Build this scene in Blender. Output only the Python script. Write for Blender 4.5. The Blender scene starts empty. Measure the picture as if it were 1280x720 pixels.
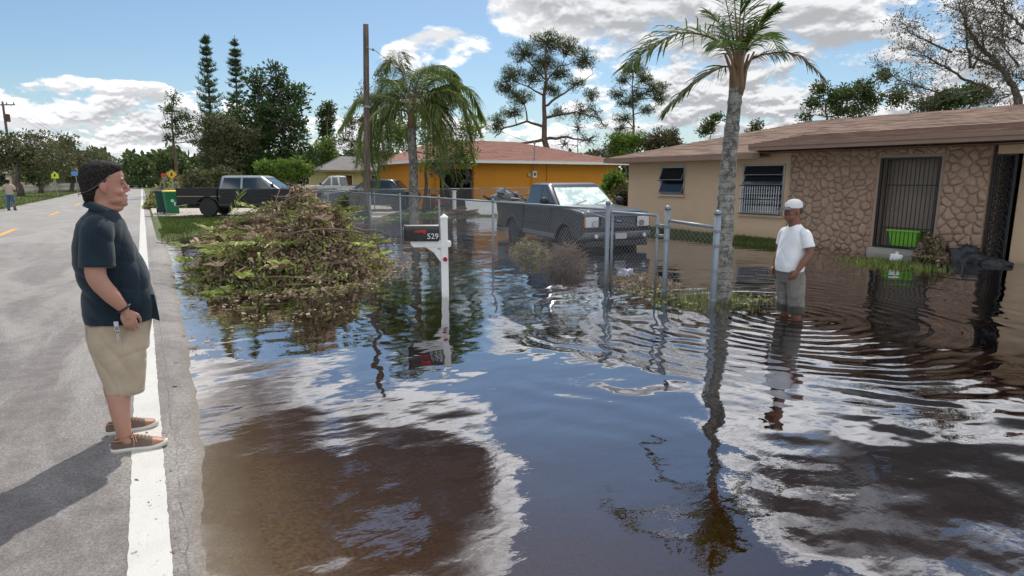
import bpy, bmesh, math, random
import numpy as np
from mathutils import Vector, Matrix, noise as mnoise
random.seed(7); rng = np.random.default_rng(7)
R = math.radians
scene = bpy.context.scene
COL = scene.collection

# ---------------------------------------------------------------- camera
FPX, CX, CY = 770.0, 640.0, 360.0
PITCH = math.atan(136/FPX)
YAW = math.atan(463/(FPX*math.cos(PITCH)+136*math.sin(PITCH)))
CAM = Vector((0, 0, 1.70))
cd = bpy.data.cameras.new('camera'); cam = bpy.data.objects.new('camera', cd); COL.objects.link(cam)
cd.sensor_width = 36; cd.lens = 36*FPX/1280; cd.clip_start = .05; cd.clip_end = 5000
cam.location = CAM; cam.rotation_euler = (math.pi/2-PITCH, 0, -YAW)
scene.camera = cam
VW = Vector((math.sin(YAW)*math.cos(PITCH), math.cos(YAW)*math.cos(PITCH), -math.sin(PITCH)))
VR = Vector((math.cos(YAW), -math.sin(YAW), 0)); VU = VR.cross(VW)
def ray(x, y): return VR*(x-CX)+VU*(CY-y)+VW*FPX
def G(x, y, z=0.0):
    d = ray(x, y); return CAM+d*((z-CAM.z)/d.z)
def D(x, y, depth): return CAM+ray(x, y)*(depth/FPX)
def azel(x, y):
    d = ray(x, y); az = math.degrees(math.atan2(d.x, d.y)); return az, math.degrees(math.asin(d.z/d.length))

# ---------------------------------------------------------------- world and sun
SUN_AZ, SUN_EL = R(33), R(52)
scene.view_settings.view_transform = 'Standard'; scene.view_settings.look = 'None'
scene.view_settings.exposure = 0.66; scene.view_settings.gamma = 1
world = bpy.data.worlds.new('World'); scene.world = world; world.use_nodes = True
SKY_STRENGTH = .12

class NT:
    """small node helper"""
    def __init__(s, tree): s.t = tree; s.n = tree.nodes; s.l = tree.links
    def node(s, typ, ins=None, **props):
        n = s.n.new(typ)
        for k, v in props.items(): setattr(n, k, v)
        if ins:
            for k, v in ins.items(): s.set(n.inputs[k], v)
        return n
    def set(s, sock, v):
        if hasattr(v, 'links') or isinstance(v, bpy.types.NodeSocket): s.l.new(v, sock)
        else: sock.default_value = v
    def m(s, op, a, b=None, c=None, clamp=False):
        n = s.n.new('ShaderNodeMath'); n.operation = op; n.use_clamp = clamp
        s.set(n.inputs[0], a)
        if b is not None: s.set(n.inputs[1], b)
        if c is not None: s.set(n.inputs[2], c)
        return n.outputs[0]
    def vm(s, op, a, b=None, sc=None, out=0):
        n = s.n.new('ShaderNodeVectorMath'); n.operation = op; s.set(n.inputs[0], a)
        if b is not None: s.set(n.inputs[1], b)
        if sc is not None: s.set(n.inputs['Scale'], sc)
        return n.outputs[out]
    def mix(s, f, a, b, typ='MIX'):
        n = s.n.new('ShaderNodeMix'); n.data_type = 'RGBA'; n.blend_type = typ
        s.set(n.inputs[0], f); s.set(n.inputs[6], a); s.set(n.inputs[7], b); return n.outputs[2]
    def ss(s, v, lo, hi, a=0.0, b=1.0):
        n = s.n.new('ShaderNodeMapRange'); n.interpolation_type = 'SMOOTHSTEP'
        s.set(n.inputs[0], v); s.set(n.inputs[1], lo); s.set(n.inputs[2], hi); s.set(n.inputs[3], a); s.set(n.inputs[4], b)
        return n.outputs[0]
    def noise(s, vec, scale, detail=4, rough=.55, dist=0.0, out=0):
        n = s.n.new('ShaderNodeTexNoise'); s.set(n.inputs['Vector'], vec) if vec is not None else None
        n.inputs['Scale'].default_value = scale; n.inputs['Detail'].default_value = detail
        n.inputs['Roughness'].default_value = rough; n.inputs['Distortion'].default_value = dist
        return n.outputs[out]
    def ramp(s, f, stops):
        n = s.n.new('ShaderNodeValToRGB'); s.set(n.inputs[0], f); e = n.color_ramp.elements
        while len(e) < len(stops): e.new(.5)
        for el, (p, c) in zip(e, stops): el.position = p; el.color = (*c, 1) if len(c) == 3 else c
        return n.outputs[0]
    def xyz(s, v):
        n = s.n.new('ShaderNodeSeparateXYZ'); s.set(n.inputs[0], v); return n.outputs
    def comb(s, x, y, z):
        n = s.n.new('ShaderNodeCombineXYZ'); s.set(n.inputs[0], x); s.set(n.inputs[1], y); s.set(n.inputs[2], z); return n.outputs[0]

def build_world():
    w = NT(world.node_tree); w.n.clear()
    sky = w.node('ShaderNodeTexSky', sky_type='NISHITA', sun_disc=False, sun_elevation=SUN_EL, sun_rotation=SUN_AZ)
    sky.air_density = 1.0; sky.dust_density = .6; sky.ozone_density = 1.6
    tc = w.node('ShaderNodeTexCoord').outputs['Generated']
    x, y, z = w.xyz(tc)
    az = w.m('MULTIPLY', w.m('ARCTAN2', x, y), 57.29578)
    el = w.m('MULTIPLY', w.m('ARCSINE', z), 57.29578)
    def P(px, py):
        a, e = azel(px, py); return a, abs(e)
    # clouds: (photo x, photo y, radius az deg, radius el deg, weight); y below the horizon = seen in the water
    blobs = [(60,118,6,1.5,.42),(170,124,5,1.5,.45),(245,126,4,1.6,.42),(160,160,6,1.0,.36),(60,178,9,1.2,.25),(230,188,9,1.2,.2),
             (540,66,4.6,1.9,.75),(105,52,1.8,.8,.55),(152,56,1.7,.8,.5),(235,8,3.0,1.2,.6),(345,2,2.6,1.0,.5),
             (640,175,20,2.0,.30),(450,170,14,1.8,.24),
             (800,22,14,3.0,.62),(1000,30,13,5,.62),(660,12,3.2,1.8,.36),(900,120,14,3.5,.36),(1080,120,12,5,.5),(1100,170,22,4.5,.4),(1200,70,9,4,.35),
             (1240,180,12,4,.4),
             (340,452,6,2.2,.5),(405,480,6,2.4,.42),(240,470,7,3,.35),(540,560,7,5,.55),(420,650,11,7,.55),(560,660,7,7,.58),(330,640,9,7,.62),(250,560,7,5,.5),(700,520,2.5,.8,.3),
             (720,440,6,1.2,.38),(820,420,8,1.6,.42),(800,455,5,.8,.3),(1010,470,9,2.0,.42),(1000,560,8,3,.42),(980,640,5,4,.42),(1130,620,9,4,.5),(1250,680,9,6,.5),(1240,560,10,3.2,.42)]
    holes = [(420,26,17,6,.42),(60,20,12,4.5,.32),(300,70,8,3,.3),(640,110,4.5,4,.34),(1200,2,6,1.6,.5),(1270,25,3,1.5,.3),(1000,195,12,1.2,.1),
             (520,420,6,2,.3),(660,450,4,1.4,.25),(760,590,9,5,.5),(840,680,9,6,.45),(300,410,10,2,.3),(1100,510,8,1.4,.3),(1060,600,3,2.6,.3),(760,500,6,1.5,.35),(150,400,10,4,.2)]
    bias = None
    for lst, sg in ((blobs, 1), (holes, -1)):
        for px, py, ra, re, wt in lst:
            a, e = P(px, py)
            dx = w.m('MULTIPLY', w.m('SUBTRACT', az, a), 1/ra); dy = w.m('MULTIPLY', w.m('SUBTRACT', el, e), 1/re)
            r2 = w.m('ADD', w.m('MULTIPLY', dx, dx), w.m('MULTIPLY', dy, dy))
            g = w.m('MULTIPLY', w.ss(r2, 0.0, 2.6, 1.0, 0.0), sg*wt)
            bias = g if bias is None else w.m('ADD', bias, g)
    azs = w.m('MULTIPLY', az, .085)
    els = w.m('MULTIPLY', el, .17)
    p = w.comb(azs, els, 3.7)
    fb = w.noise(p, 1.5, 9, .56, .15)
    fb2 = w.noise(w.comb(azs, w.m('ADD', els, .10), 3.7), 1.5, 5, .5, .15)
    raw = bias
    bias = w.m('MINIMUM', w.m('MAXIMUM', bias, -.42), w.ss(el, 14, 18, .23, .36))
    fine = w.m('MULTIPLY', w.m('SUBTRACT', w.noise(p, 5.2, 7, .58, .1), .5), w.ss(el, 3, 16, .75, 0.0))
    fb = w.m('ADD', fb, fine); fb2 = w.m('ADD', fb2, w.m('MULTIPLY', w.m('SUBTRACT', w.noise(w.comb(azs, w.m('ADD', els, .04), 3.7), 5.2, 4, .58, .1), .5), w.ss(el, 3, 16, .75, 0.0)))
    fb = w.m('ADD', w.m('MULTIPLY', w.m('SUBTRACT', fb, .5), 1.55), .5)
    fb2 = w.m('ADD', w.m('MULTIPLY', w.m('SUBTRACT', fb2, .5), 1.55), .5)
    dens = w.m('ADD', fb, bias)
    dens = w.m('ADD', dens, w.ss(w.m('ABSOLUTE', az), 70, 100, 0, .19))  # extra cloud cover outside the view, added to brighten the fill light
    cov = w.ss(dens, .60, .76)
    cov = w.m('MULTIPLY', cov, w.ss(el, 0, .5))
    # billowy relief: lit from above, grey where thick
    rel = w.ss(w.m('SUBTRACT', fb, fb2), -.09, .10)
    thick = w.ss(w.m('ADD', w.m('MULTIPLY', fb, .8), raw), .75, 1.45)
    lum = w.m('ADD', w.m('MULTIPLY', rel, .30), .80)
    lum = w.m('MULTIPLY', lum, w.m('SUBTRACT', 1.0, w.m('MULTIPLY', thick, w.ss(el, 15, 21, .22, .86))))
    ccol = w.mix(w.ss(lum, .3, .95), (.36, .385, .43, 1), (.97, .98, 1.0, 1))
    ccol = w.vm('SCALE', ccol, sc=w.m('MULTIPLY', w.m('MULTIPLY', lum, w.ss(el, 13, 36, 1.0, 2.0)), CLOUD_GAIN/SKY_STRENGTH))
    skyc = w.mix(1.0, sky.outputs[0], (.465, .53, .56, 1), 'MULTIPLY')
    skyc = w.vm('SCALE', skyc, sc=SKY_GAIN)
    hz = w.m('MULTIPLY', w.ss(el, 0, 9, .55, 0.0), 1.0)
    base = w.mix(hz, skyc, tuple(v/SKY_STRENGTH for v in (.37, .445, .485))+(1,))
    col = w.mix(cov, base, ccol)
    bg = w.node('ShaderNodeBackground', {'Color': col, 'Strength': SKY_STRENGTH})
    out = w.node('ShaderNodeOutputWorld'); w.l.new(bg.outputs[0], out.inputs[0])
CLOUD_GAIN, SKY_GAIN = .73, 1.0
build_world()
sl = bpy.data.lights.new('sun', 'SUN'); sl.energy = 2.6; sl.angle = R(.5); sl.color = (1, .95, .87)
so = bpy.data.objects.new('sun', sl); COL.objects.link(so)
sd = Vector((math.sin(SUN_AZ)*math.cos(SUN_EL), math.cos(SUN_AZ)*math.cos(SUN_EL), math.sin(SUN_EL)))
so.rotation_euler = sd.to_track_quat('Z', 'Y').to_euler()
so.location = (0, 0, 50)

# ---------------------------------------------------------------- materials
MATS = {}
def mat(name, color=(.5,.5,.5), rough=.6, metal=0, fn=None, bump=None, var=0.0, vscale=6, spec=.5, coords='Object', coat=0):
    """principled with colour variation and relief; fn(nt, vec) may return a colour socket"""
    if name in MATS: return MATS[name]
    m = bpy.data.materials.new(name); m.use_nodes = True; t = NT(m.node_tree)
    b = t.n['Principled BSDF']; b.inputs['Roughness'].default_value = rough; b.inputs['Metallic'].default_value = metal
    b.inputs['Specular IOR Level'].default_value = spec; b.inputs['Coat Weight'].default_value = coat
    vec = t.node('ShaderNodeTexCoord').outputs[coords]
    col = (*color, 1)
    if fn: col = fn(t, vec, b)
    elif var:
        nz = t.noise(vec, vscale, 5, .6)
        col = t.mix(t.ss(nz, .3, .7), tuple(c*(1-var) for c in color)+(1,), tuple(min(1, c*(1+var)) for c in color)+(1,))
    if col is not None: t.set(b.inputs['Base Color'], col)
    if bump:
        sc, dist = bump
        bn = t.node('ShaderNodeBump', {'Height': t.noise(vec, sc, 4, .6), 'Distance': dist, 'Strength': 1.0})
        t.l.new(bn.outputs[0], b.inputs['Normal'])
    MATS[name] = m; return m
def leafmat(name, stops, rough=.55, transl=.3):
    if name in MATS: return MATS[name]
    m = bpy.data.materials.new(name); m.use_nodes = True; t = NT(m.node_tree)
    b = t.n['Principled BSDF']; b.inputs['Roughness'].default_value = rough; b.inputs['Specular IOR Level'].default_value = .3
    a = t.node('ShaderNodeAttribute', attribute_name='tint').outputs['Fac']
    c = t.ramp(a, stops); t.l.new(c, b.inputs['Base Color'])
    tr = t.node('ShaderNodeBsdfTranslucent', {'Color': c})
    mx = t.node('ShaderNodeMixShader', {0: transl}); t.l.new(b.outputs[0], mx.inputs[1]); t.l.new(tr.outputs[0], mx.inputs[2])
    t.l.new(mx.outputs[0], t.n['Material Output'].inputs[0]); MATS[name] = m; return m

# ---------------------------------------------------------------- mesh helpers
class MB:
    def __init__(s): s.v = []; s.f = []; s.mi = []
    def add(s, vs, fs, mi=0):
        o = len(s.v); s.v.extend([tuple(v) for v in vs]); s.f.extend([tuple(i+o for i in f) for f in fs]); s.mi.extend([mi]*len(fs)); return s
    def box(s, a, b, mi=0):
        x0,y0,z0 = a; x1,y1,z1 = b
        return s.add([(x0,y0,z0),(x1,y0,z0),(x1,y1,z0),(x0,y1,z0),(x0,y0,z1),(x1,y0,z1),(x1,y1,z1),(x0,y1,z1)],
                     [(0,3,2,1),(4,5,6,7),(0,1,5,4),(1,2,6,5),(2,3,7,6),(3,0,4,7)], mi)
    def tube(s, pts, rad, n=8, mi=0, flat=None, caps=True):
        pts = [Vector(p) for p in pts]
        if not hasattr(rad, '__len__'): rad = [rad]*len(pts)
        t0 = (pts[1]-pts[0]).normalized(); a = Vector((0,0,1)) if abs(t0.z) < .9 else Vector((1,0,0))
        u = t0.cross(a).normalized(); vs = []
        for i, p in enumerate(pts):
            t = (pts[min(i+1,len(pts)-1)]-pts[max(i-1,0)]).normalized()
            u = (u-t*u.dot(t)).normalized(); w = t.cross(u)
            for k in range(n):
                an = 2*math.pi*k/n; vs.append(p+(u*math.cos(an)+w*math.sin(an)*(flat or 1))*rad[i])
        fs = [(i*n+k, i*n+(k+1)%n, (i+1)*n+(k+1)%n, (i+1)*n+k) for i in range(len(pts)-1) for k in range(n)]
        if caps: fs += [tuple(range(n-1,-1,-1)), tuple(range((len(pts)-1)*n, len(pts)*n))]
        return s.add(vs, fs, mi)
    def lathe(s, prof, c=(0,0,0), n=20, axis='z', mi=0, caps=True):
        vs = []
        for r, h in prof:
            for k in range(n):
                a = 2*math.pi*k/n; ca, sa = r*math.cos(a), r*math.sin(a)
                q = {'z':(ca,sa,h), 'y':(sa,h,ca), 'x':(h,ca,sa)}[axis]; vs.append((c[0]+q[0], c[1]+q[1], c[2]+q[2]))
        m = len(prof)
        fs = [(i*n+k, i*n+(k+1)%n, (i+1)*n+(k+1)%n, (i+1)*n+k) for i in range(m-1) for k in range(n)]
        if caps: fs += [tuple(range(n-1,-1,-1)), tuple(range((m-1)*n, m*n))]
        return s.add(vs, fs, mi)
    def loft(s, secs, n=28, mi=0):
        """secs: (z, xback, xfront, ycentre, halfwidth, power)"""
        vs = []
        for z, xb, xf, yc, hw, *pw in secs:
            p = 2/(pw[0] if pw else 2); c = (xb+xf)/2; rx = (xf-xb)/2
            for k in range(n):
                a = 2*math.pi*k/n; ca, sa = math.cos(a), math.sin(a)
                vs.append((c+rx*math.copysign(abs(ca)**p, ca), yc+hw*math.copysign(abs(sa)**p, sa), z))
        m = len(secs)
        fs = [(i*n+k, i*n+(k+1)%n, (i+1)*n+(k+1)%n, (i+1)*n+k) for i in range(m-1) for k in range(n)]
        fs += [tuple(range(n-1,-1,-1)), tuple(range((m-1)*n, m*n))]
        return s.add(vs, fs, mi)
    def ell(s, c, r, n=14, m=9, rot=None, mi=0):
        M = rot or Matrix.Identity(3); vs = []; c = Vector(c)
        for i in range(m+1):
            ph = math.pi*i/m
            for k in range(n):
                a = 2*math.pi*k/n
                vs.append(c+M@Vector((r[0]*math.sin(ph)*math.cos(a), r[1]*math.sin(ph)*math.sin(a), r[2]*math.cos(ph))))
        fs = [(i*n+k, (i+1)*n+k, (i+1)*n+(k+1)%n, i*n+(k+1)%n) for i in range(m) for k in range(n)]
        return s.add(vs, fs, mi)
    def prism(s, poly, y0, y1, mi=0, axes='xz'):
        n = len(poly)
        def q(p, y): return (p[0], y, p[1]) if axes == 'xz' else ((p[0], p[1], y) if axes == 'xy' else (y, p[0], p[1]))
        vs = [q(p, y0) for p in poly]+[q(p, y1) for p in poly]
        fs = [tuple(range(n)), tuple(range(2*n-1, n-1, -1))]+[(i, n+i, n+(i+1)%n, (i+1)%n) for i in range(n)]
        return s.add(vs, fs, mi)
    def build(s, name, mats, parent=None, smooth=False, bevel=0, seg=2, merge=False):
        me = bpy.data.meshes.new(name); me.from_pydata(s.v, [], s.f); 
        for m in (mats if isinstance(mats, (list, tuple)) else [mats]): me.materials.append(m)
        if any(s.mi): me.polygons.foreach_set('material_index', s.mi)
        bm = bmesh.new(); bm.from_mesh(me)
        if merge: bmesh.ops.remove_doubles(bm, verts=bm.verts, dist=1e-5)
        bmesh.ops.recalc_face_normals(bm, faces=bm.faces); bm.to_mesh(me); bm.free()
        if smooth: me.polygons.foreach_set('use_smooth', [True]*len(me.polygons))
        o = bpy.data.objects.new(name, me); COL.objects.link(o); o.parent = parent
        if bevel:
            md = o.modifiers.new('bevel', 'BEVEL'); md.width = bevel; md.segments = seg; md.limit_method = 'ANGLE'; md.angle_limit = R(35)
            me.polygons.foreach_set('use_smooth', [True]*len(me.polygons)); md.harden_normals = False
            ws = o.modifiers.new('wn', 'WEIGHTED_NORMAL'); ws.keep_sharp = True
        return o
def thing(name, label, cat, loc=(0,0,0), rz=0, group=None):
    o = bpy.data.objects.new(name, None); COL.objects.link(o); o.location = loc; o.rotation_euler = (0,0,rz)
    o.empty_display_size = .2; return tag(o, label, cat, group)
def tag(o, label=None, cat=None, group=None, kind=None):
    if label: o['label'] = label
    if cat: o['category'] = cat
    if group: o['group'] = group
    if kind: o['kind'] = kind
    return o
def copy_tree(o, parent=None):
    c = o.copy(); COL.objects.link(c); c.parent = parent
    for ch in o.children: copy_tree(ch, c)
    return c
def npmesh(name, v, f, mats, tint=None, parent=None, smooth=False):
    """fast build from numpy arrays; f is (n,k)"""
    me = bpy.data.meshes.new(name); n, k = f.shape
    me.vertices.add(len(v)); me.vertices.foreach_set('co', np.ascontiguousarray(v, dtype=np.float32).ravel())
    me.loops.add(n*k); me.loops.foreach_set('vertex_index', f.astype(np.int32).ravel())
    me.polygons.add(n); me.polygons.foreach_set('loop_start', (np.arange(n)*k).astype(np.int32))
    try: me.polygons.foreach_set('loop_total', np.full(n, k, np.int32))
    except Exception: pass
    me.update(calc_edges=True); me.validate()
    for m in (mats if isinstance(mats, (list, tuple)) else [mats]): me.materials.append(m)
    if tint is not None:
        at = me.attributes.new('tint', 'FLOAT', 'FACE'); at.data.foreach_set('value', tint.astype(np.float32))
    if smooth: me.polygons.foreach_set('use_smooth', [True]*n)
    o = bpy.data.objects.new(name, me); COL.objects.link(o); o.parent = parent; return o
def leaves(cen, size, aspect=.45, up=0.0, dirs=None, bend=.25, spread=1.0):
    """folded leaf quads (2 quads each) round each centre; returns v,f"""
    n = len(cen); cen = np.asarray(cen, float)
    if dirs is None:
        d = rng.normal(size=(n,3)); d[:,2] = d[:,2]*spread+up
    else: d = np.asarray(dirs, float)+rng.normal(size=(n,3))*.15
    d /= np.linalg.norm(d, axis=1)[:,None]+1e-9
    a = rng.normal(size=(n,3)); s_ = np.cross(d, a); s_ /= np.linalg.norm(s_, axis=1)[:,None]+1e-9; nn = np.cross(d, s_)
    L = size*rng.uniform(.6, 1.4, n)[:,None]; W = L*aspect*.5
    p0 = cen; p1 = cen+d*L*.5+nn*L*bend*.3; p2 = cen+d*L-nn*L*bend*.2
    v = np.stack([p0-s_*W*.3, p0+s_*W*.3, p1-s_*W, p1+s_*W, p2-s_*W*.25, p2+s_*W*.25], 1).reshape(-1,3)
    b = np.arange(n)[:,None]*6
    f = np.concatenate([b+np.array([[0,1,3,2]]), b+np.array([[2,3,5,4]])], 0)
    return v, f
def text_obj(name, txt, size, m, parent, loc, rot, depth=.002):
    cu = bpy.data.curves.new(name, 'FONT'); cu.body = txt; cu.size = size; cu.align_x = 'CENTER'; cu.align_y = 'CENTER'; cu.extrude = depth
    t = bpy.data.objects.new('tmp', cu); COL.objects.link(t); dg = bpy.context.evaluated_depsgraph_get()
    me = bpy.data.meshes.new_from_object(t.evaluated_get(dg)); bpy.data.objects.remove(t); bpy.data.curves.remove(cu)
    me.materials.clear(); me.materials.append(m); me.name = name
    o = bpy.data.objects.new(name, me); COL.objects.link(o); o.parent = parent; o.location = loc; o.rotation_euler = rot; return o
def voxel(mb, name, size, m, parent, iters=4, deform=None):
    """merge overlapping closed shapes into one continuous surface"""
    me = bpy.data.meshes.new(name); me.from_pydata(mb.v, [], mb.f)
    bm = bmesh.new(); bm.from_mesh(me); bmesh.ops.recalc_face_normals(bm, faces=bm.faces); bm.to_mesh(me); bm.free()
    t = bpy.data.objects.new('tmp', me); COL.objects.link(t)
    r = t.modifiers.new('r', 'REMESH'); r.mode = 'VOXEL'; r.voxel_size = size
    if iters: s_ = t.modifiers.new('s', 'SMOOTH'); s_.factor = .5; s_.iterations = iters
    dg = bpy.context.evaluated_depsgraph_get(); out = bpy.data.meshes.new_from_object(t.evaluated_get(dg)); bpy.data.objects.remove(t)
    if deform:
        n = len(out.vertices); co = np.empty(n*3, np.float32); no = np.empty(n*3, np.float32)
        out.vertices.foreach_get('co', co); out.vertices.foreach_get('normal', no)
        co = deform(co.reshape(-1,3).astype(float), no.reshape(-1,3).astype(float)); out.vertices.foreach_set('co', co.astype(np.float32).ravel()); out.update()
    out.materials.clear(); out.materials.append(m); out.name = name
    out.polygons.foreach_set('use_smooth', [True]*len(out.polygons))
    o = bpy.data.objects.new(name, out); COL.objects.link(o); o.parent = parent; return o
def sst(x, a, b):
    t = np.clip((x-a)/(b-a), 0, 1); return t*t*(3-2*t)
def wob(x, y, s=1.0, seed=0.0):
    return (np.sin(x*1.3*s+seed)+np.sin(y*1.7*s+1.3*seed+x*.4*s)+np.sin((x+y)*2.9*s+seed*2)*.5+np.sin((x-1.4*y)*5.3*s+seed)*.3)/2.8

# ---------------------------------------------------------------- ground, water, road
WATER = -.05
def shore(y):
    """how far the asphalt edge steps in towards the camera"""
    return .235*np.exp(-np.maximum(np.asarray(y, float)-2.8, 0)/3.0)
def gz(x, y):
    """height of the ground sheet"""
    x = np.asarray(x, float); y = np.asarray(y, float)
    x0 = x; x = x+shore(y)*(x < 6)*(1-sst(x, 1, 5))
    wx = wob(x, y, .8, 1.0)
    # flooded side: falls away from the asphalt edge
    land = .06+.02*wob(x, y, .5, 3)
    edge = sst(x, .24, 1.9); deep = -.05-.075*sst(x, .24, .45)-.17*edge-.06*sst(x,.6,1.1)-.12*sst(x, 1.5, 4)+.08*sst(x, 8, 8.8)*sst(y, 9, 10)
    f = sst(y+wx*.5+np.where(x < 3.5, (3.5-x)*1.7, 0), 24.6, 26.6)          # far lawn rises out of the water
    f2 = sst(x+wx*.25, 13.85, 14.35)*sst(y, 9.2, 10.6)                         # strip of grass along the house
    f2 = np.maximum(f2, sst(x, 15.2, 15.5)*.9*sst(y, 9.2, 10.6))
    fb = .30*np.exp(-((x-7.45-.25*wx)/.55)**2)*sst(y, 7.4, 8.6)*(1-sst(y, 17, 20))  # low bank along the wire fence
    fp = .28*np.exp(-(((x-6.9)/.9)**2+((y-6.35)/.55)**2))                    # tuft at the palm
    fp += .22*np.exp(-(((x-13.6)/.5)**2+((y-7.4)/.8)**2))
    z = deep*(1-np.maximum(f, f2))+land*np.maximum(f, f2)+(fb+fp)*(1-np.maximum(f, f2))
    z = z+.012*wob(x, y, 3, 5)
    left = x < -7.2
    z = np.where(x < .22, -.03, z)
    z = np.where(left, -.02+.06*sst(-x, 7.2, 9)+.03*wob(x, y, .3, 2)*sst(-x, 7.5, 10), z)
    return z
def sheet(name, xs, ys, zf, m, kind='structure'):
    X, Y = np.meshgrid(xs, ys, indexing='ij'); Z = zf(X, Y)
    v = np.stack([X, Y, Z], -1).reshape(-1, 3); nx, ny = X.shape
    i = np.arange(nx-1)[:,None]*ny+np.arange(ny-1)[None,:]; i = i.ravel()
    f = np.stack([i, i+ny, i+ny+1, i+1], 1)
    o = npmesh(name, v, f, m, smooth=True); o['kind'] = kind; return o
def ground_fn(t, vec, b):
    x, y, z = t.xyz(vec)
    n1 = t.noise(vec, 1.2, 6, .6); n2 = t.noise(vec, 14, 4, .6); n3 = t.noise(vec, .25, 4, .6)
    grass = t.mix(t.ss(n2, .3, .7), (.045,.075,.016,1), (.11,.14,.035,1))
    grass = t.mix(t.ss(n1, .45, .72), grass, (.16,.13,.07,1))
    mud = t.mix(t.ss(t.noise(vec, 40, 4, .7), .3, .7), (.10,.085,.06,1), (.25,.22,.165,1))
    mud = t.mix(t.ss(n1, .4, .7), mud, (.15,.12,.065,1))
    g = t.mix(t.ss(t.m('ADD', z, t.m('MULTIPLY', n2, .03)), -.045, -.015), mud, grass)
    return g
m_ground = mat('ground', fn=ground_fn, rough=.95, bump=(30, .02))
xs = np.concatenate([np.linspace(-420, -40, 12)[:-1], np.linspace(-40, -7.4, 30)[:-1], [-7.3,-7.0,-3,0], np.arange(.1, 3, .1), np.arange(3, 17, .25), np.arange(17, 45, 1.5), np.linspace(46, 600, 16)])
ys = np.concatenate([np.linspace(-200, -10, 8)[:-1], np.arange(-10, 3, .5), np.arange(3, 30, .25), np.arange(30, 60, 1), np.linspace(61, 1500, 30)])
sheet('ground', xs, ys, gz, m_ground)

def asphalt_fn(t, vec, b):
    st = t.vm('MULTIPLY', vec, (1, .35, 1))
    big = t.noise(st, .8, 7, .66, .9); fine = t.noise(vec, 55, 3, .8); mid = t.noise(vec, 7, 5, .65)
    agg = t.node('ShaderNodeTexVoronoi', {'Vector': vec, 'Scale': 130.0}, feature='F1').outputs['Distance']
    c = t.mix(t.ss(big, .42, .62), (.135,.118,.11,1), (.31,.29,.27,1))
    c = t.mix(t.m('MULTIPLY', t.ss(mid, .35, .7), .35), c, (.37,.345,.325,1))
    c = t.mix(t.m('MULTIPLY', t.ss(fine, .40, .60), .7), c, (.09,.08,.077,1))
    c = t.mix(t.m('MULTIPLY', t.ss(agg, .36, .10), .6), c, (.44,.40,.36,1))
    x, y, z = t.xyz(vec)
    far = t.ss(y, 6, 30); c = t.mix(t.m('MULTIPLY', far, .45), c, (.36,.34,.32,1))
    # dark tar edge of a patch and long cracks
    wv = t.m('ADD', y, t.m('MULTIPLY', t.noise(t.vm('MULTIPLY', vec, (1.2,.4,1)), 1.0, 3), 2.4))
    patch = t.m('MULTIPLY', t.ss(t.m('ABSOLUTE', t.m('SUBTRACT', wv, 9.4)), .22, .05), t.ss(x, -1.2, -1.6))
    c = t.mix(t.m('MULTIPLY', patch, .5), c, (.09,.085,.085,1))
    cr = t.m('ABSOLUTE', t.m('SUBTRACT', t.m('ADD', x, t.m('MULTIPLY', t.noise(t.vm('MULTIPLY', vec, (0,1,0)), 1.3, 5, .7), .12)), .09))
    c = t.mix(t.m('MULTIPLY', t.m('MULTIPLY', t.ss(cr, .006, .002), t.ss(mid, .35, .6)), .55), c, (.03,.03,.03,1))
    cr2 = t.m('ABSOLUTE', t.m('SUBTRACT', t.m('ADD', y, t.m('MULTIPLY', t.noise(t.vm('MULTIPLY', vec, (1,.2,0)), 1.6, 6, .72), .9)), 5.05))
    c = t.mix(t.m('MULTIPLY', t.m('MULTIPLY', t.ss(cr2, .007, .002), t.ss(x, -.9, -.2)), .5), c, (.035,.033,.032,1))
    oil = t.ss(t.noise(t.vm('MULTIPLY', vec, (1.6,.5,1)), 1.7, 4, .55), .60, .74); c = t.mix(t.m('MULTIPLY', oil, .35), c, (.09,.08,.077,1))
    # damp, silty shoulder beside the water
    wet = t.ss(t.m('ADD', z, t.m('MULTIPLY', mid, .03)), -.005, -.045)
    wet = t.ss(t.m('ADD', z, t.m('MULTIPLY', mid, .03)), -.045, .0, 1.0, 0.0)
    c = t.mix(t.m('MULTIPLY', wet, .6), c, (.16,.13,.085,1))
    t.set(b.inputs['Roughness'], .85)
    h = t.m('ADD', t.m('MULTIPLY', agg, .5), t.m('MULTIPLY', fine, .5))
    bn = t.node('ShaderNodeBump', {'Height': h, 'Distance': .006, 'Strength': .9}); t.l.new(bn.outputs[0], b.inputs['Normal'])
    return c
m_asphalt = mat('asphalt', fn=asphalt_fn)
def roadz(x, y): return np.where(x > .14, -(x-.14)*.30-.06*sst(x, .5, 1.0), 0)
ysr = np.concatenate([np.linspace(-200, 0, 10)[:-1], np.arange(0, 20, .08), np.linspace(20, 60, 40)[:-1], np.linspace(60, 700, 40)])
def road_mesh():
    xr = np.array([-7.25,-7.1,-5,-3.5,-2,-1,-.3,0,.14,.2,.26,.33,.5,.75,1.0])
    X, Y = np.meshgrid(xr, ysr, indexing='ij'); Z = roadz(X, Y)+.0
    wv = wob(X*0, Y, 1.4, 2)*.035+wob(X*0, Y, 5, 7)*.018+wob(X*0, Y, 13, 3)*.010+.1*sst(Y, 8, 18)*(1-sst(Y, 20, 34))
    X = X-shore(Y)*sst(X, -.02, .14)+wv*sst(X, .05, .26)-wob(X*0, Y, .6, 3)*.12*(X < -7.0)
    Z = np.where(X < -7.1, -.03, Z)
    X = np.maximum.accumulate(X+np.arange(len(xr))[:,None]*1e-4, axis=0)
    v = np.stack([X, Y, Z], -1).reshape(-1,3); nx, ny = X.shape
    i = (np.arange(nx-1)[:,None]*ny+np.arange(ny-1)[None,:]).ravel()
    return v, np.stack([i, i+ny, i+ny+1, i+1], 1)
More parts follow.
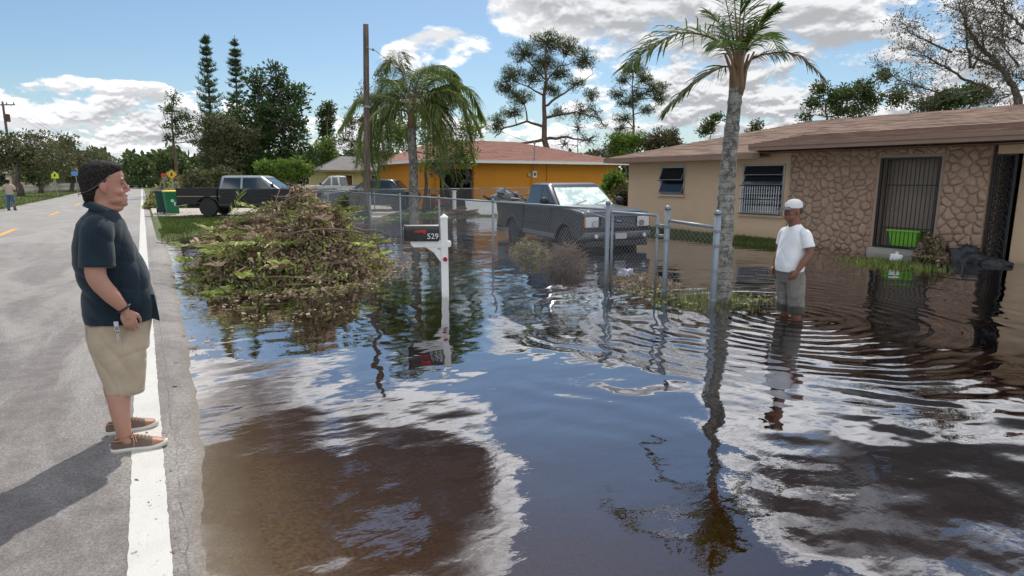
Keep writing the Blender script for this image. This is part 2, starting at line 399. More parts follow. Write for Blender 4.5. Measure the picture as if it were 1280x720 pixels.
v, f = road_mesh(); o = npmesh('road', v, f, m_asphalt); o['kind'] = 'structure'
def paint_fn(base):
    def fn(t, vec, b):
        n = t.noise(vec, 22, 6, .75); n2 = t.noise(vec, 3, 4, .6); n3 = t.noise(vec, 90, 3, .7)
        c = t.mix(t.m('MULTIPLY', t.ss(n2, .4, .7), .3), base, tuple(v*.75 for v in base[:3])+(1,))
        c = t.mix(t.m('MULTIPLY', t.ss(t.m('ADD', n, t.m('MULTIPLY', n3, .4)), .80, .92), .75), c, (.16,.15,.14,1)); return c
    return fn
m_line = mat('white_road_paint', fn=paint_fn((.52,.505,.47,1)), rough=.7, bump=(90, .003))
m_yline = mat('yellow_road_paint', fn=paint_fn((.60,.33,.07,1)), rough=.7)
mb = MB(); ye = np.concatenate([np.arange(-20, 20, .05), np.arange(20, 200, 5)])
ragL = rng.normal(size=len(ye))*.0022; ragR = rng.normal(size=len(ye))*.0022
vs = []; 
for i, yy in enumerate(ye): vs += [(-.205+ragL[i], yy, .004), (-.035+ragR[i], yy, .004)]
mb.add(vs, [(2*i, 2*i+1, 2*i+3, 2*i+2) for i in range(len(ye)-1)])
o = mb.build('edge_line', m_line); o['kind'] = 'structure'
mb = MB(); 
for k in range(16):
    y0 = 10.2+k*13.2; mb.add([(-4.0,y0,.004),(-3.82,y0,.004),(-3.82,y0+3.8,.004),(-4.0,y0+3.8,.004)], [(0,1,2,3)])
o = mb.build('centre_line', m_yline); o['kind'] = 'structure'

def water_mat():
    m = bpy.data.materials.new('flood_water'); m.use_nodes = True; t = NT(m.node_tree); t.n.clear()
    vec = t.node('ShaderNodeTexCoord').outputs['Object']; x, y, z = t.xyz(vec)
    def rings(cx, cy, k, warp, wsc, seed):
        dx = t.m('SUBTRACT', x, cx); dy = t.m('SUBTRACT', y, cy)
        r = t.m('SQRT', t.m('ADD', t.m('MULTIPLY', dx, dx), t.m('MULTIPLY', dy, dy)))
        wn = t.m('MULTIPLY', t.m('SUBTRACT', t.noise(t.vm('ADD', vec, (seed,0,0)), wsc, 2, .5), .5), warp)
        return r, t.m('SINE', t.m('ADD', t.m('MULTIPLY', r, k), wn))
    r1, s1 = rings(7.07, 4.9, 29, 13, .9, 0)
    a1 = t.m('MULTIPLY', t.ss(r1, .1, 4.5, 1.0, .0), .0023)
    h = t.m('MULTIPLY', t.m('MULTIPLY', s1, a1), t.ss(t.noise(vec, .7, 2), .30, .55, .45, 1.1))
    r2, s2 = rings(7.3, 5.4, 12.5, 26, .55, 5)
    fade = t.m('MULTIPLY', t.ss(r2, .3, 7.2, 1.0, .06), t.ss(x, .9, 3.6, .12, 1.0))
    fade = t.m('MULTIPLY', fade, t.ss(t.noise(t.vm('ADD', vec, (9,3,0)), .8, 3, .6), .33, .66, .15, 1.25))
    h = t.m('ADD', h, t.m('MULTIPLY', t.m('MULTIPLY', s2, fade), .0034))
    # broad lazy swell and fine breeze ripple
    h = t.m('ADD', h, t.m('MULTIPLY', t.noise(vec, .9, 2, .5), .026))
    h = t.m('ADD', h, t.m('MULTIPLY', t.noise(t.vm('MULTIPLY', vec, (1, 1.6, 1)), 2.6, 2, .5), .0035))
    h = t.m('ADD', h, t.m('MULTIPLY', t.m('MULTIPLY', t.noise(t.vm('MULTIPLY', vec, (1, 1.5, 1)), 6.5, 3, .55), t.ss(t.noise(vec, .35, 2), .38, .62, .06, 1.0)), .0016))
    bn = t.node('ShaderNodeBump', {'Height': h, 'Distance': 1.0, 'Strength': 1.0}).outputs[0]
    lw = t.node('ShaderNodeLayerWeight', {'Blend': .5, 'Normal': bn}).outputs['Facing']
    fac = t.m('ADD', t.m('MULTIPLY', t.m('POWER', lw, 2.2), .95), .02, clamp=True)
    gl = t.node('ShaderNodeBsdfGlossy', {'Color': (.93,.93,.96,1), 'Roughness': .0, 'Normal': bn})
    tr = t.node('ShaderNodeBsdfTransparent', {'Color': (.93,.88,.80,1)})
    mx = t.node('ShaderNodeMixShader', {0: fac}); t.l.new(tr.outputs[0], mx.inputs[1]); t.l.new(gl.outputs[0], mx.inputs[2])
    out = t.node('ShaderNodeOutputMaterial'); t.l.new(mx.outputs[0], out.inputs[0])
    va = t.node('ShaderNodeVolumeAbsorption', {'Color': (.58,.42,.23,1), 'Density': 4.2}); t.l.new(va.outputs[0], out.inputs[1])
    return m
m_water = water_mat()
mb = MB(); mb.box((-.4, -30, -1.2), (34, 31, WATER)); o = mb.build('flood_water', m_water); o['kind'] = 'structure'

# ---------------------------------------------------------------- shared object materials
def stain_fn(base, dark, sc=1.2, amt=.35, low=None):
    def fn(t, vec, b):
        n = t.noise(vec, sc, 6, .62); f2 = t.noise(vec, 30, 4, .6)
        c = t.mix(t.m('MULTIPLY', t.ss(n, .42, .72), amt), (*base,1), (*dark,1))
        c = t.mix(t.m('MULTIPLY', t.ss(f2, .35, .7), .12), c, tuple(v*1.25 for v in base)+(1,))
        if low is not None:
            z = t.xyz(vec)[2]; k = t.ss(t.m('ADD', z, t.m('MULTIPLY', n, .35)), low+.12, low+.32, 1, 0)
            c = t.mix(t.m('MULTIPLY', k, .65), c, (*[v*.35 for v in base],1))
        return c
    return fn
m_stucco = mat('cream_stucco', fn=stain_fn((.66,.47,.305), (.52,.37,.24), low=-.05), rough=.9, bump=(60, .006))
m_orange = mat('orange_stucco', fn=stain_fn((.62,.25,.022), (.48,.18,.02)), rough=.9, bump=(40, .005))
m_yellow = mat('pale_yellow_wall', fn=stain_fn((.60,.48,.22), (.42,.35,.18)), rough=.9)
m_white = mat('white_paint', fn=stain_fn((.78,.78,.76), (.5,.48,.44), 5, .3), rough=.5)
m_trim = mat('brown_trim', fn=stain_fn((.30,.185,.135), (.2,.13,.1), 3), rough=.6)
m_soffit = mat('soffit', (.33,.27,.2), rough=.8)
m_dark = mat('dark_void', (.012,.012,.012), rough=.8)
m_black = mat('black_iron', (.018,.018,.02), rough=.45)
m_alu = mat('aluminium', fn=stain_fn((.42,.42,.40), (.25,.22,.19), 8, .4), rough=.45, metal=.4)
m_conc = mat('concrete', fn=stain_fn((.42,.37,.32), (.27,.24,.2), 2), rough=.9, bump=(50,.004))
m_glass = mat('dark_glass', (.018,.022,.026), rough=.06, spec=.9)
m_rubber = mat('rubber', (.022,.022,.022), rough=.8)
def shingle_fn(c1, c2, c3, sc=1.0):
    def fn(t, vec, b):
        v2 = t.vm('MULTIPLY', vec, (3.2*sc, 9*sc, 9*sc))
        vor = t.node('ShaderNodeTexVoronoi', {'Vector': v2, 'Scale': 1.0}, feature='F1').outputs['Color']
        k = t.xyz(vor)[0]; n = t.noise(vec, .5, 4, .6); g = t.noise(vec, 60, 3, .7)
        c = t.mix(t.ss(k, .1, .9), (*c1,1), (*c2,1)); c = t.mix(t.m('MULTIPLY', t.ss(n, .35, .7), .5), c, (*c3,1))
        return t.mix(t.m('MULTIPLY', t.ss(g, .4, .7), .35), c, tuple(v*.6 for v in c1)+(1,))
    return fn
m_shingle = mat('brown_shingles', fn=shingle_fn((.20,.125,.09), (.30,.20,.15), (.24,.165,.125)), rough=.95, bump=(40,.01))
m_redroof = mat('red_shingles', fn=shingle_fn((.20,.085,.058), (.29,.13,.095), (.24,.11,.08)), rough=.95)
m_greyroof = mat('grey_shingles', fn=shingle_fn((.13,.12,.115), (.2,.185,.18), (.16,.15,.14)), rough=.95)
m_stone = mat('pink_stone', fn=lambda t, vec, b: t.mix(t.ss(t.noise(vec, 9, 5, .65), .3, .7), t.mix(t.ss(t.node('ShaderNodeObjectInfo').outputs['Random'], .2, .8), (.41,.275,.19,1), (.51,.35,.245,1)), (.33,.22,.155,1)), rough=.9, bump=(40,.01))
m_mortar = mat('pink_mortar', (.40,.275,.20), rough=.95, bump=(40,.01))
m_galv = mat('galvanised_steel', fn=stain_fn((.26,.29,.32), (.22,.22,.21), 6, .5), rough=.5, metal=.55)
m_wire = mat('chain_link_wire', (.30,.31,.32), rough=.5, metal=.4)
m_wood = mat('weathered_wood', fn=lambda t, vec, b: t.mix(t.ss(t.noise(t.vm('MULTIPLY', vec, (8,8,.7)), 2, 5, .65), .3, .7), (.07,.05,.038,1), (.19,.145,.11,1)), rough=.9, bump=(25,.01))

# ---------------------------------------------------------------- cream house with stone veneer
HA = Vector((14.7, 16.8, 0)); HROT = math.atan2(-math.cos(R(4)), math.sin(R(4)))
house = thing('house', 'long cream bungalow with pink stone veneer and brown shingle roof at the right', 'house', HA, HROT)
# local: x along the street wall towards the camera's right, y into the house
SE, LEN = 10.68, 17.5
def wallboxes(mb, x0, x1, z0, z1, y0, y1, holes):
    """wall from x0..x1 with rectangular holes (x0,x1,z0,z1)"""
    xs_ = sorted(set([x0,x1]+[h[0] for h in holes]+[h[1] for h in holes]))
    for a, b in zip(xs_[:-1], xs_[1:]):
        zs = [(z0, z1)]
        for h in holes:
            if h[0] <= a+1e-6 and h[1] >= b-1e-6:
                zs = [q for (p, r_) in zs for q in ((p, min(r_, h[2])), (max(p, h[3]), r_)) if q[1]-q[0] > 1e-4]
        for p, q in zs: mb.box((a, y0, p), (b, y1, q))
W1 = (1.47, 2.5, 1.2, 2.11); W2 = (4.6, 5.92, .7, 2.12); DR = (8.38, 9.68, .08, 2.2)
mb = MB(); wallboxes(mb, 0, 6.1, -.5, 2.40, 0, .18, [W1, W2])
mb.box((0, .18, -.5), (.18, 8.2, 2.4)); mb.box((0, 8.02, -.5), (LEN, 8.2, 2.4)); mb.box((LEN-.18, .5, -.5), (LEN, 8.02, 2.4))
mb.box((11.06, .165, -.5), (LEN-.31, .3, 2.4)); mb.box((SE, -.02, 2.22), (LEN, .16, 2.44)); mb.box((LEN-.3, .16, -.5), (LEN-.1, .45, 2.4))
mb.box((10.4, .12, -.5), (10.6, 1.1, 2.4))
wall = mb.build('wall', m_stucco, house)
mb = MB(); mb.box((-.05,-.06,-.5),(6.0,-.001,-.02)); mb.build('footing', m_conc, wall)
mb = MB(); wallboxes(mb, 6.1, 10.6, -.5, 2.42, -.06, .12, [DR]); sw = mb.build('stone_wall', m_mortar, house)
# stones: voronoi cells clipped out of the wall face, each domed and proud of the joint
def vor_cells(x0, x1, z0, z1, sx, sz, jit=.38):
    pts = []; r_ = 0; z = z0-sz
    while z < z1+sz*2:
        x = x0-sx*2+(sx*.5 if r_ % 2 else 0)
        while x < x1+sx*2:
            pts.append((x+random.uniform(-jit, jit)*sx, z+random.uniform(-jit, jit)*sz)); x += sx
        z += sz; r_ += 1
    for i, (px, pz) in enumerate(pts):
        if not (x0-sx*.5 < px < x1+sx*.5 and z0-sz*.5 < pz < z1+sz*.5): continue
        poly = [(x0,z0),(x1,z0),(x1,z1),(x0,z1)]
        for j, (qx, qz) in enumerate(pts):
            if i == j or abs(qx-px) > 3*sx or abs(qz-pz) > 3*sz: continue
            mx_, mz_ = (px+qx)/2, (pz+qz)/2; nx_, nz_ = qx-px, qz-pz
            out = []
            for k in range(len(poly)):
                a, b = poly[k], poly[(k+1)%len(poly)]
                da = (a[0]-mx_)*nx_+(a[1]-mz_)*nz_; db = (b[0]-mx_)*nx_+(b[1]-mz_)*nz_
                if da <= 0: out.append(a)
                if (da < 0 < db) or (db < 0 < da): tt = da/(da-db); out.append((a[0]+(b[0]-a[0])*tt, a[1]+(b[1]-a[1])*tt))
            poly = out
            if len(poly) < 3: break
        if len(poly) >= 3: yield poly
def stone(poly, y=-.06):
    n = len(poly); cx_ = sum(p[0] for p in poly)/n; cz_ = sum(p[1] for p in poly)/n
    # round the corners once
    rp = []
    for k in range(n):
        a, b = poly[k], poly[(k+1)%n]
        for q in (.25, .75): rp.append((a[0]+(b[0]-a[0])*q, a[1]+(b[1]-a[1])*q))
    n = len(rp); dep = random.uniform(.03, .07); vs = []
    tx, tz = random.uniform(-.02,.02), random.uniform(-.02,.02)
    for sc_, yy in ((.985, 0), (.90, .6), (.58, .95)):
        for p in rp: vs.append((cx_+(p[0]-cx_)*sc_-cx_, y-dep*yy-(tx*(p[0]-cx_)+tz*(p[1]-cz_))*6*(yy > 0)*.3, cz_+(p[1]-cz_)*sc_-cz_))
    vs.append((0, y-dep*1.05, 0))
    fs = [(k, (k+1)%n, n+(k+1)%n, n+k) for k in range(n)]+[(n+k, n+(k+1)%n, 2*n+(k+1)%n, 2*n+k) for k in range(n)]+[(2*n+k, 2*n+(k+1)%n, 3*n) for k in range(n)]
    mb = MB(); mb.add(vs, fs); o = mb.build('stone', m_stone, sw, smooth=True); o.location = (cx_, 0, cz_)
for reg in ((6.1, DR[0]-.06, -.3, 2.42), (DR[1]+.06, 10.6, -.3, 2.42), (DR[0]-.06, DR[1]+.06, 2.26, 2.42)):
    for poly in vor_cells(*reg, .255, .15, .45): stone(poly)
# windows: awning panes propped open, burglar bars over
def window(x0, x1, z0, z1, rows, bars, kind):
    mb = MB(); t = .05
    for a, b in (((x0,-.03,z0),(x0+t,.14,z1)), ((x1-t,-.03,z0),(x1,.14,z1)), ((x0,-.03,z1-t),(x1,.14,z1)), ((x0,-.03,z0),(x1,.14,z0+t))): mb.box(a, b)
    w = mb.build('window', m_alu, house)
    mb = MB(); mb.box((x0+t, .10, z0+t), (x1-t, .13, z1-t)); mb.build('backing', m_dark, w)
    mb = MB(); mb.box((x0-.05, -.09, z0-.05), (x1+.05, .02, z0-.003)); mb.build('sill', m_stucco, w)
    hgt = (z1-z0-2*t)/rows
    for k in range(rows):
        zt = z1-t-k*hgt; out = .16 if kind == 0 else .10
        mb = MB(); a = (x0+t+.01, -.0, zt-.01); 
        mb.add([(x0+t+.01,.03,zt-.012),(x1-t-.01,.03,zt-.012),(x1-t-.01,.03-out,zt-hgt*.93),(x0+t+.01,.03-out,zt-hgt*.93),
                (x0+t+.01,.04,zt-.008),(x1-t-.01,.04,zt-.008),(x1-t-.01,.04-out,zt-hgt*.93),(x0+t+.01,.04-out,zt-hgt*.93)],
               [(0,1,2,3),(7,6,5,4),(0,4,5,1),(1,5,6,2),(2,6,7,3),(3,7,4,0)]); mb.build('pane', m_glass, w)
        mb = MB(); mb.tube([(x0+t,.03,zt-.01),(x0+t,.03-out,zt-hgt*.93),(x1-t,.03-out,zt-hgt*.93),(x1-t,.03,zt-.01)], .012, 5); mb.build('pane_frame', m_alu, w)
    if bars:
        for k in range(bars):
            xx = x0+.06+(x1-x0-.12)*k/(bars-1); mb = MB(); mb.tube([(xx,-.15,z0+.02),(xx,-.15,z0+(z1-z0)*.58)], .008, 5); mb.build('bar', m_white if kind else m_alu, w)
        for q in (.0, .29, .56):
            mb = MB(); mb.tube([(x0,-.155,z0+.03+(z1-z0)*q),(x1,-.155,z0+.03+(z1-z0)*q)], .012, 5); mb.build('rail', m_black, w)
    else:
        mb = MB(); mb.tube([(x0-.03,-.12,(z0+z1)/2),(x1+.03,-.12,(z0+z1)/2)], .010, 5); mb.build('rail', m_black, w)
window(*W1, 2, 0, 0); window(*W2, 5, 17, 1)
# barred entrance recess
mb = MB(); x0,x1,z0,z1 = DR
mb.box((x0-.15,.42,z0-.4),(x1+.15,.5,z1+.2)); mb.build('entry_wall', m_stucco, house)
mb = MB(); mb.box((x0+.10,.30,z0),(x1-.03,.36,z1-.03)); door = mb.build('door', mat('brown_door', fn=stain_fn((.30,.235,.18), (.22,.17,.13), 2, .5), rough=.6), house, bevel=.01)
mb = MB(); mb.lathe([(.03,0),(.03,.03),(.02,.05)], (x0+.22,.25,1.0), 10, 'y'); mb.build('handle', m_alu, door)
mb = MB(); mb.box((x0,-.30,-.5),(x1,.42,z0)); mb.build('doorstep', m_conc, house)
mb = MB()
for a, b in (((x0,-.04,z0),(x0+.05,.02,z1)), ((x1-.05,-.04,z0),(x1,.02,z1)), ((x0+.05,-.04,z1-.05),(x1-.05,.02,z1)), ((x0+.05,-.04,z0+.02),(x1-.05,.02,z0+.06)), ((x0+.13,-.035,z0+.06),(x0+.17,.015,z1-.05))): mb.box(a, b)
gate_ = mb.build('security_gate', m_black, house)
for k in range(12):
    xx = x0+.22+(x1-x0-.30)*k/11; mb = MB(); mb.tube([(xx,-.01,z0+.06),(xx,-.01,z1-.05)], .009, 5); mb.build('bar', m_black, gate_)
for zz in (.55, 1.55):
    mb = MB(); mb.box((x0+.17,-.02,zz),(x1-.05,.0,zz+.025)); mb.build('rail', m_black, gate_)
# wrought iron screen beside the stone
mb = MB(); mb.box((10.64,-.02,-.4),(10.68,.03,2.22)); mb.box((10.99,-.02,-.4),(11.03,.03,2.22)); mb.box((10.68,-.02,2.18),(10.99,.03,2.22)); scr = mb.build('iron_screen', m_black, house)
for k in range(9):
    z_ = .0+k*.25; mb = MB()
    for sgn in (1,-1):
        mb.tube([(10.835+sgn*.15*math.cos(a)*.95, 0, z_+.12+.11*math.sin(a)) for a in np.linspace(-1.5,1.5,7)], .013, 5)
    mb.tube([(10.68,0,z_),(10.99,0,z_+.24)], .009, 4); mb.tube([(10.99,0,z_),(10.68,0,z_+.24)], .009, 4)
    mb.build('scroll', m_black, scr)
for xx in (10.72, 10.78, 10.84, 10.90, 10.95):
    mb = MB(); mb.tube([(xx,.015,-.3),(xx,.015,2.2)], .009, 4); mb.build('bar', m_black, scr)
# roof
OV, EZ, SL = .6, 2.40, .25
RY = 4.1; RZ = EZ+SL*(RY+OV)
def zroof(y): return EZ+SL*(y+OV)
mb = MB(); X0, X1, Y0, Y1 = -OV, LEN+OV, -OV, 8.2+OV
mb.add([(X0,Y0,EZ),(X1,Y0,EZ),(X1,Y1,EZ),(X0,Y1,EZ),(X0+RY+OV,RY,RZ),(X1-RY-OV,RY,RZ)], [(0,1,5,4),(1,2,5),(2,3,4,5),(3,0,4),(3,2,1,0)])
roof = mb.build('roof', m_shingle, house)
mb = MB(); mb.box((X0+.05,Y0+.05,EZ-.10),(5.45,-.0,EZ-.08)); mb.box((X0+.05,0,EZ-.10),(0,Y1,EZ-.08)); mb.build('soffit', m_soffit, roof)
mb = MB(); mb.box((X0-.02,Y0-.03,EZ-.15),(5.5,Y0,EZ+.02)); mb.box((X0-.03,Y0,EZ-.15),(X0,Y1,EZ+.02)); mb.box((X0-.03,Y1,EZ-.15),(X1,Y1+.03,EZ+.02)); mb.box((X1,Y0,EZ-.15),(X1+.03,Y1,EZ+.02)); mb.build('fascia', m_trim, roof)
# shingle courses: each a strip lying on the slope, butt edge proud
def courses(xa, xb, y0, y1, zf, hipl, step=.16, thick=.02):
    y = y0; k = 0
    while y < y1-.02:
        ya, yb = y, min(y+step*1.05, y1); dxa = (ya-y0) if hipl else 0; dxb = (yb-y0) if hipl else 0
        mb = MB(); n = 26; L_ = [xa+dxa+(xb-xa-dxa)*i/n for i in range(n+1)]; Lb = [xa+dxb+(xb-xa-dxb)*i/n for i in range(n+1)]
        jz = [random.uniform(-.006,.006) for _ in L_]; jy = [random.uniform(-.012,.012) for _ in L_]
        vs = []
        for i in range(n+1):
            vs += [(L_[i], ya+jy[i], zf(ya)+.002), (L_[i], ya+jy[i], zf(ya)+thick+jz[i]), (Lb[i], yb, zf(yb)+.006)]
        fs = []
        for i in range(n): a = 3*i; b = a+3; fs += [(a,b,b+1,a+1),(a+1,b+1,b+2,a+2)]
        mb.add(vs, fs); mb.build('shingle_course', m_shingle, roof); y += step; k += 1
courses(X0, X1-4.7, Y0-.03, RY, zroof, True)
PY0, PZ0, PS = -.88, 2.62, .13
def zp(y): return PZ0+PS*(y-PY0)
yme = (PZ0-PS*PY0-EZ-SL*OV)/(SL-PS)
mb = MB(); mb.add([(5.42,PY0,PZ0),(LEN+OV,PY0,PZ0),(LEN+OV,yme,zp(yme)),(5.42,yme,zp(yme))], [(0,1,2,3)])
mb.add([(5.42,PY0,PZ0),(5.42,yme,zp(yme)),(5.42,yme,EZ-.12),(5.42,PY0,PZ0-.16)], [(0,1,2,3)]); mb.add([(5.42,PY0,PZ0-.17),(LEN+OV,PY0,PZ0-.17),(LEN+OV,.15,PZ0-.17),(5.42,.15,PZ0-.17)], [(0,1,2,3)])
mb.build('porch_roof', m_shingle, roof)
mb = MB(); mb.box((5.36,PY0-.04,PZ0-.17),(LEN+OV+.03,PY0,PZ0-.01)); mb.box((5.36,PY0-.065,PZ0-.075),(LEN+OV+.05,PY0-.04,PZ0+.015)); mb.box((5.36,PY0,PZ0-.17),(5.42,-.0,PZ0-.02)); mb.build('porch_fascia', m_trim, roof)
def zp2(y): return zp(y)+.004
courses(5.4, LEN+OV, PY0-.03, yme, zp2, False)

# things at the entrance
def H(x, y, z=0):  # house-local to world
    return Vector((HA.x+x*math.cos(HROT)-y*math.sin(HROT), HA.y+x*math.sin(HROT)+y*math.cos(HROT), z))
tub = thing('storage_tub', 'bright green plastic tub standing on the doorstep behind the barred entrance', 'tub', H(9.02,.22,DR[2]), HROT)
m_lime = mat('lime_plastic', (.20,.52,.035), rough=.4)
mb = MB(); mb.add([(-.27,-.17,0),(.27,-.17,0),(.27,.17,0),(-.27,.17,0),(-.33,-.21,.42),(.33,-.21,.42),(.33,.21,.42),(-.33,.21,.42),(-.31,-.19,.42),(.31,-.19,.42),(.31,.19,.42),(-.31,.19,.42),(-.25,-.15,.02),(.25,-.15,.02),(.25,.15,.02),(-.25,.15,.02)],
    [(0,3,2,1),(0,1,5,4),(1,2,6,5),(2,3,7,6),(3,0,4,7),(4,5,9,8),(5,6,10,9),(6,7,11,10),(7,4,8,11),(8,9,13,12),(9,10,14,13),(10,11,15,14),(11,8,12,15),(12,13,14,15)]); mb.build('shell', m_lime, tub, bevel=.012)
mb = MB()
for a,b in (((-.36,-.24,.40),(.36,-.212,.44)),((-.36,.212,.40),(.36,.24,.44)),((-.36,-.212,.40),(-.335,.212,.44)),((.335,-.212,.40),(.36,.212,.44))): mb.box(a,b)
mb.build('rim', m_lime, tub, bevel=.006)
def bucket(loc, label, m, r=.14, h=.28, tilt=0):
    b = thing('bucket', label, 'bucket', loc, 0, None); b.rotation_euler = (tilt, tilt*.6, .4)
    mb = MB(); mb.lathe([(r*.82,0),(r,h),(r*.93,h),(r*.76,.012)], n=18); mb.build('shell', m, b, smooth=False)
    mb = MB(); mb.lathe([(r,h-.03),(r+.012,h-.03),(r+.012,h),(r,h)], n=18, caps=False); mb.build('rim', m, b)
    mb = MB(); mb.tube([(math.cos(a)*(r+.01), .02, h-.02-abs(math.sin(a))*.12) for a in np.linspace(0, math.pi, 9)], .004, 5); mb.build('handle', m_galv, b)
    return b
bucket(H(9.78,-.42,.03), 'pale grey bucket at the foot of the stone pillar, right of the green tub', mat('pale_plastic', (.45,.48,.55), rough=.45), .13, .26, .1)
jug = thing('plastic_container', 'square white plastic container floating in the weeds before the barred entrance', 'container', G(1117,333,WATER-.06), .5)
mb = MB(); mb.box((-.13,-.11,0),(.13,.11,.26)); mb.build('body', mat('white_plastic', (.72,.73,.72), rough=.4), jug, bevel=.02)
mb = MB(); mb.lathe([(.035,.26),(.035,.31),(.03,.315)], n=12); mb.build('cap', mat('cream_plastic', (.6,.55,.38), rough=.5), jug)
jug.rotation_euler = (.12, .08, .5)
# tarp covered heap beside the pillar
def lump(name, c, r, m, parent=None, seed=0, n=26, mm=14, amp=.25, sharp=2.0):
    mb = MB(); mb.ell((0,0,0), r, n, mm); vs = []
    for v in mb.v:
        p = Vector(v); k = 1+amp*(mnoise.noise(p*sharp/max(r)+Vector((seed,0,0))))+amp*.4*mnoise.noise(p*sharp*3/max(r)+Vector((seed,5,0))); vs.append(p*k)
    mb.v = [tuple(v) for v in vs]; o = mb.build(name, m, parent, smooth=True); o.location = c; return o
m_tarp = mat('black_tarp', (.03,.032,.035), rough=.55, bump=(12,.02))
o = lump('tarp', H(10.35,-.34,-.05), (.48,.26,.30), m_tarp, None, 3, 40, 20, .55, 2.4); o.rotation_euler = (0,0,HROT); tag(o, 'crumpled black tarp heaped at the foot of the right stone pillar', 'tarp')
o = lump('rubbish_bag', H(10.95,-.36,-.03), (.30,.20,.12), m_tarp, None, 9, 30, 16, .4, 2.4); o.rotation_euler = (0,0,HROT); tag(o, 'low black rubbish bag in the water in front of the pale carport wall', 'rubbish bag')

# ---------------------------------------------------------------- orange house
oL = D(540,255,35); oR = D(772,255,41.5); ov = Vector((oR.x-oL.x, oR.y-oL.y, 0)); OL = ov.length; oA = math.atan2(ov.y, ov.x)
oh = thing('house', 'bright orange house with low red shingle hip roof beyond the flooded yard', 'house', (oL.x, oL.y, 0), oA)
OH = 2.72; OD = 9.5
mb = MB(); wallboxes(mb, 0, OL, -.3, OH, 0, .2, [(.5,2.6,-.3,2.3)]); mb.box((0,.2,-.3),(.2,OD,OH)); mb.box((OL-.2,.2,-.3),(OL,OD,OH)); mb.box((.2,OD-.2,-.3),(OL-.2,OD,OH))
ow = mb.build('wall', m_orange, oh)
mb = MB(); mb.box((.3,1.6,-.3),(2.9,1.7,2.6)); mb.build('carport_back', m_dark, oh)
for xx in (.22, 2.64):
    mb = MB(); mb.box((xx,-.05,-.3),(xx+.24,-.001,2.5)); mb.build('post', m_orange, oh)
mb = MB(); a, b, c, d_ = -.6, OL+.6, -.6, OD+.6; ry = OD/2; rz = OH+.05+ .27*(ry+.6)
mb.add([(a,c,OH+.05),(b,c,OH+.05),(b,d_,OH+.05),(a,d_,OH+.05),(a+3.2,ry,rz),(b-5.9,ry,rz)], [(0,1,5,4),(1,2,5),(2,3,4,5),(3,0,4),(3,2,1,0)])
orf = mb.build('roof', m_redroof, oh)
mb = MB(); mb.box((a-.02,c-.03,OH-.10),(b+.02,c,OH+.06)); mb.box((b,c,OH-.10),(b+.03,d_,OH+.06)); mb.box((a-.03,c,OH-.1),(a,d_,OH+.06)); mb.build('fascia', m_white, orf)
def ocourses():
    y = c; k = 0
    while y < ry-.05:
        y2 = min(y+.32, ry); f1 = (y-c)/(ry-c); f2_ = (y2-c)/(ry-c)
        za = OH+.05+(rz-OH-.05)*f1; zb = OH+.05+(rz-OH-.05)*f2_
        mb = MB(); n = 14; vs = []
        for i in range(n+1):
            q = i/n; xa = (a+3.2*f1)*(1-q)+(b-5.9*f1)*q; xb = (a+3.2*f2_)*(1-q)+(b-5.9*f2_)*q
            vs += [(xa,y,za+.002),(xa,y,za+.03+random.uniform(-.005,.005)),(xb,y2,zb+.008)]
        fs = []
        for i in range(n): p = 3*i; fs += [(p,p+3,p+4,p+1),(p+1,p+4,p+5,p+2)]
        mb.add(vs, fs); mb.build('shingle_course', m_redroof, orf); y = y2
ocourses()
def onwall(x, y, origin, ang, off=0):
    n = Vector((-math.sin(ang), math.cos(ang), 0)); s_ = Vector((math.cos(ang), math.sin(ang), 0)); rd = ray(x, y)
    t = ((Vector(origin)+n*off-CAM).dot(n))/rd.dot(n); X = CAM+rd*t; return (X-Vector(origin)).dot(s_), X.z
ax, az_ = onwall(668,218, (oL.x,oL.y,0), oA)
mb = MB(); mb.box((ax-.14,-.06,az_-.2),(ax+.14,-.001,az_+.2)); mb.build('meter_panel', m_white, oh, bevel=.01)
mb = MB(); mb.box((ax-.07,-.09,az_-.08),(ax+.07,-.061,az_+.10)); mb.build('meter', m_glass, oh)
mb = MB(); mb.box((ax-.5,-.10,az_-.12),(ax-.32,-.001,az_+.06)); mb.build('junction_box', m_alu, oh, bevel=.01)
for dx_, z0_ in ((-.22, .1), (.9,.1)):
    mb = MB(); mb.tube([(ax+dx_,-.05,z0_),(ax+dx_,-.05,OH-.1)], .035, 6); mb.build('downpipe', m_orange, oh)
mb = MB(); mb.tube([(ax-.02,-.02,az_+.2),(ax-.02,-.02,OH+.1),(ax-.02,-.02,OH+1.1)], .035, 7); mb.lathe([(.06,0),(.08,.08),(.02,.14)], (ax-.02,-.02,OH+1.08), 8); mast = mb.build('service_mast', m_galv, oh)

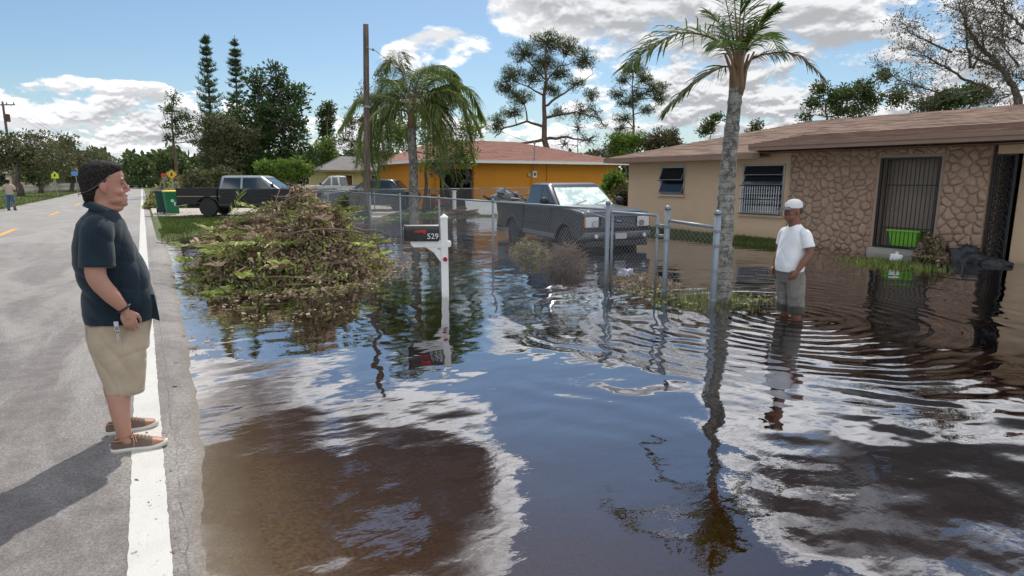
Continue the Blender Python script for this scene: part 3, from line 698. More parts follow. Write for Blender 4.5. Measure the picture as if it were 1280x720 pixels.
# ---------------------------------------------------------------- pale yellow house far behind
yL = D(408,255,56); yR = D(520,255,60); yv = Vector((yR.x-yL.x, yR.y-yL.y, 0)); yA = math.atan2(yv.y, yv.x); YL = yv.length
yh = thing('house', 'pale yellow house with grey roof behind the parked white pickup', 'house', (yL.x, yL.y, 0), yA)
mb = MB(); wallboxes(mb, 0, YL, -.3, 2.5, 0, .2, [(1.7,2.5,.9,2.1),(4.2,5.4,.9,2.1)]); mb.box((0,.2,-.3),(.2,8,2.5)); mb.box((YL-.2,.2,-.3),(YL,8,2.5)); mb.box((.2,7.8,-.3),(YL-.2,8,2.5)); mb.build('wall', m_yellow, yh)
for x0_, x1_ in ((1.7,2.5),(4.2,5.4)):
    mb = MB(); 
    for q in (((x0_,-.02,.9),(x0_+.06,.1,2.1)),((x1_-.06,-.02,.9),(x1_,.1,2.1)),((x0_+.06,-.02,2.04),(x1_-.06,.1,2.1)),((x0_+.06,-.02,.9),(x1_-.06,.1,.96))): mb.box(*q)
    w_ = mb.build('window', m_white, yh); mb = MB(); mb.box((x0_+.06,.05,.96),(x1_-.06,.08,2.04)); mb.build('pane', m_glass, w_)
mb = MB(); mb.add([(-.6,-.6,2.5),(YL+.6,-.6,2.5),(YL+.6,8.6,2.5),(-.6,8.6,2.5),(2.4,4,3.9),(YL-2.4,4,3.9)], [(0,1,5,4),(1,2,5),(2,3,4,5),(3,0,4),(3,2,1,0)]); yr = mb.build('roof', m_greyroof, yh)
mb = MB(); mb.box((-.62,-.63,2.36),(YL+.62,-.601,2.52)); mb.build('fascia', m_trim, yr)

# ---------------------------------------------------------------- driveways, pads
def slab(name, pts, z=.05, m=m_conc):
    mb = MB(); n = len(pts); mb.add([(*p, z) for p in pts]+[(*p, z-.5) for p in pts], [tuple(range(n))]+[(i, (i+1)%n, n+(i+1)%n, n+i) for i in range(n)]); o = mb.build(name, m); o['kind'] = 'structure'; return o
slab('driveway', [(.30,31.5),(2.6,30.4),(3.2,28.2),(8.6,25.6),(10.5,29),(15,34),(15,37.8),(6,37.2),(.30,40)], .10)
slab('driveway', [(15,34.2),(17.5,36),(24,40),(20,42),(15,37.9)], .095)

# ---------------------------------------------------------------- chain link fence
def post(mb, x, y, top, r=.030, cap=True):
    g = float(gz(x, y)); mb.tube([(x,y,g-.3),(x,y,top)], r, 10)
    if cap: mb.lathe([(r+.006,0),(r+.006,.03),(r*.8,.055),(.004,.062)], (x,y,top-.01), 10)
def mesh_panel(mb, p, q, z0, z1, cell=.057, wr=.003):
    """woven diamonds: two families of diagonal wires between p and q"""
    p, q = Vector(p), Vector(q); L_ = (q-p).length; u_ = (q-p)/L_; nrm = Vector((-u_.y, u_.x, 0)); Hh = z1-z0; st = cell*1.42
    for fam in (1,-1):
        k = -Hh
        while k < L_:
            a0, a1 = max(k, 0), min(k+Hh, L_)
            if a1 > a0:
                h0, h1 = (a0-k, a1-k) if fam == 1 else (Hh-(a0-k), Hh-(a1-k))
                A = p+u_*a0+nrm*(.003*fam); B = p+u_*a1+nrm*(.003*fam)
                A = Vector((A.x, A.y, z0+h0)); B = Vector((B.x, B.y, z0+h1)); dd = (B-A).normalized(); w1 = dd.cross(nrm).normalized()*wr; w2 = nrm*wr
                mb.add([A-w1-w2*.6, A+w1-w2*.6, A+w2*1.2, B-w1-w2*.6, B+w1-w2*.6, B+w2*1.2], [(0,1,4,3),(1,2,5,4),(2,0,3,5)])
            k += st
fx = 6.62
f1 = thing('chain_link_fence', 'galvanised chain link fence along the road side of the flooded yard, behind the mailbox', 'fence', (0,0,0))
f1.location = (0,0,0)
ysp = [8.05, 12.19, 15.2, 18.2, 21.2, 24.2, 27.2, 30.2]; xsp = [6.62, 6.72, 6.75, 6.78, 6.8, 6.83, 6.86, 6.9]
for i, (xx, yy) in enumerate(zip(xsp, ysp)):
    mb = MB(); post(mb, xx, yy, 1.30 if i == 0 else 1.22, .038 if i == 0 else .026); mb.build('post', m_galv, f1, smooth=True)
for i in range(len(ysp)-1):
    mb = MB(); mb.tube([(xsp[i],ysp[i],1.205),(xsp[i+1],ysp[i+1],1.205)], .020, 8); mb.build('top_rail', m_galv, f1, smooth=True)
    mb = MB(); mesh_panel(mb, (xsp[i],ysp[i],0), (xsp[i+1],ysp[i+1],0), -.1, 1.19, .057 if i < 2 else .075, .0018 if i < 3 else .003); o = mb.build('chain_link_mesh', m_wire, f1); o['kind'] = 'stuff'
# sagging loose wire by the first post
mb = MB(); mb.tube([(6.63,8.1,1.06),(6.66,9.0,1.18),(6.67,9.9,1.19)], .009, 6); mb.build('tension_wire', m_galv, f1)
f2 = thing('chain_link_fence', 'far chain link fence crossing the yard before the orange house', 'fence')
px_ = [(6.9+i*3.0, 30.2-.02*i) for i in range(1, 6)]
prev = (6.9, 30.2)
for i, q in enumerate(px_):
    mb = MB(); post(mb, *q, 1.22, .026); mb.build('post', m_galv, f2, smooth=True)
    mb = MB(); mb.tube([(*prev,1.2),(*q,1.2)], .02, 8); mb.build('top_rail', m_galv, f2, smooth=True)
    mb = MB(); mesh_panel(mb, (*prev,0), (*q,0), .02, 1.19, .09, .005); o = mb.build('chain_link_mesh', m_wire, f2); o['kind'] = 'stuff'; prev = q
# gate leaf
g1 = thing('gate', 'closed chain link gate leaf with tube frame in front of the grey pickup', 'gate')
ga, gb = (6.62, 7.93), (6.605, 6.86)
for (xx, yy), tp in ((ga,1.17),(gb,1.17)):
    mb = MB(); mb.tube([(xx,yy,-.12),(xx,yy,tp)], .022, 8); mb.build('stile', m_galv, g1, smooth=True)
mb = MB(); mb.tube([(*ga,1.165),(*gb,1.165)], .021, 8); mb.build('top_rail', m_galv, g1, smooth=True)
mb = MB(); mb.tube([(*ga,-.1),(*gb,-.1)], .02, 8); mb.build('bottom_rail', m_galv, g1, smooth=True)
mb = MB(); mesh_panel(mb, (*ga,0), (*gb,0), -.1, 1.15, .057, .0018); o = mb.build('chain_link_mesh', m_wire, g1); o['kind'] = 'stuff'
for zz in (.85, 1.0):
    mb = MB(); mb.box((gb[0]-.03,gb[1]-.12,zz),(gb[0]+.03,gb[1]+.02,zz+.035)); mb.build('latch', m_galv, g1)
f3 = thing('chain_link_fence', 'short chain link panel between two stout posts beside the ringed palm trunk', 'fence')
for (xx, yy), tp, r_ in (((6.60,6.66),1.27,.040),((6.62,5.75),1.24,.045)):
    mb = MB(); post(mb, xx, yy, tp, r_); o = mb.build('post', m_galv, f3, smooth=True)
    for zz in (.05, .45, .8, 1.0):
        m2 = MB(); m2.lathe([(r_+.008,0),(r_+.008,.03)], (xx,yy,zz), 10); m2.build('band', m_galv, o)
mb = MB(); mb.tube([(6.60,6.66,1.10),(6.62,5.75,1.06)], .022, 8); mb.build('top_rail', m_galv, f3, smooth=True)
mb = MB(); mesh_panel(mb, (6.60,6.66,0), (6.62,5.75,0), -.1, 1.06, .057, .0018); o = mb.build('chain_link_mesh', m_wire, f3); o['kind'] = 'stuff'

# ---------------------------------------------------------------- mailbox on white post
mbx = thing('mailbox', 'black mailbox numbered 529 on a white wooden post standing in the water', 'mailbox', (3.82, 8.44, 0))
# arm direction: towards the road (image left)
mrot = math.atan2(VR.y, VR.x)+R(4); mbx.rotation_euler = (0,0,mrot)
S = .052
mb = MB(); mb.box((-S,-S,-.6),(S,S,1.12)); mb.add([(-S-.008,-S-.008,1.12),(S+.008,-S-.008,1.12),(S+.008,S+.008,1.12),(-S-.008,S+.008,1.12),(-S-.008,-S-.008,1.145),(S+.008,-S-.008,1.145),(S+.008,S+.008,1.145),(-S-.008,S+.008,1.145),(0,0,1.20)], [(3,2,1,0),(0,1,5,4),(1,2,6,5),(2,3,7,6),(3,0,4,7),(4,5,8),(5,6,8),(6,7,8),(7,4,8)]); mb.build('post', m_white, mbx, bevel=.004)
mb = MB(); mb.prism([(-.46,.70),(.08,.70),(.10,.72),(.10,.77),(.08,.79),(-.50,.79),(-.50,.755)], -.045, .045); mb.build('arm', m_white, mbx, bevel=.004)
mb = MB(); mb.prism([(-.28,.699),(-S-.001,.699),(-S-.001,.48),(-.075,.50),(-.16,.62)], -.04, .04); mb.build('brace', m_white, mbx, bevel=.004)
mbk = mat('black_metal_box', fn=stain_fn((.016,.016,.018), (.05,.05,.05), 6, .3), rough=.38)
def arch(w, h, n=8): 
    r_ = w/2; return [(-r_,0),(r_,0)]+[(r_*math.cos(a), h-r_+r_*math.sin(a)) for a in np.linspace(0, math.pi, n)]
mb = MB(); pr = arch(.17,.235); mb.prism([(p[0], p[1]+.80) for p in pr], -.57, -.075, axes='yz'); mb.v = [(v[0], v[1], v[2]) for v in mb.v]
bx = mb.build('box', mbk, mbx, bevel=.006)
mb = MB(); mb.prism([(p[0]*1.06, p[1]*1.03+.798) for p in pr], -.587, -.571, axes='yz'); dr_ = mb.build('box_door', mbk, mbx, bevel=.003)
mb = MB(); mb.tube([(-.587,0,1.0),(-.605,0,.99),(-.605,0,.96),(-.587,0,.95)], .006, 5); mb.build('handle', m_alu, dr_)
m_red = mat('red_plastic', (.45,.02,.02), rough=.45)
mb = MB(); mb.prism([(-.43,.925),(-.30,.925),(-.30,.905),(-.275,.905),(-.26,.92),(-.26,.955),(-.30,.965),(-.43,.950)], -.105, -.098); mb.build('flag', m_red, mbx)
m_num = mat('white_vinyl', (.75,.75,.75), rough=.5)
text_obj('number', '529', .115, m_num, mbx, (-.165,-.0875,.865), (R(90),0,0), .001)
mb = MB(); mb.lathe([(.034,0),(.034,.012),(.026,.018)], (.01,-S-.016,.52), 16, 'y'); mb.v = [(v[0], -S-.001-(v[1]+S+.016), v[2]) for v in mb.v]; mb.build('reflector', mat('red_reflector', (.35,.01,.015), rough=.2), mbx)
mb = MB(); mb.box((-.10,-.047,.665),(-.02,-.0455,.69)); mb.build('bracket', m_alu, mbx)

# ---------------------------------------------------------------- wheelie bins
def bin_(loc, rz, label, mbody, mlid, logo):
    t = thing('wheelie_bin', label, 'bin', loc, rz)
    mb = MB(); mb.add([(-.24,-.27,.04),(.24,-.27,.04),(.24,.25,.04),(-.24,.25,.04),(-.31,-.36,1.0),(.31,-.36,1.0),(.31,.36,1.0),(-.31,.36,1.0)], [(3,2,1,0),(0,1,5,4),(1,2,6,5),(2,3,7,6),(3,0,4,7),(4,5,6,7)]); mb.build('body', mbody, t, bevel=.03)
    mb = MB(); mb.box((-.335,-.385,.985),(.335,.385,1.03)); mb.build('rim', mbody, t, bevel=.01)
    mb = MB(); mb.loft([(1.031,-.34,.34,0,.40,6),(1.06,-.335,.335,0,.395,6),(1.09,-.28,.28,0,.34,5),(1.095,-.2,.2,0,.25,4)], 28); mb.build('lid', mlid, t)
    for s_ in (-1,1):
        mb = MB(); mb.lathe([(.13,-.03),(.13,.03)], (s_*.30,.30,.13), 16, 'x'); mb.build('wheel', m_rubber, t, bevel=.01)
    mb = MB(); mb.tube([(-.2,.40,.98),(-.2,.46,.99),(.2,.46,.99),(.2,.40,.98)], .016, 6); mb.build('handle', mbody, t)
    for q in range(3):
        mb = MB(); z_ = .72+q*.06; y_ = -.36+(1.0-z_)*.094-.008; mb.box((-.25,y_-.006,z_),(.25,y_+.01,z_+.015)); mb.build('rib', mbody, t)
    if logo: mb = MB(); mb.lathe([(.075,0),(.075,.004)], (0,-.335,.62), 16, 'y'); mb.build('logo', mat('pale_print', (.45,.6,.5)), t)
    return t
gb_ = G(217,270,.05)
m_bg = mat('green_bin', fn=stain_fn((.006,.16,.065), (.01,.11,.05), 4, .4), rough=.45); m_bd = mat('dark_green_bin', fn=stain_fn((.006,.055,.045), (.01,.04,.03), 4, .4), rough=.5)
m_yl = mat('yellow_lid', (.72,.48,.04), rough=.5)
mid = Vector((1.10, 33.0, .10))
bin_(mid, R(6), 'green wheelie bin with a yellow lid at the road edge', m_bg, m_yl, True)
bin_(mid+Vector((-.30,.95,0)), R(-4), 'dark green wheelie bin standing behind the yellow lidded bin', m_bd, m_bd, False)

# ---------------------------------------------------------------- vehicles
def paint(name, c, rough=.28, dirt=.35):
    return mat(name, fn=stain_fn(c, tuple(v*.6+.04 for v in c), 2.0, dirt), rough=rough, metal=.25, coat=.35)
m_chrome = mat('chrome', (.55,.55,.56), rough=.2, metal=1)
m_lampg = mat('lamp_glass', (.62,.64,.66), rough=.12, spec=.8)
m_amber = mat('amber_lens', (.55,.16,.02), rough=.25)
m_redlens = mat('red_lens', (.30,.01,.01), rough=.2)
m_plasticblk = mat('black_plastic', (.025,.025,.027), rough=.6)
m_glassblue = mat('car_glass', (.02,.03,.035), rough=.04, spec=1.0)
m_shade = mat('windscreen_sunshade', fn=lambda t, vec, b: t.mix(t.ss(t.noise(vec, 4, 3, .6), .40, .60), (.50,.66,.62,1), (.95,.97,.94,1)), rough=.25, coat=1.0)
m_tan = mat('tan_stripe', (.42,.28,.14), rough=.4)
def arcp(cx, cz, r, z0, n=9):
    """points of a wheel arch from rear to front at height z0"""
    a0 = math.asin(max(-1, min(1, (z0-cz)/r)))
    return [(cx-r*math.cos(a), cz+r*math.sin(a)) for a in np.linspace(a0, math.pi-a0, n)]
def wheel(root, x, y, r, w, rimc, side):
    mb = MB(); mb.lathe([(r*.60,-w/2),(r*.93,-w/2),(r,-w*.36),(r,w*.36),(r*.93,w/2),(r*.60,w/2)], (0,0,0), 26, 'y'); wh = mb.build('wheel', m_rubber, root, bevel=.004); wh.location = (x, y, r)
    mb = MB(); s = side; mb.lathe([(.02,s*w*.30),(r*.16,s*w*.30),(r*.20,s*w*.22),(r*.52,s*w*.18),(r*.57,s*w*.45),(r*.61,s*w*.46),(r*.61,-s*w*.45)], (0,0,0), 24, 'y'); rm = mb.build('rim', rimc, wh, smooth=False)
    mb = MB()
    for k in range(6):
        a = k*math.pi/3; ca, sa = math.cos(a), math.sin(a); q = .055
        mb.add([(r*.15*ca-q*sa, s*w*.30, r*.15*sa+q*ca),(r*.15*ca+q*sa, s*w*.30, r*.15*sa-q*ca),(r*.56*ca+q*.7*sa, s*w*.40, r*.56*sa-q*.7*ca),(r*.56*ca-q*.7*sa, s*w*.40, r*.56*sa+q*.7*ca)], [(0,1,2,3)])
    mb.build('spokes', rimc, wh)
def cab(root, m, xb, xrb, xrf, xf, zb, zt, hw0, hw1, panes, glass_front=None, name='cab'):
    """greenhouse: belt rectangle xb..xf at zb narrowing to xrb..xrf at zt"""
    mb = MB(); zm = zt-.05
    def ring(x0, x1, hw, z, rr=.10):
        return [(x0,-hw+rr,z),(x0+rr,-hw,z),(x1-rr,-hw,z),(x1,-hw+rr,z),(x1,hw-rr,z),(x1-rr,hw,z),(x0+rr,hw,z),(x0,hw-rr,z)]
    rs = ring(xb,xf,hw0,zb)+ring(xrb-.03,xrf+.06,hw1+.02,zm)+ring(xrb+.12,xrf-.08,hw1-.10,zt)
    fs = [(i*8+k, i*8+(k+1)%8, (i+1)*8+(k+1)%8, (i+1)*8+k) for i in range(2) for k in range(8)]+[tuple(range(7,-1,-1)), tuple(range(16,24))]
    mb.add(rs, fs); c = mb.build(name, m, root, bevel=.03)
    # side panes
    def sidept(x, f, s, off):  # f 0 belt ..1 roof edge
        return (x, s*(hw0+(hw1+.02-hw0)*f+off), zb+(zm-zb)*f)
    for s in (-1,1):
        for (a0,a1,b1,b0) in panes:   # x bottom rear, bottom front, top front, top rear
            mb = MB(); P_ = [sidept(a0,.06,s,.006), sidept(a1,.06,s,.006), sidept(b1,.90,s,.006), sidept(b0,.90,s,.006)]
            mb.add(P_+[(p[0],p[1]-s*.02,p[2]) for p in P_], [(0,1,2,3),(0,4,5,1),(1,5,6,2),(2,6,7,3),(3,7,4,0)]); mb.build('side_window', m_glassblue, c)
    for nm, x0, x1, d, mm in (('windscreen', xf, xrf+.06, 1, glass_front or m_glassblue), ('rear_window', xb, xrb-.03, -1, m_glassblue)):
        pts = []
        for f, hh in ((.07, .93), (.90, .90)):
            for s in (-1,1): pts.append((x0+(x1-x0)*f+d*.010, s*(hw0+(hw1-hw0)*f-.10)*1.0, zb+(zm-zb)*f))
        mb = MB(); mb.add(pts+[(p[0]-d*.02,p[1],p[2]-.01) for p in pts], [(0,1,3,2),(0,4,5,1),(2,3,7,6),(0,2,6,4),(1,5,7,3)]); w_ = mb.build(nm, mm, c)
        mb = MB(); e = .022
        P4 = [Vector(pts[0]),Vector(pts[1]),Vector(pts[3]),Vector(pts[2])]
        mb.tube(P4+[P4[0]], .016, 5); mb.build('seal', m_plasticblk, w_)
    return c
def pickup(label, loc, rz, m, L=5.6, W=2.0, H=1.9, old=False, rim=m_chrome, shade=False, group=None, crew=True, stripe=False, face=True, bedlen=None, mcab=None):
    t = thing('pickup_truck', label, 'pickup truck', loc, rz, group)
    hw = W/2; wr = .39; xr, xf_ = 1.20 if not old else 1.45, L-1.05; bed = bedlen or (1.95 if not old else 2.45)
    if bedlen: xr = bedlen-.42
    zb = 1.28 if not old else 1.20; sill = .50; zh = zb-.04
    mlow = m_plasticblk
    # cab lower body + front end in one shell, with wheel arch
    ar = wr+.10
    prof = [(bed+.02,sill)]+arcp(xf_, wr, ar, sill)[:]+[(L-.22,sill+.02),(L-.16,.72),(L-.13,zh-.14),(L-.22,zh-.06),(L-.9,zh+.01),(L-1.62,zb),(bed+.02,zb)]
    mb = MB(); mb.prism(prof, -hw, hw); mb.v = [(x, y*(1-.045*max(0,(z-1.0))/.3) if abs(y) > .1 else y, z) for x,y,z in mb.v]
    body = mb.build('body', m, t, bevel=.045, seg=3)
    # raised bonnet
    mb = MB(); mb.add([(L-.20,-hw+.18,zh-.07),(L-.20,hw-.18,zh-.07),(L-1.60,hw-.16,zb-.01),(L-1.60,-hw+.16,zb-.01),(L-.30,-hw+.26,zh-.0),(L-.30,hw-.26,zh-.0),(L-1.60,hw-.24,zb+.04),(L-1.60,-hw+.24,zb+.04)], [(0,1,5,4),(1,2,6,5),(2,3,7,6),(3,0,4,7),(4,5,6,7)]); mb.build('bonnet', m, t, bevel=.03)
    for s in (-1,1):
        pr = [(.02,sill+.05),(.02,zb),(bed,zb),(bed,sill)]+list(reversed(arcp(xr, wr, ar, sill)))
        mb = MB(); mb.prism(pr, s*hw, s*(hw-.10)); side = mb.build('bed_side', m, t, bevel=.02)
        mb = MB(); mb.box((.02,s*(hw-.06)-.06,zb+.002),(bed,s*(hw-.06)+.06,zb+.03)); mb.build('bed_rail', mlow, side, bevel=.008)
        if stripe: mb = MB(); mb.box((.05,s*(hw+.002)-.002,.86),(bed-.02,s*(hw+.002)+.002,.885)); mb.build('stripe', m_tan, side)
        if stripe: mb = MB(); mb.box((bed+.05,s*(hw+.002)-.002,.86),(L-.3,s*(hw+.002)+.002,.885)); mb.build('stripe', m_tan, t)
        for x_ in (xr, xf_): wheel(t, x_, s*(hw-.15), wr, .27, rim, s)
        for x_ in (xr, xf_):   # arch flare
            mb = MB(); mb.tube([(p[0], s*(hw+.005), p[1]) for p in arcp(x_, wr, ar, sill, 12)], .022, 6); mb.build('arch_trim', mlow if not face else m, t, smooth=True)
        mb = MB(); mb.box((-.0,s*(hw-.10)-.05,.95),(.03,s*(hw-.10)+.09,zb-.03)); mb.build('tail_light', m_redlens, t, bevel=.01)
        # doors: real seams and handles
        dxs = [bed+.12, bed+1.02, L-1.85] if crew else [bed+.35, L-1.75]
        for a, b in zip(dxs[:-1], dxs[1:]):
            mb = MB(); mb.box((a+.012, s*(hw-.001)-.006, sill+.10),(b-.012, s*(hw-.001)+.010, zb-.05)); dr = mb.build('door', m, t, bevel=.012)
            mb = MB(); mb.box((a+.06, s*(hw+.028)-.014, zb-.20),(a+.24, s*(hw+.028)+.012, zb-.165)); mb.build('handle', mlow, dr, bevel=.005)
            mb = MB(); mb.box((a+.02, s*(hw+.014)-.010, .76),(b-.02, s*(hw+.014)+.008, .79)); mb.build('side_moulding', mlow, dr)
        mb = MB(); mb.box((bed+.05, s*(hw+.004)-.03, sill-.05),(L-1.6, s*(hw+.004)+.012, sill+.06)); mb.build('sill_trim', mat('silver_trim', (.22,.23,.25), rough=.35, metal=.5) if not old else mlow, t, bevel=.01)
        mx = L-1.90
        mb = MB(); mb.ell((mx+.02, s*(hw+.17), zb+.13), (.06,.13,.10), 12, 8); mi_ = mb.build('mirror', mlow, t, smooth=True)
        mb = MB(); mb.tube([(mx+.02, s*(hw-.06), zb+.06),(mx+.02, s*(hw+.09), zb+.10)], .022, 6); mb.build('mirror_arm', mlow, mi_)
    mb = MB(); mb.box((.10,-hw+.11,.72),(bed,hw-.11,.76)); mb.box((bed-.03,-hw+.11,.761),(bed+.02,hw-.11,zb-.01)); mb.box((xr-.45,-hw+.101,.761),(xr+.45,-hw+.30,.98)); mb.box((xr-.45,hw-.30,.761),(xr+.45,hw-.101,.98)); mb.build('bed_floor', mlow, t)
    mb = MB(); mb.box((-.03,-hw+.10,.60),(.03,hw-.10,zb-.01)); tg = mb.build('tailgate', m, t, bevel=.015)
    mb = MB(); mb.box((-.055,-.12,zb-.18),(-.03,.12,zb-.12)); mb.build('handle', mlow, tg)
    mb = MB(); mb.box((-.13,-hw+.04,.46),(-.03,hw-.04,.62)); mb.build('rear_bumper', m_chrome if old else mlow, t, bevel=.02)
    mb = MB(); mb.box((.3,-hw+.3,.36),(L-.4,hw-.3,.50)); mb.build('chassis', mlow, t)
    hr = H-.02
    if crew: panes = [(bed+.16,bed+.98,bed+1.0,bed+.30),(bed+1.07,L-1.98,L-2.45,bed+1.08)]
    else: panes = [(bed+.14,bed+.62,bed+.64,bed+.30),(bed+.72,L-1.92,L-2.40,bed+.74)]
    c = cab(t, mcab or m, bed+.04, bed+.18, L-2.42, L-1.58, zb-.03, hr, hw-.05, hw-.20, panes, m_shade if shade else None)
    # front
    gx = L-.13
    mb = MB(); mb.box((gx-.02,-.52,.80),(gx+.012,.52,zh-.19)); gr = mb.build('grille', m_plasticblk, t, bevel=.01)
    for k in range(7):
        zz = .825+k*(zh-.19-.80-.05)/6; mb = MB(); mb.box((gx+.013,-.49,zz),(gx+.025,.49,zz+.010)); mb.build('grille_bar', m_galv, gr)
    mb = MB(); mb.tube([(gx+.01,-.55,.79),(gx+.01,.55,.79),(gx+.01,.55,zh-.17),(gx+.01,-.55,zh-.17),(gx+.01,-.55,.79)], .02, 6); mb.build('grille_surround', m, gr)
    if face:
        mb = MB(); mb.lathe([(1,0),(1,.012),(.9,.018)], n=22, axis='x'); mb.v = [(gx+.026+v[0], v[1]*.13, .97+v[2]*.052) for v in mb.v]; em = mb.build('emblem', mat('emblem_blue', (.02,.035,.10), rough=.25), gr)
        text_obj('emblem_script', 'Ford', .075, m_lampg, em, (gx+.046,0,.97), (R(90),0,R(90)), .0015)
    for s in (-1,1):
        mb = MB(); mb.box((gx-.06,s*.74-.19,.81),(gx+.006,s*.74+.19,zh-.17)); hl = mb.build('headlight', m_lampg, t, bevel=.02)
        mb = MB(); mb.lathe([(.005,0),(.07,.02),(.075,.03)], (gx+.008,s*.68,.91), 14, 'x'); mb.build('bulb_reflector', m_chrome, hl)
        mb = MB(); mb.box((gx-.10,s*.915-.05,.82),(gx+.0,s*.915+.06,zh-.18)); mb.build('indicator', m_amber, t, bevel=.015)
    bc = mat('bumper_steel', (.12,.125,.135), rough=.35, metal=.5) if not old else m_chrome
    mb = MB(); bp = [(L-.32,.48),(L-.02,.50),(L+.02,.58),(L-.0,.70),(L-.30,.72)]
    mb.prism(bp, -hw+.02, hw-.02); mb.v = [(x-(.10 if abs(y) > hw-.05 else 0), y, z) for x,y,z in mb.v]; bu = mb.build('front_bumper', bc, t, bevel=.03)
    mb = MB(); mb.box((L-.28,-hw+.12,.33),(L-.10,hw-.12,.485)); mb.build('valance', m_plasticblk, t, bevel=.02)
    mb = MB(); mb.box((L+.018,-.16,.53),(L+.030,.16,.67)); mb.build('licence_plate', mat('plate', (.42,.42,.43), rough=.4), bu)
    for s in (-1,1):
        mb = MB(); mb.lathe([(.05,0),(.05,.015)], (L+.005,s*.70,.61), 12, 'x'); mb.build('fog_light', m_lampg, bu)
    mb = MB()
    for s in (-1,1): mb.tube([(L-1.60,s*.30-.1,zb+.03),(L-1.78,s*.30+.45-.1,zb+.14)], .008, 4)
    mb.build('wiper', m_plasticblk, t)
    return t
def place_front(fx, fy, ang_az, L, z):  # heading azimuth (from +Y clockwise), front centre
    h = Vector((math.sin(ang_az), math.cos(ang_az), 0)); r = Vector((fx,fy,0))-h*L; return (r.x, r.y, z), math.pi/2-ang_az
m_gtruck = mat('dark_grey_paint', fn=stain_fn((.07,.072,.085), (.055,.055,.06), 2.0, .4), rough=.3, metal=.65, coat=.5)
m_btruck = mat('black_paint', fn=stain_fn((.008,.009,.012), (.02,.02,.022), 2, .4), rough=.32, spec=.4)
m_wtruck = paint('white_car_paint', (.62,.63,.62), .35)
m_teal = paint('dark_teal_paint', (.012,.028,.036), .25)
m_rims = mat('silver_wheel', (.35,.36,.37), rough=.4, metal=.7)
loc, rz = place_front(10.08, 11.75, R(187.1), 5.6, -.28)
pickup('dark grey crew cab pickup with sunshades behind its windscreen, parked in the flood', loc, rz, m_gtruck, rim=m_rims, shade=True)
# black pickup side on; tail at photo left
p0 = G(234,266,.05); p0 = Vector((p0.x, p0.y, .06)); hd = VR.copy()
p0 = CAM+ray(234,266)*((27.5)/FPX); p0.z = .10
rzb = math.atan2(VR.y, VR.x)+R(4)
bt = pickup('black pickup with tan stripe and pale rear quarter, parked side on behind the brush pile', (p0.x, p0.y, .10), rzb, m_btruck, L=6.0, W=1.9, H=1.78, old=True, rim=m_rims, crew=True, stripe=True, face=False, bedlen=1.72, mcab=paint('pale_cab_paint', (.30,.33,.36), .3))
mb = MB()
pass
# white pickup behind, facing photo left
p0 = D(474,236,44); wt = pickup('white pickup parked beyond the black pickup, in front of the yellow house', (p0.x, p0.y, .06), math.atan2(VR.y, VR.x)+math.pi-R(3), m_wtruck, L=5.7, H=1.9, old=True, rim=m_rims, crew=False, face=False)

def sedan(label, loc, rz, m, L=4.7, W=1.8, H=1.45, name='parked_car', cat='car', rim=m_rims, wag=False):
    t = thing(name, label, cat, loc, rz); hw = W/2; wr = .33; xr, xf_ = .95, L-.92; sill = .32; zb = H*.63; ar = wr+.06
    prof = [(.12,sill+.08)]+arcp(xr,wr,ar,sill)+arcp(xf_,wr,ar,sill)+[(L-.1,sill+.06),(L-.02,.52),(L-.05,zb-.22),(L-.35,zb-.12),(L-1.45,zb),(.75,zb+.02),(.10,zb-.04),(.0,zb-.3),(.02,.5)]
    mb = MB(); mb.prism(prof, -hw, hw); mb.build('body', m, t, bevel=.05, seg=3)
    rb = .35 if wag else 1.15
    cab(t, m, .55 if not wag else .15, rb, L-2.25, L-1.35, zb-.04, H, hw-.06, hw-.22, [(rb+.05 if wag else .95, 2.0, 2.0, rb+.18),(2.08, L-1.7, L-2.3, 2.08)], None)
    for s in (-1,1):
        for x_ in (xr, xf_): wheel(t, x_, s*(hw-.12), wr, .21, rim, s)
        for a, b in ((1.05,2.02),(2.05,L-1.5)):
            mb = MB(); mb.box((a+.01,s*(hw-.001)-.006,sill+.08),(b-.01,s*(hw-.001)+.010,zb-.05)); dr = mb.build('door', m, t, bevel=.012)
            mb = MB(); mb.box((a+.08,s*(hw+.02)-.01,zb-.16),(a+.24,s*(hw+.02)+.012,zb-.13)); mb.build('handle', m_plasticblk, dr)
        mb = MB(); mb.box((L-.16,s*.62-.17,zb-.30),(L-.01,s*.62+.17,zb-.17)); mb.build('headlight', m_lampg, t, bevel=.02)
        mb = MB(); mb.box((-.01,s*.66-.16,zb-.28),(.08,s*.66+.16,zb-.14)); mb.build('tail_light', m_redlens, t, bevel=.02)
        mb = MB(); mb.ell((L-1.75,s*(hw+.10),zb+.07),(.06,.09,.06),10,6); mb.build('mirror', m_plasticblk, t, smooth=True)
    mb = MB(); mb.box((L-.10,-.42,.40),(L+.005,.42,.55)); mb.build('grille', m_plasticblk, t, bevel=.01)
    mb = MB(); mb.box((-.012,-.16,.52),(-.0,.16,.63)); mb.build('licence_plate', mat('plate', (.42,.42,.43)), t)
    return t
p0 = D(523,258,32.5); sedan('dark teal station wagon parked in the driveway, seen between the pole and the leaning palm', (p0.x, p0.y, .08), math.atan2(VR.y, VR.x)+math.pi-R(2), m_teal, 4.8, 1.85, 1.62, wag=False)
sedan('dark car driving away far down the road', (-2.2, 172, .0), R(90), m_btruck, 4.8, 1.9, 1.75, name='car', wag=True)
sedan('pale car far down the road in the oncoming lane', (-5.3, 205, .0), R(-90), m_wtruck, 4.5, 1.8, 1.5, name='car')

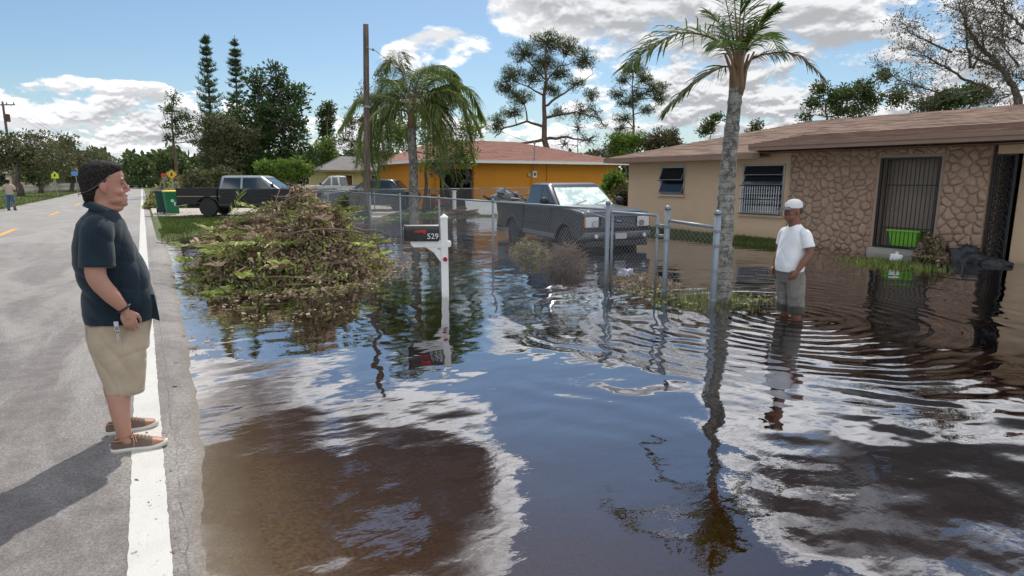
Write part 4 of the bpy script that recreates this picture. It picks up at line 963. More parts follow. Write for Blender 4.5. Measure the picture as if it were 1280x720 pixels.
# ---------------------------------------------------------------- trees
m_bark = mat('grey_bark', fn=lambda t, vec, b: t.mix(t.ss(t.noise(t.vm('MULTIPLY', vec, (6,6,1.4)), 2, 6, .7), .3, .7), (.05,.04,.033,1), (.17,.14,.115,1)), rough=.95, bump=(9,.04))
m_pbark = mat('pine_bark', fn=lambda t, vec, b: t.mix(t.ss(t.noise(t.vm('MULTIPLY', vec, (4,4,1.2)), 2, 6, .7), .3, .7), (.055,.036,.028,1), (.19,.125,.09,1)), rough=.95, bump=(7,.05))
m_leaf_dark = leafmat('dark_leaves', [(0,(0.029,0.052,0.018)),(.6,(0.058,0.101,0.029)),(1,(0.117,0.169,0.052))], transl=.35)
m_leaf_mid = leafmat('mid_leaves', [(0,(0.036,0.058,0.016)),(.6,(0.085,0.124,0.033)),(1,(0.156,0.182,0.058))])
m_leaf_bright = leafmat('bright_leaves', [(0,(0.065,0.111,0.016)),(.6,(0.130,0.221,0.033)),(1,(0.247,0.338,0.065))], transl=.4)
m_leaf_brown = leafmat('brown_leaves', [(0,(0.058,0.042,0.026)),(.5,(0.111,0.091,0.046)),(1,(0.156,0.156,0.065))])
m_leaf_olive = leafmat('olive_leaves', [(0,(0.058,0.062,0.029)),(.6,(0.111,0.117,0.049)),(1,(0.182,0.182,0.085))])
m_needle = leafmat('needle_leaves', [(0,(0.039,0.065,0.026)),(.6,(0.085,0.130,0.042)),(1,(0.156,0.208,0.072))], transl=.4)
m_twigleaf = leafmat('bare_twigs', [(0,(.05,.042,.036)),(1,(.11,.09,.075))], transl=0)
m_frond = leafmat('palm_fronds', [(0,(.045,.085,.018)),(.6,(.085,.15,.035)),(1,(.18,.22,.07))], transl=.4)
m_frond2 = leafmat('queen_palm_fronds', [(0,(.06,.09,.02)),(.6,(.13,.19,.045)),(1,(.24,.28,.09))], transl=.45)
m_frond_dry = leafmat('dry_fronds', [(0,(.09,.07,.05)),(.6,(.17,.14,.09)),(1,(.24,.21,.13))], transl=.25)
def wpath(a, b, n=7, wig=.08, sag=0.0):
    a, b = Vector(a), Vector(b); L_ = (b-a).length; pts = []
    o1 = Vector(rng.normal(size=3))*wig*L_
    for i in range(n):
        t = i/(n-1); p = a.lerp(b, t)+o1*math.sin(math.pi*t)+Vector((0,0,1))*(sag*L_*math.sin(math.pi*t))
        if 0 < i < n-1: p += Vector(rng.normal(size=3))*wig*.3*L_/n
        pts.append(p)
    return pts
def tree(name, label, depth, base, tpts, tr, blobs, leafm, barkm=None, clumps=60, lpc=40, lsize=.16, cr=.35, asp=.5, group=None, cat='tree', limbs=(), flat=.75, twigs=True, zb=None, deepk=.8, up=.1, trunk_n=9, inner=0.35):
    """base, tpts, blobs given where they show in the photo; blob=(x,y,rx,ry,weight) becomes an ellipsoid at the tree's own distance"""
    B = D(*base, depth); k = depth/FPX
    fwd = Vector((VW.x, VW.y, 0)).normalized()
    ground = (float(gz(B.x, B.y)) if zb is None else zb)-.1
    root = thing(name, label, cat, (B.x, B.y, ground), 0, group); O = Vector((B.x, B.y, ground))
    T = [Vector((0,0,0))]+[D(x, y, depth)-O for x, y in tpts]
    for i in range(1, len(T)): T[i] = T[i]+fwd*rng.normal()*.02*depth*.3
    # smooth trunk
    TP = []; 
    for i in range(len(T)-1):
        m = max(2, trunk_n//max(1,len(T)-1)+1)
        for j in range(m): TP.append(T[i].lerp(T[i+1], j/m))
    TP.append(T[-1]); n = len(TP)
    for i in range(1, n-1): TP[i] = TP[i]+Vector(rng.normal(size=3))*tr*.25
    rad = [tr*(1.25 if i == 0 else 1)*(1-.78*i/(n-1)) for i in range(n)]
    mb = MB(); mb.tube(TP, rad, 9)
    tips = []; skel = list(zip(TP, rad))
    for lp in limbs:   # explicit limbs as photo paths
        pts = [D(x, y, depth)-O for x, y in lp]; j = min(range(n), key=lambda q: (TP[q]-pts[0]).length); pts[0] = TP[j].copy()
        dv = rng.normal()*.25
        for i in range(1, len(pts)): pts[i] = pts[i]+fwd*dv*(pts[i]-pts[0]).length
        fine = []
        for i in range(len(pts)-1):
            for q in range(4): fine.append(pts[i].lerp(pts[i+1], q/4)+Vector(rng.normal(size=3))*tr*.12)
        fine.append(pts[-1]); r0 = rad[j]*.65
        rr = [r0*(1-.75*i/(len(fine)-1)) for i in range(len(fine))]; mb.tube(fine, rr, 6); skel += list(zip(fine, rr))
    cen = []
    tot = sum(b[2]*b[3]*(b[4] if len(b) > 4 else 1) for b in blobs)
    for b in blobs:
        bx, by, rx, ry = b[:4]; wgt = b[4] if len(b) > 4 else 1
        c = D(bx, by, depth)-O; nb = max(2, int(clumps*rx*ry*wgt/tot)); c = c+fwd*rng.uniform(-.4,.4)*rx*k
        hub = None; best = 1e9
        for p, r_ in skel:
            dd = (p-c).length+(max(0, p.z-c.z))*1.5
            if dd < best: best, hub, hr = dd, p, r_
        if best > .15: 
            pth = wpath(hub, c, 7, .06, .03); r0 = max(.02, min(hr*.7, .02*best+.03)); mb.tube(pth, [r0*(1-.6*i/6) for i in range(7)], 6, caps=False)
        for q in range(nb):
            u = rng.normal(size=3); u /= np.linalg.norm(u); rr_ = (rng.uniform(inner, 1))**.6
            off = VR*(u[0]*rx*k*rr_)+Vector((0,0,1))*(u[2]*ry*k*rr_)+fwd*(u[1]*rx*k*deepk*rr_)
            e = c+off; cen.append(e)
            if twigs:
                st = pth[-1] if best > .15 and rng.random() < .7 else (pth[4] if best > .15 else hub)
                r1 = .012*depth/30+.006; mb.tube(wpath(st, e, 4, .08, .05), [r1*1.6, r1*1.2, r1*.8, r1*.4], 4, caps=False)
    mb.build('trunk', barkm or m_bark, root, smooth=True)
    if leafm is not None and lpc:
        C_ = np.array([list(c) for c in cen]); N = len(C_)
        off = rng.normal(size=(N, lpc, 3)); off /= np.linalg.norm(off, axis=2)[:,:,None]; off *= (rng.uniform(0,1,(N,lpc,1))**.45)*cr*rng.uniform(.6,1.35,(N,1,1)); off[:,:,2] *= flat
        P_ = (C_[:,None,:]+off).reshape(-1,3); dr = (off/(np.linalg.norm(off,axis=2)[:,:,None]+1e-6)).reshape(-1,3)+np.array([0,0,up])
        v, f = leaves(P_, lsize, asp, dirs=dr+rng.normal(size=P_.shape)*.5)
        base_t = np.repeat(rng.uniform(.15,.85,N), lpc); tt = np.clip(base_t+rng.normal(size=N*lpc)*.15, 0, 1)
        npmesh('crown', v, f, leafm, np.concatenate([tt, tt]), root)
    return root

def norfolk(label, depth, base, top, wpx, leafm, bare=0.0, lean=0):
    B = D(*base, depth); Tp = D(*top, depth); g = -.05; root = thing('norfolk_pine', label, 'tree', (B.x, B.y, g)); O = Vector((B.x,B.y,g)); k = depth/FPX
    Ht = (Tp-O); mb = MB(); pts = [Ht*(i/8)+Vector((0,0,0)) for i in range(9)]; mb.tube(pts, [.16*(1-.85*i/8) for i in range(9)], 8)
    nt = 24; cl = []
    for q in range(nt):
        f = .24+.74*(q+rng.uniform(-.3,.3))/(nt-.6); c = Ht*f; ln = wpx*k*(1-f)**.75*1.15+.10
        for j in range(5):
            a = j*math.pi/2.5+q*.7+rng.normal()*.1
            if rng.random() < bare: continue
            d = Vector((math.cos(a), math.sin(a), 0)); L_ = ln*rng.uniform(.55,1.12); tip = c+d*L_+Vector((0,0,L_*.38))
            pp = [c, c+d*L_*.4+Vector((0,0,L_*.03)), c+d*L_*.75+Vector((0,0,L_*.18)), tip]; mb.tube(pp, [.03,.022,.016,.008], 4, caps=False)
            for s in np.linspace(.15, 1, 22):
                i = min(2, int(s*3)); p = pp[i].lerp(pp[i+1], s*3-i); cl.append(list(p))
    mb.build('trunk', m_bark, root, smooth=True)
    C_ = np.array(cl); C_ = np.repeat(C_, 3, 0)+rng.normal(size=(len(C_)*3,3))*.045
    dr = rng.normal(size=C_.shape); dr[:,2] = np.abs(dr[:,2])*.6+.5
    v, f = leaves(C_, .24, .16, dirs=dr); tt = rng.uniform(0,.8,len(C_)); npmesh('crown', v, f, leafm, np.concatenate([tt,tt]), root)
    return root

# left background along the road
TL = 'trees lining the far side of the road'
tree('broad_tree', 'broad olive tree behind the person in jeans at the left edge', 62, (25,238), [(25,215),(28,190)], .3, [(20,200,30,22),(55,205,32,20),(5,190,22,22),(40,185,24,14)], m_leaf_olive, clumps=80, lpc=50, lsize=.30, cr=.9)
tree('broad_tree', 'dark rounded tree left of the yellow green school sign', 75, (50,234), [(50,215),(48,200)], .28, [(46,218,16,14),(30,214,12,14)], m_leaf_dark, clumps=44, lpc=50, lsize=.3, cr=.8)
tree('tall_tree', 'sparse tall tree rising over the olive canopy on the left', 92, (78,236), [(76,210),(74,185)], .3, [(60,172,26,9),(85,176,14,9),(70,186,26,8),(36,172,18,6)], m_leaf_olive, clumps=50, lpc=26, lsize=.32, cr=.9)
tree('broad_tree', 'wide olive tree above the yellow green school sign', 85, (88,236), [(88,214),(90,200)], .3, [(95,203,34,16),(72,210,24,16),(112,212,20,12)], m_leaf_olive, clumps=90, lpc=50, lsize=.32, cr=.9)
tree('broad_tree', 'dense dark tree with low crown beside the blue sign', 100, (112,236), [(112,218),(112,206)], .3, [(112,215,24,13),(90,222,20,10),(130,220,16,11)], m_leaf_mid, clumps=70, lpc=50, lsize=.36, cr=1.0)
tree('thin_pine', 'thin ragged pine standing behind the head of the man in the dark shirt', 130, (118,234), [(118,205),(117,190)], .22, [(118,192,7,7),(116,204,7,6)], m_needle, clumps=22, lpc=24, lsize=.4, cr=.9)
tree('broad_tree', 'distant rounded green tree right of the man in the dark shirt', 135, (150,233), [(150,216)], .35, [(148,212,18,12),(135,206,12,8),(163,217,10,8)], m_leaf_mid, clumps=70, lpc=44, lsize=.45, cr=1.2)
for i_, (tx_, ty_, lb_) in enumerate(((108,196,'slender leafless pine between the sparse tall tree and the thin ragged pine'),(127,197,'slender pine with a tufted top left of the distant rounded tree'))):
    tree('thin_pine', lb_, 120, (tx_,234), [(tx_,212),(tx_+1,ty_)], .2, [(tx_,ty_,5,5),(tx_+1,ty_+10,5,4)], m_needle, clumps=14, lpc=22, lsize=.4, cr=.8)
def treeline(name, label, x0, x1, yb, depth, h, m, n, ls=.9):
    """a far wood read as one mass"""
    pts = []; 
    for i in range(n):
        x = rng.uniform(x0, x1); hh = h*(.5+.5*mnoise.noise(Vector((x*.03,0,7))))+h*.45
        B = D(x, yb, depth*rng.uniform(.95,1.1)); pts.append((B.x, B.y, rng.uniform(0,1)**.7*hh))
    v, f = leaves(np.array(pts), ls, .7); tt = rng.uniform(0,.7,n); o = npmesh(name, v, f, m, np.concatenate([tt,tt])); tag(o, label, 'wood', kind='stuff')
treeline('distant_wood', 'far low wood closing the road at the horizon', 120, 240, 224, 330, 9, m_leaf_mid, 6000, 2.2)
treeline('distant_wood', 'far wood on the left behind the roadside trees', -220, 140, 230, 150, 9, m_leaf_olive, 11000, 1.2)
treeline('distant_wood', 'far wood low behind the houses in the middle', 160, 900, 226, 120, 7, m_leaf_mid, 14000, 1.0)
treeline('distant_wood', 'far wood low behind the cream bungalow', 880, 1500, 222, 80, 5, m_leaf_mid, 9000, .8)

# right of the road
tree('bushy_tree', 'rounded dark shrub tree behind the two wheelie bins', 62, (222,236), [(222,220)], .2, [(218,207,20,15),(230,220,22,12),(205,222,12,9)], m_leaf_mid, clumps=70, lpc=55, lsize=.26, cr=.6)
tree('thin_pine', 'thin ragged pine with sparse tufts left of the norfolk pines', 58, (222,236), [(219,190),(216,150),(217,118)], .16, [(217,122,6,8),(212,136,8,8),(218,150,9,8),(208,160,7,5),(232,146,9,9),(240,160,8,8),(228,166,8,6),(214,176,7,7),(240,176,7,5)], m_needle, m_pbark, clumps=90, lpc=22, lsize=.20, cr=.42)
norfolk('straight norfolk pine, left of the tall pair, with regular upswept branches', 47, (270,240), (256,42), 25, m_needle, .10)
norfolk('bent norfolk pine, right of the tall pair, with thinner upper branches', 49, (300,240), (293,44), 21, m_needle, .2)
tree('leafy_tree', 'massive dark green tree behind the black pickup', 45, (318,240), [(318,200),(322,160),(325,120)], .4,
     [(318,150,36,34),(340,120,26,22),(322,100,12,15),(345,90,14,10),(355,160,32,30),(300,190,40,26),(370,118,14,14),(365,200,36,22),(280,170,24,24),(330,210,50,18),(380,130,9,8)], m_leaf_dark, clumps=330, lpc=62, lsize=.22, cr=.62, up=.35)
tree('leafy_tree', 'brown green tree at the foot of the norfolk pines', 42, (285,242), [(283,215),(280,190)], .2, [(276,165,24,22),(262,195,22,20),(290,200,22,18),(305,178,18,18),(262,150,12,12)], m_leaf_olive, clumps=140, lpc=46, lsize=.17, cr=.42)
tree('shrub', 'olive brown thicket behind the black pickup bed', 38, (262,248), [(262,238)], .1, [(255,228,26,14),(285,225,24,14),(238,236,14,8)], m_leaf_olive, clumps=80, lpc=55, lsize=.15, cr=.4, cat='shrub')
tree('shrub', 'bright green shrub showing over the black pickup cab', 38, (360,246), [(360,230)], .1, [(355,212,26,12),(378,206,12,9),(335,210,12,8)], m_leaf_bright, clumps=90, lpc=50, lsize=.17, cr=.36, cat='shrub')
tree('leafy_tree', 'yellow green tree behind the white pickup', 60, (405,236), [(404,215)], .15, [(402,190,16,14),(392,205,16,12),(412,178,7,8)], m_leaf_bright, clumps=60, lpc=46, lsize=.25, cr=.6)
for tx_, ty_, lb_ in ((403,132,'narrow dark cypress, left of the two behind the white pickup'),(412,126,'narrow dark cypress, right of the two behind the white pickup')):
    tree('cypress', lb_, 70, (tx_,236), [(tx_,200),(tx_,165),(tx_,ty_)], .16, [(tx_,ty_+10,3.6,10),(tx_+.5,ty_+28,4.2,10),(tx_,ty_+46,3.4,9,.6)], m_needle, m_pbark, clumps=40, lpc=30, lsize=.28, cr=.45)
# feathery trees behind the leaning palm
tree('feathery_tree', 'sparse grey green tree beside the bare utility pole', 44, (478,244), [(477,200),(476,150),(478,95)], .16, [(478,100,8,14),(470,125,12,14),(484,140,12,14),(455,120,7,16),(440,150,10,16),(430,175,12,12),(462,160,14,16),(450,195,16,14),(497,120,9,20),(500,170,12,18)], m_leaf_olive, clumps=230, lpc=26, lsize=.18, cr=.42, up=.8, asp=.3)
tree('feathery_tree', 'yellow green feathery tree behind the leaning palm', 31, (530,256), [(532,220),(535,175)], .12, [(500,165,24,22),(470,185,18,20),(530,140,24,24),(560,125,18,18),(548,175,28,20),(588,160,14,22),(575,195,22,18),(545,205,16,12)], m_leaf_bright, clumps=300, lpc=30, lsize=.15, cr=.4, asp=.35, up=.3)
# slash pines
tree('tall_pine', 'big spreading pine rising behind the orange house', 52, (683,240), [(684,200),(681,160),(680,120),(682,60)], .36,
     [(684,52,22,14),(655,68,18,13),(640,95,16,13),(632,110,13,11),(650,122,20,10),(710,58,16,13),(730,75,16,13),(700,90,16,11),(680,78,18,14),(665,98,16,11),(640,140,16,8),(622,150,10,10),(718,105,13,8),(740,118,11,8),(700,140,13,10,.6),(728,140,16,13,.5),(620,160,10,7),(690,112,13,10),(745,140,11,11,.5),(752,155,10,8,.4)],
     m_needle, m_pbark, clumps=900, lpc=30, lsize=.17, cr=.34, asp=.2, flat=.7, up=.7,
     limbs=[[(684,165),(660,152),(630,160),(618,172)],[(682,140),(700,120),(722,105),(742,92)],[(683,120),(660,108),(640,100)],[(682,95),(700,80),(720,72)],[(684,170),(710,172),(735,176)],[(681,110),(668,84),(655,72)],[(683,150),(720,140),(748,150)],[(684,168),(650,180),(640,190)]])
tree('tall_pine', 'smaller open pine between the big pine and the ringed palm', 60, (790,238), [(790,200),(791,160),(792,92)], .22,
     [(792,90,16,10),(778,98,9,8),(806,100,11,10),(772,118,11,8),(800,118,13,8),(816,112,10,11),(826,124,10,10),(785,130,16,8),(810,138,11,7),(780,148,13,7),(775,160,8,6),(830,108,6,6)], m_needle, m_pbark, clumps=420, lpc=26, lsize=.19, cr=.34, asp=.2, flat=.7, up=.7)
tree('leafy_tree', 'yellow green leafy tree at the foot of the smaller pine', 50, (782,240), [(782,200)], .14, [(778,178,18,12),(795,174,12,12),(765,188,10,10)], m_leaf_bright, clumps=90, lpc=40, lsize=.18, cr=.45)
tree('leafy_tree', 'reddish brown leafy tree left of the ringed palm', 50, (828,240), [(828,200)], .14, [(828,172,20,11),(815,184,14,9),(845,182,10,8)], m_leaf_brown, clumps=90, lpc=46, lsize=.18, cr=.45)
tree('bare_tree', 'bare storm stripped saplings between the big pine and the smaller pine', 46, (724,240), [(723,200),(722,170)], .08, [(722,160,10,14),(735,175,16,12),(705,180,12,10),(755,190,14,9)], m_twigleaf, clumps=90, lpc=8, lsize=.2, cr=.3, asp=.15)
tree('leafy_tree', 'small tree with two tufts just left of the ringed palm trunk', 44, (886,220), [(886,180),(892,160)], .08, [(884,158,9,7),(896,146,8,5),(878,165,6,4)], m_leaf_mid, clumps=40, lpc=34, lsize=.16, cr=.32)
tree('leafy_tree', 'low sparse tree top over the bungalow roof beside the palm', 46, (944,215), [(944,170)], .06, [(944,158,8,6),(950,168,8,4),(935,166,5,3)], m_leaf_mid, clumps=30, lpc=26, lsize=.16, cr=.3)
tree('leafy_tree', 'green tree with twisted limbs over the bungalow ridge', 38, (1035,210), [(1034,160),(1030,125)], .14, [(1026,112,13,9),(1045,125,16,14),(1018,130,12,8),(1062,115,12,14),(1080,108,14,9),(1090,125,16,14),(1110,95,12,7),(1120,120,14,12),(1060,140,30,8),(1008,146,10,5)], m_leaf_mid, clumps=230, lpc=34, lsize=.15, cr=.36, inner=.2)
tree('leafy_tree', 'dark dense tree low behind the bungalow ridge on the right', 36, (1195,200), [(1195,150)], .16, [(1190,124,28,10),(1215,118,20,10),(1165,132,18,6)], m_leaf_dark, clumps=110, lpc=50, lsize=.16, cr=.4)
# bare, storm stripped big tree at top right
def bare_tree(name, label, depth, base, stems, leafn=0):
    B = D(*base, depth); O = Vector((B.x, B.y, 0)); root = thing(name, label, 'tree', O); mb = MB(); mt = MB(); tips = []
    fwd = Vector((VW.x, VW.y, 0)).normalized()
    for st, r0 in stems:
        pts = [D(x, y, depth)-O for x, y in st]; dv = rng.normal()*.2; fine = []
        if pts[0].z > 1.5 and len(st) > 2 and st[0] == stems[0][0][0]: pts = [Vector((0,0,-.2))]+pts
        for i in range(1, len(pts)): pts[i] = pts[i]+fwd*dv*(pts[i]-pts[0]).length
        for i in range(len(pts)-1):
            for q in range(5): fine.append(pts[i].lerp(pts[i+1], q/5)+Vector(rng.normal(size=3))*.03)
        fine.append(pts[-1]); n = len(fine); rr = [r0*(1-.85*i/(n-1)) for i in range(n)]; mb.tube(fine, rr, 7)
        for i in range(int(n*.35), n):
            for c in range(3):
                d = (fine[i]-fine[i-1]).normalized()+Vector(rng.normal(size=3))*.75; d.z = d.z*.6+.25; d.normalize(); L_ = rng.uniform(.5,1.5)*(1.15-.4*i/n)
                e = fine[i]+d*L_; pth = wpath(fine[i], e, 5, .1); mt.tube(pth, [max(.01,rr[i]*.35),.012,.010,.008,.004], 4, caps=False)
                for c2 in range(4):
                    s = pth[rng.integers(1,5)]; d2 = (d+Vector(rng.normal(size=3))*.8).normalized(); e2 = s+d2*rng.uniform(.2,.6); mt.tube([s, s.lerp(e2,.5)+Vector(rng.normal(size=3))*.03, e2], [.008,.006,.003], 3, caps=False); tips.append(list(e2))
    mb.build('trunk', m_bark, root, smooth=True); mt.build('twigs', m_bark, root)
    T = np.array(tips); T = np.repeat(T, 4, 0)+rng.normal(size=(len(T)*4,3))*.09
    v, f = leaves(T, .10, .4); tt = rng.uniform(0,1,len(T)); npmesh('crown', v, f, m_leaf_brown, np.concatenate([tt,tt]), root)
bare_tree('bare_tree', 'large storm stripped tree with bare spreading limbs, right of the roof line trees', 30, (1255,200),
  [([(1255,140),(1240,110),(1215,85),(1190,65),(1172,45),(1160,20)],.17),([(1240,112),(1205,100),(1175,85),(1150,70),(1135,60)],.08),([(1190,66),(1165,50),(1145,35),(1140,20)],.06),([(1215,86),(1200,55),(1195,30),(1185,8)],.07),
   ([(1238,108),(1205,118),(1170,108),(1140,95),(1122,78)],.06),([(1205,118),(1175,128),(1150,112)],.035),([(1215,86),(1230,60),(1225,30),(1215,10)],.06)])
bare_tree('bare_tree', 'storm stripped tree with bare limbs reaching in at the top right corner', 27, (1295,200),
  [([(1292,150),(1285,110),(1272,85),(1250,70),(1228,60)],.14),([(1300,60),(1280,35),(1262,20),(1248,2)],.10),([(1272,84),(1258,60),(1255,35)],.05),([(1280,100),(1262,95),(1240,80)],.05),([(1300,60),(1275,55),(1250,48),(1232,40)],.06),([(1285,112),(1265,118),(1250,128)],.04),([(1262,20),(1245,15),(1232,-5)],.04)])
# shrubs near houses
tree('shrub', 'bright broad leaved shrub between the orange house and the cream bungalow', 24, (772,254), [(772,240)], .04, [(768,226,9,12),(778,236,8,8),(764,240,7,8)], m_leaf_bright, clumps=36, lpc=26, lsize=.20, cr=.25, cat='shrub', asp=.35, up=.6)
tree('shrub', 'dry brown frond bush at the corner of the cream bungalow', 22.5, (779,262), [(778,250)], .04, [(777,246,7,12),(782,256,5,8)], m_leaf_brown, clumps=22, lpc=26, lsize=.22, cr=.2, cat='shrub', asp=.25)
tree('shrub', 'grey green shrub growing behind the wire fence by the brush pile', 24, (440,278), [(440,262)], .04, [(438,256,15,15),(425,264,9,10),(450,268,9,9)], m_leaf_mid, clumps=70, lpc=34, lsize=.10, cr=.25, cat='shrub')
tree('bare_tree', 'leaning bare sapling in front of the orange carport', 30, (572,256), [(560,235),(545,215),(538,205)], .09, [(548,215,10,8),(585,220,6,14),(560,205,10,6)], m_twigleaf, clumps=24, lpc=5, lsize=.2, cr=.2, limbs=[[(570,250),(582,225),(588,200)]])

# ---------------------------------------------------------------- palms
def palm_trunk_fn(t, vec, b):
    x, y, z = t.xyz(vec); n = t.noise(vec, 7, 5, .7); rg = t.m('FRACT', t.m('MULTIPLY', t.m('ADD', z, t.m('MULTIPLY', n, .03)), 11))
    c = t.mix(t.ss(n, .38, .62), (.085,.078,.068,1), (.26,.25,.22,1)); c = t.mix(t.m('MULTIPLY', t.ss(rg, .78, .95), .6), c, (.05,.042,.035,1))
    li = t.ss(t.noise(vec, 16, 4, .7), .52, .6); return t.mix(t.m('MULTIPLY', li, .55), c, (.36,.36,.32,1))
m_ptrunk = mat('palm_trunk', fn=palm_trunk_fn, rough=.95, bump=(16,.02))
m_pshaft = mat('palm_crownshaft', fn=stain_fn((.20,.12,.075), (.10,.06,.04), 4, .6), rough=.8)
m_stalk = mat('frond_stalk', fn=stain_fn((.22,.13,.07), (.16,.15,.06), 2, .5), rough=.6)
def catmull(P_, n=26):
    P_ = [P_[0]*2-P_[1]]+P_+[P_[-1]*2-P_[-2]]; out = []
    segs = len(P_)-3
    for i in range(n):
        t = i/(n-1)*segs; k = min(int(t), segs-1); t -= k; a, b, c, d = P_[k:k+4]
        out.append(.5*((2*b)+(c-a)*t+(2*a-5*b+4*c-d)*t*t+(3*b-3*c+d-a)*t**3))
    return out
def frond(root, pts, ll, m, n=26, nl=60, droop=.8, rachis=.022, lw=.012, name='frond', bare=.15, spread=1.0, fold=.35, rm=None):
    P_ = catmull(pts, n); mb = MB(); mb.tube(P_, [rachis*(1-.8*i/(n-1)) for i in range(n)], 6); r_ = mb.build(name, rm or m_stalk, root, smooth=True)
    V, F, T = [], [], []; up = Vector((0,0,1))
    for i in range(nl):
        t = bare+(1-bare)*i/(nl-1); x = t*(n-1); k = min(int(x), n-2); p = P_[k].lerp(P_[k+1], x-k); tg = (P_[k+1]-P_[k]).normalized()
        sd_ = tg.cross(up); sd_ = sd_.normalized() if sd_.length > .15 else Vector((1,0,0)).cross(tg).normalized()
        nrm = sd_.cross(tg).normalized(); L0 = ll*(math.sin(math.pi*min(1,(.12+t*.80)))**.6)
        for s in (-1,1):
            d = (sd_*s*spread+tg*(.55+.5*t)+nrm*(fold*rng.uniform(-.4,1))+Vector(rng.normal(size=3))*.13).normalized(); L_ = L0*rng.uniform(.75,1.1)
            q = [p]; dd = d.copy()
            for j in range(4):
                dd = (dd+Vector((0,0,-1))*droop*(.10+.16*j)).normalized(); q.append(q[-1]+dd*L_/4)
            wv = dd.cross(up); wv = (wv.normalized() if wv.length > .1 else tg)*lw
            wv2 = (wv*.6+nrm*lw*.6)
            b = len(V)
            for j, w in enumerate((.5,1,1,.7,.1)): V += [tuple(q[j]-wv2*w), tuple(q[j]+wv2*w)]
            tt = rng.uniform(0,1)
            for j in range(4): F.append((b+2*j, b+2*j+1, b+2*j+3, b+2*j+2)); T.append(tt)
    npmesh('leaflets', np.array(V), np.array(F), m, np.array(T), r_)
    return r_
def palm(label, depth, basepx, tpts, radii, name='palm_tree', group=None):
    B = D(*basepx, depth); g = float(gz(B.x,B.y))-.1; O = Vector((B.x,B.y,g)); root = thing(name, label, 'palm tree', O, 0, group)
    pts = [Vector((0,0,0))]+[D(x,y,depth)-O for x,y in tpts]; P_ = catmull(pts, 60); n = len(P_)
    rr = np.interp(np.linspace(0,1,n), np.linspace(0,1,len(radii)), radii)
    rr = [r*(1+.05*((i%3)-1)+.03*rng.normal()) for i, r in enumerate(rr)]
    mb = MB(); mb.tube(P_, rr, 16); mb.build('trunk', m_ptrunk, root, smooth=True); return root, O, P_[-1]
DP = 9.0*math.cos(math.atan2(7.04,5.96)-YAW)   # distance along the view axis of the ringed palm
DP = (G(902,378,-.05)-CAM).dot(VW)
p1, O1, top1 = palm('tall ringed palm with arching fronds standing beside the last fence post', DP, (902,378), [(903,340),(907,260),(912,190),(920,112)], (.150,.137,.120,.108,.094))
def Q(x, y, dz=0): return D(x, y, DP+dz)-O1
mb = MB(); mb.tube([Q(920,118),Q(922,108),Q(923,95),Q(924,80),Q(925,62),Q(926,45)], [.10,.105,.085,.07,.055,.035], 12); mb.build('crownshaft', m_pshaft, p1, smooth=True)
for k in range(6):
    a = k*1.05; mb = MB(); b0 = Q(921,112)+Vector((math.cos(a)*.07, math.sin(a)*.07, 0)); b1 = Q(923,88)+Vector((math.cos(a)*.10, math.sin(a)*.10,0)); b2 = b1+Vector((math.cos(a)*.10, math.sin(a)*.10,.24)); mb.tube([b0,b1,b2], [.05,.032,.018], 7, flat=.5); mb.build('leaf_base', m_stalk, p1, smooth=True)
frond(p1, [Q(921,88),Q(905,58,-.1),(Q(880,44,-.2)),Q(848,42,-.3),Q(815,58,-.35),Q(786,82,-.4)], .66, m_frond, nl=66, droop=.6, fold=.9, bare=.16, lw=.014)
frond(p1, [Q(921,92),Q(908,83,.1),Q(890,90,.25),Q(868,105,.35),Q(845,125,.4),Q(831,140,.45)], .46, m_frond, nl=54, droop=.5, bare=.2, rachis=.018)
frond(p1, [Q(923,92),Q(934,78,.0),Q(955,68,-.1),Q(985,66,-.2),Q(1008,76,-.25),Q(1030,98,-.3)], .30, m_frond_dry, nl=60, droop=.7, bare=.24, rachis=.017, lw=.006)
for (x1_,y1_,x2_,y2_,dz,ll) in ((915,40,900,-30,.1,.42),(925,24,930,-50,-.2,.42),(938,50,972,10,-.1,.36),(912,50,885,15,.3,.38),(930,20,942,-60,.3,.45),(920,25,912,-55,.0,.42)):
    frond(p1, [Q(924,85),Q((924+x1_)/2,(85+y1_)/2,dz*.3),Q(x1_,y1_,dz),Q((x1_+x2_)/2,(y1_+y2_)/2-4,dz*1.5),Q(x2_,y2_,dz*2)], ll*1.0, m_frond, nl=52, droop=.45, bare=.22, fold=.7, rachis=.018, lw=.014)
frond(p1, [Q(923,88),Q(935,60,.3),Q(950,45,.7),Q(965,48,1.2),Q(975,70,1.5)], .36, m_frond, nl=44, droop=.6, bare=.25)
frond(p1, [Q(921,88),Q(915,60,-.4),Q(905,52,-.8),Q(895,58,-1.1)], .36, m_frond, nl=40, droop=.6, bare=.25)
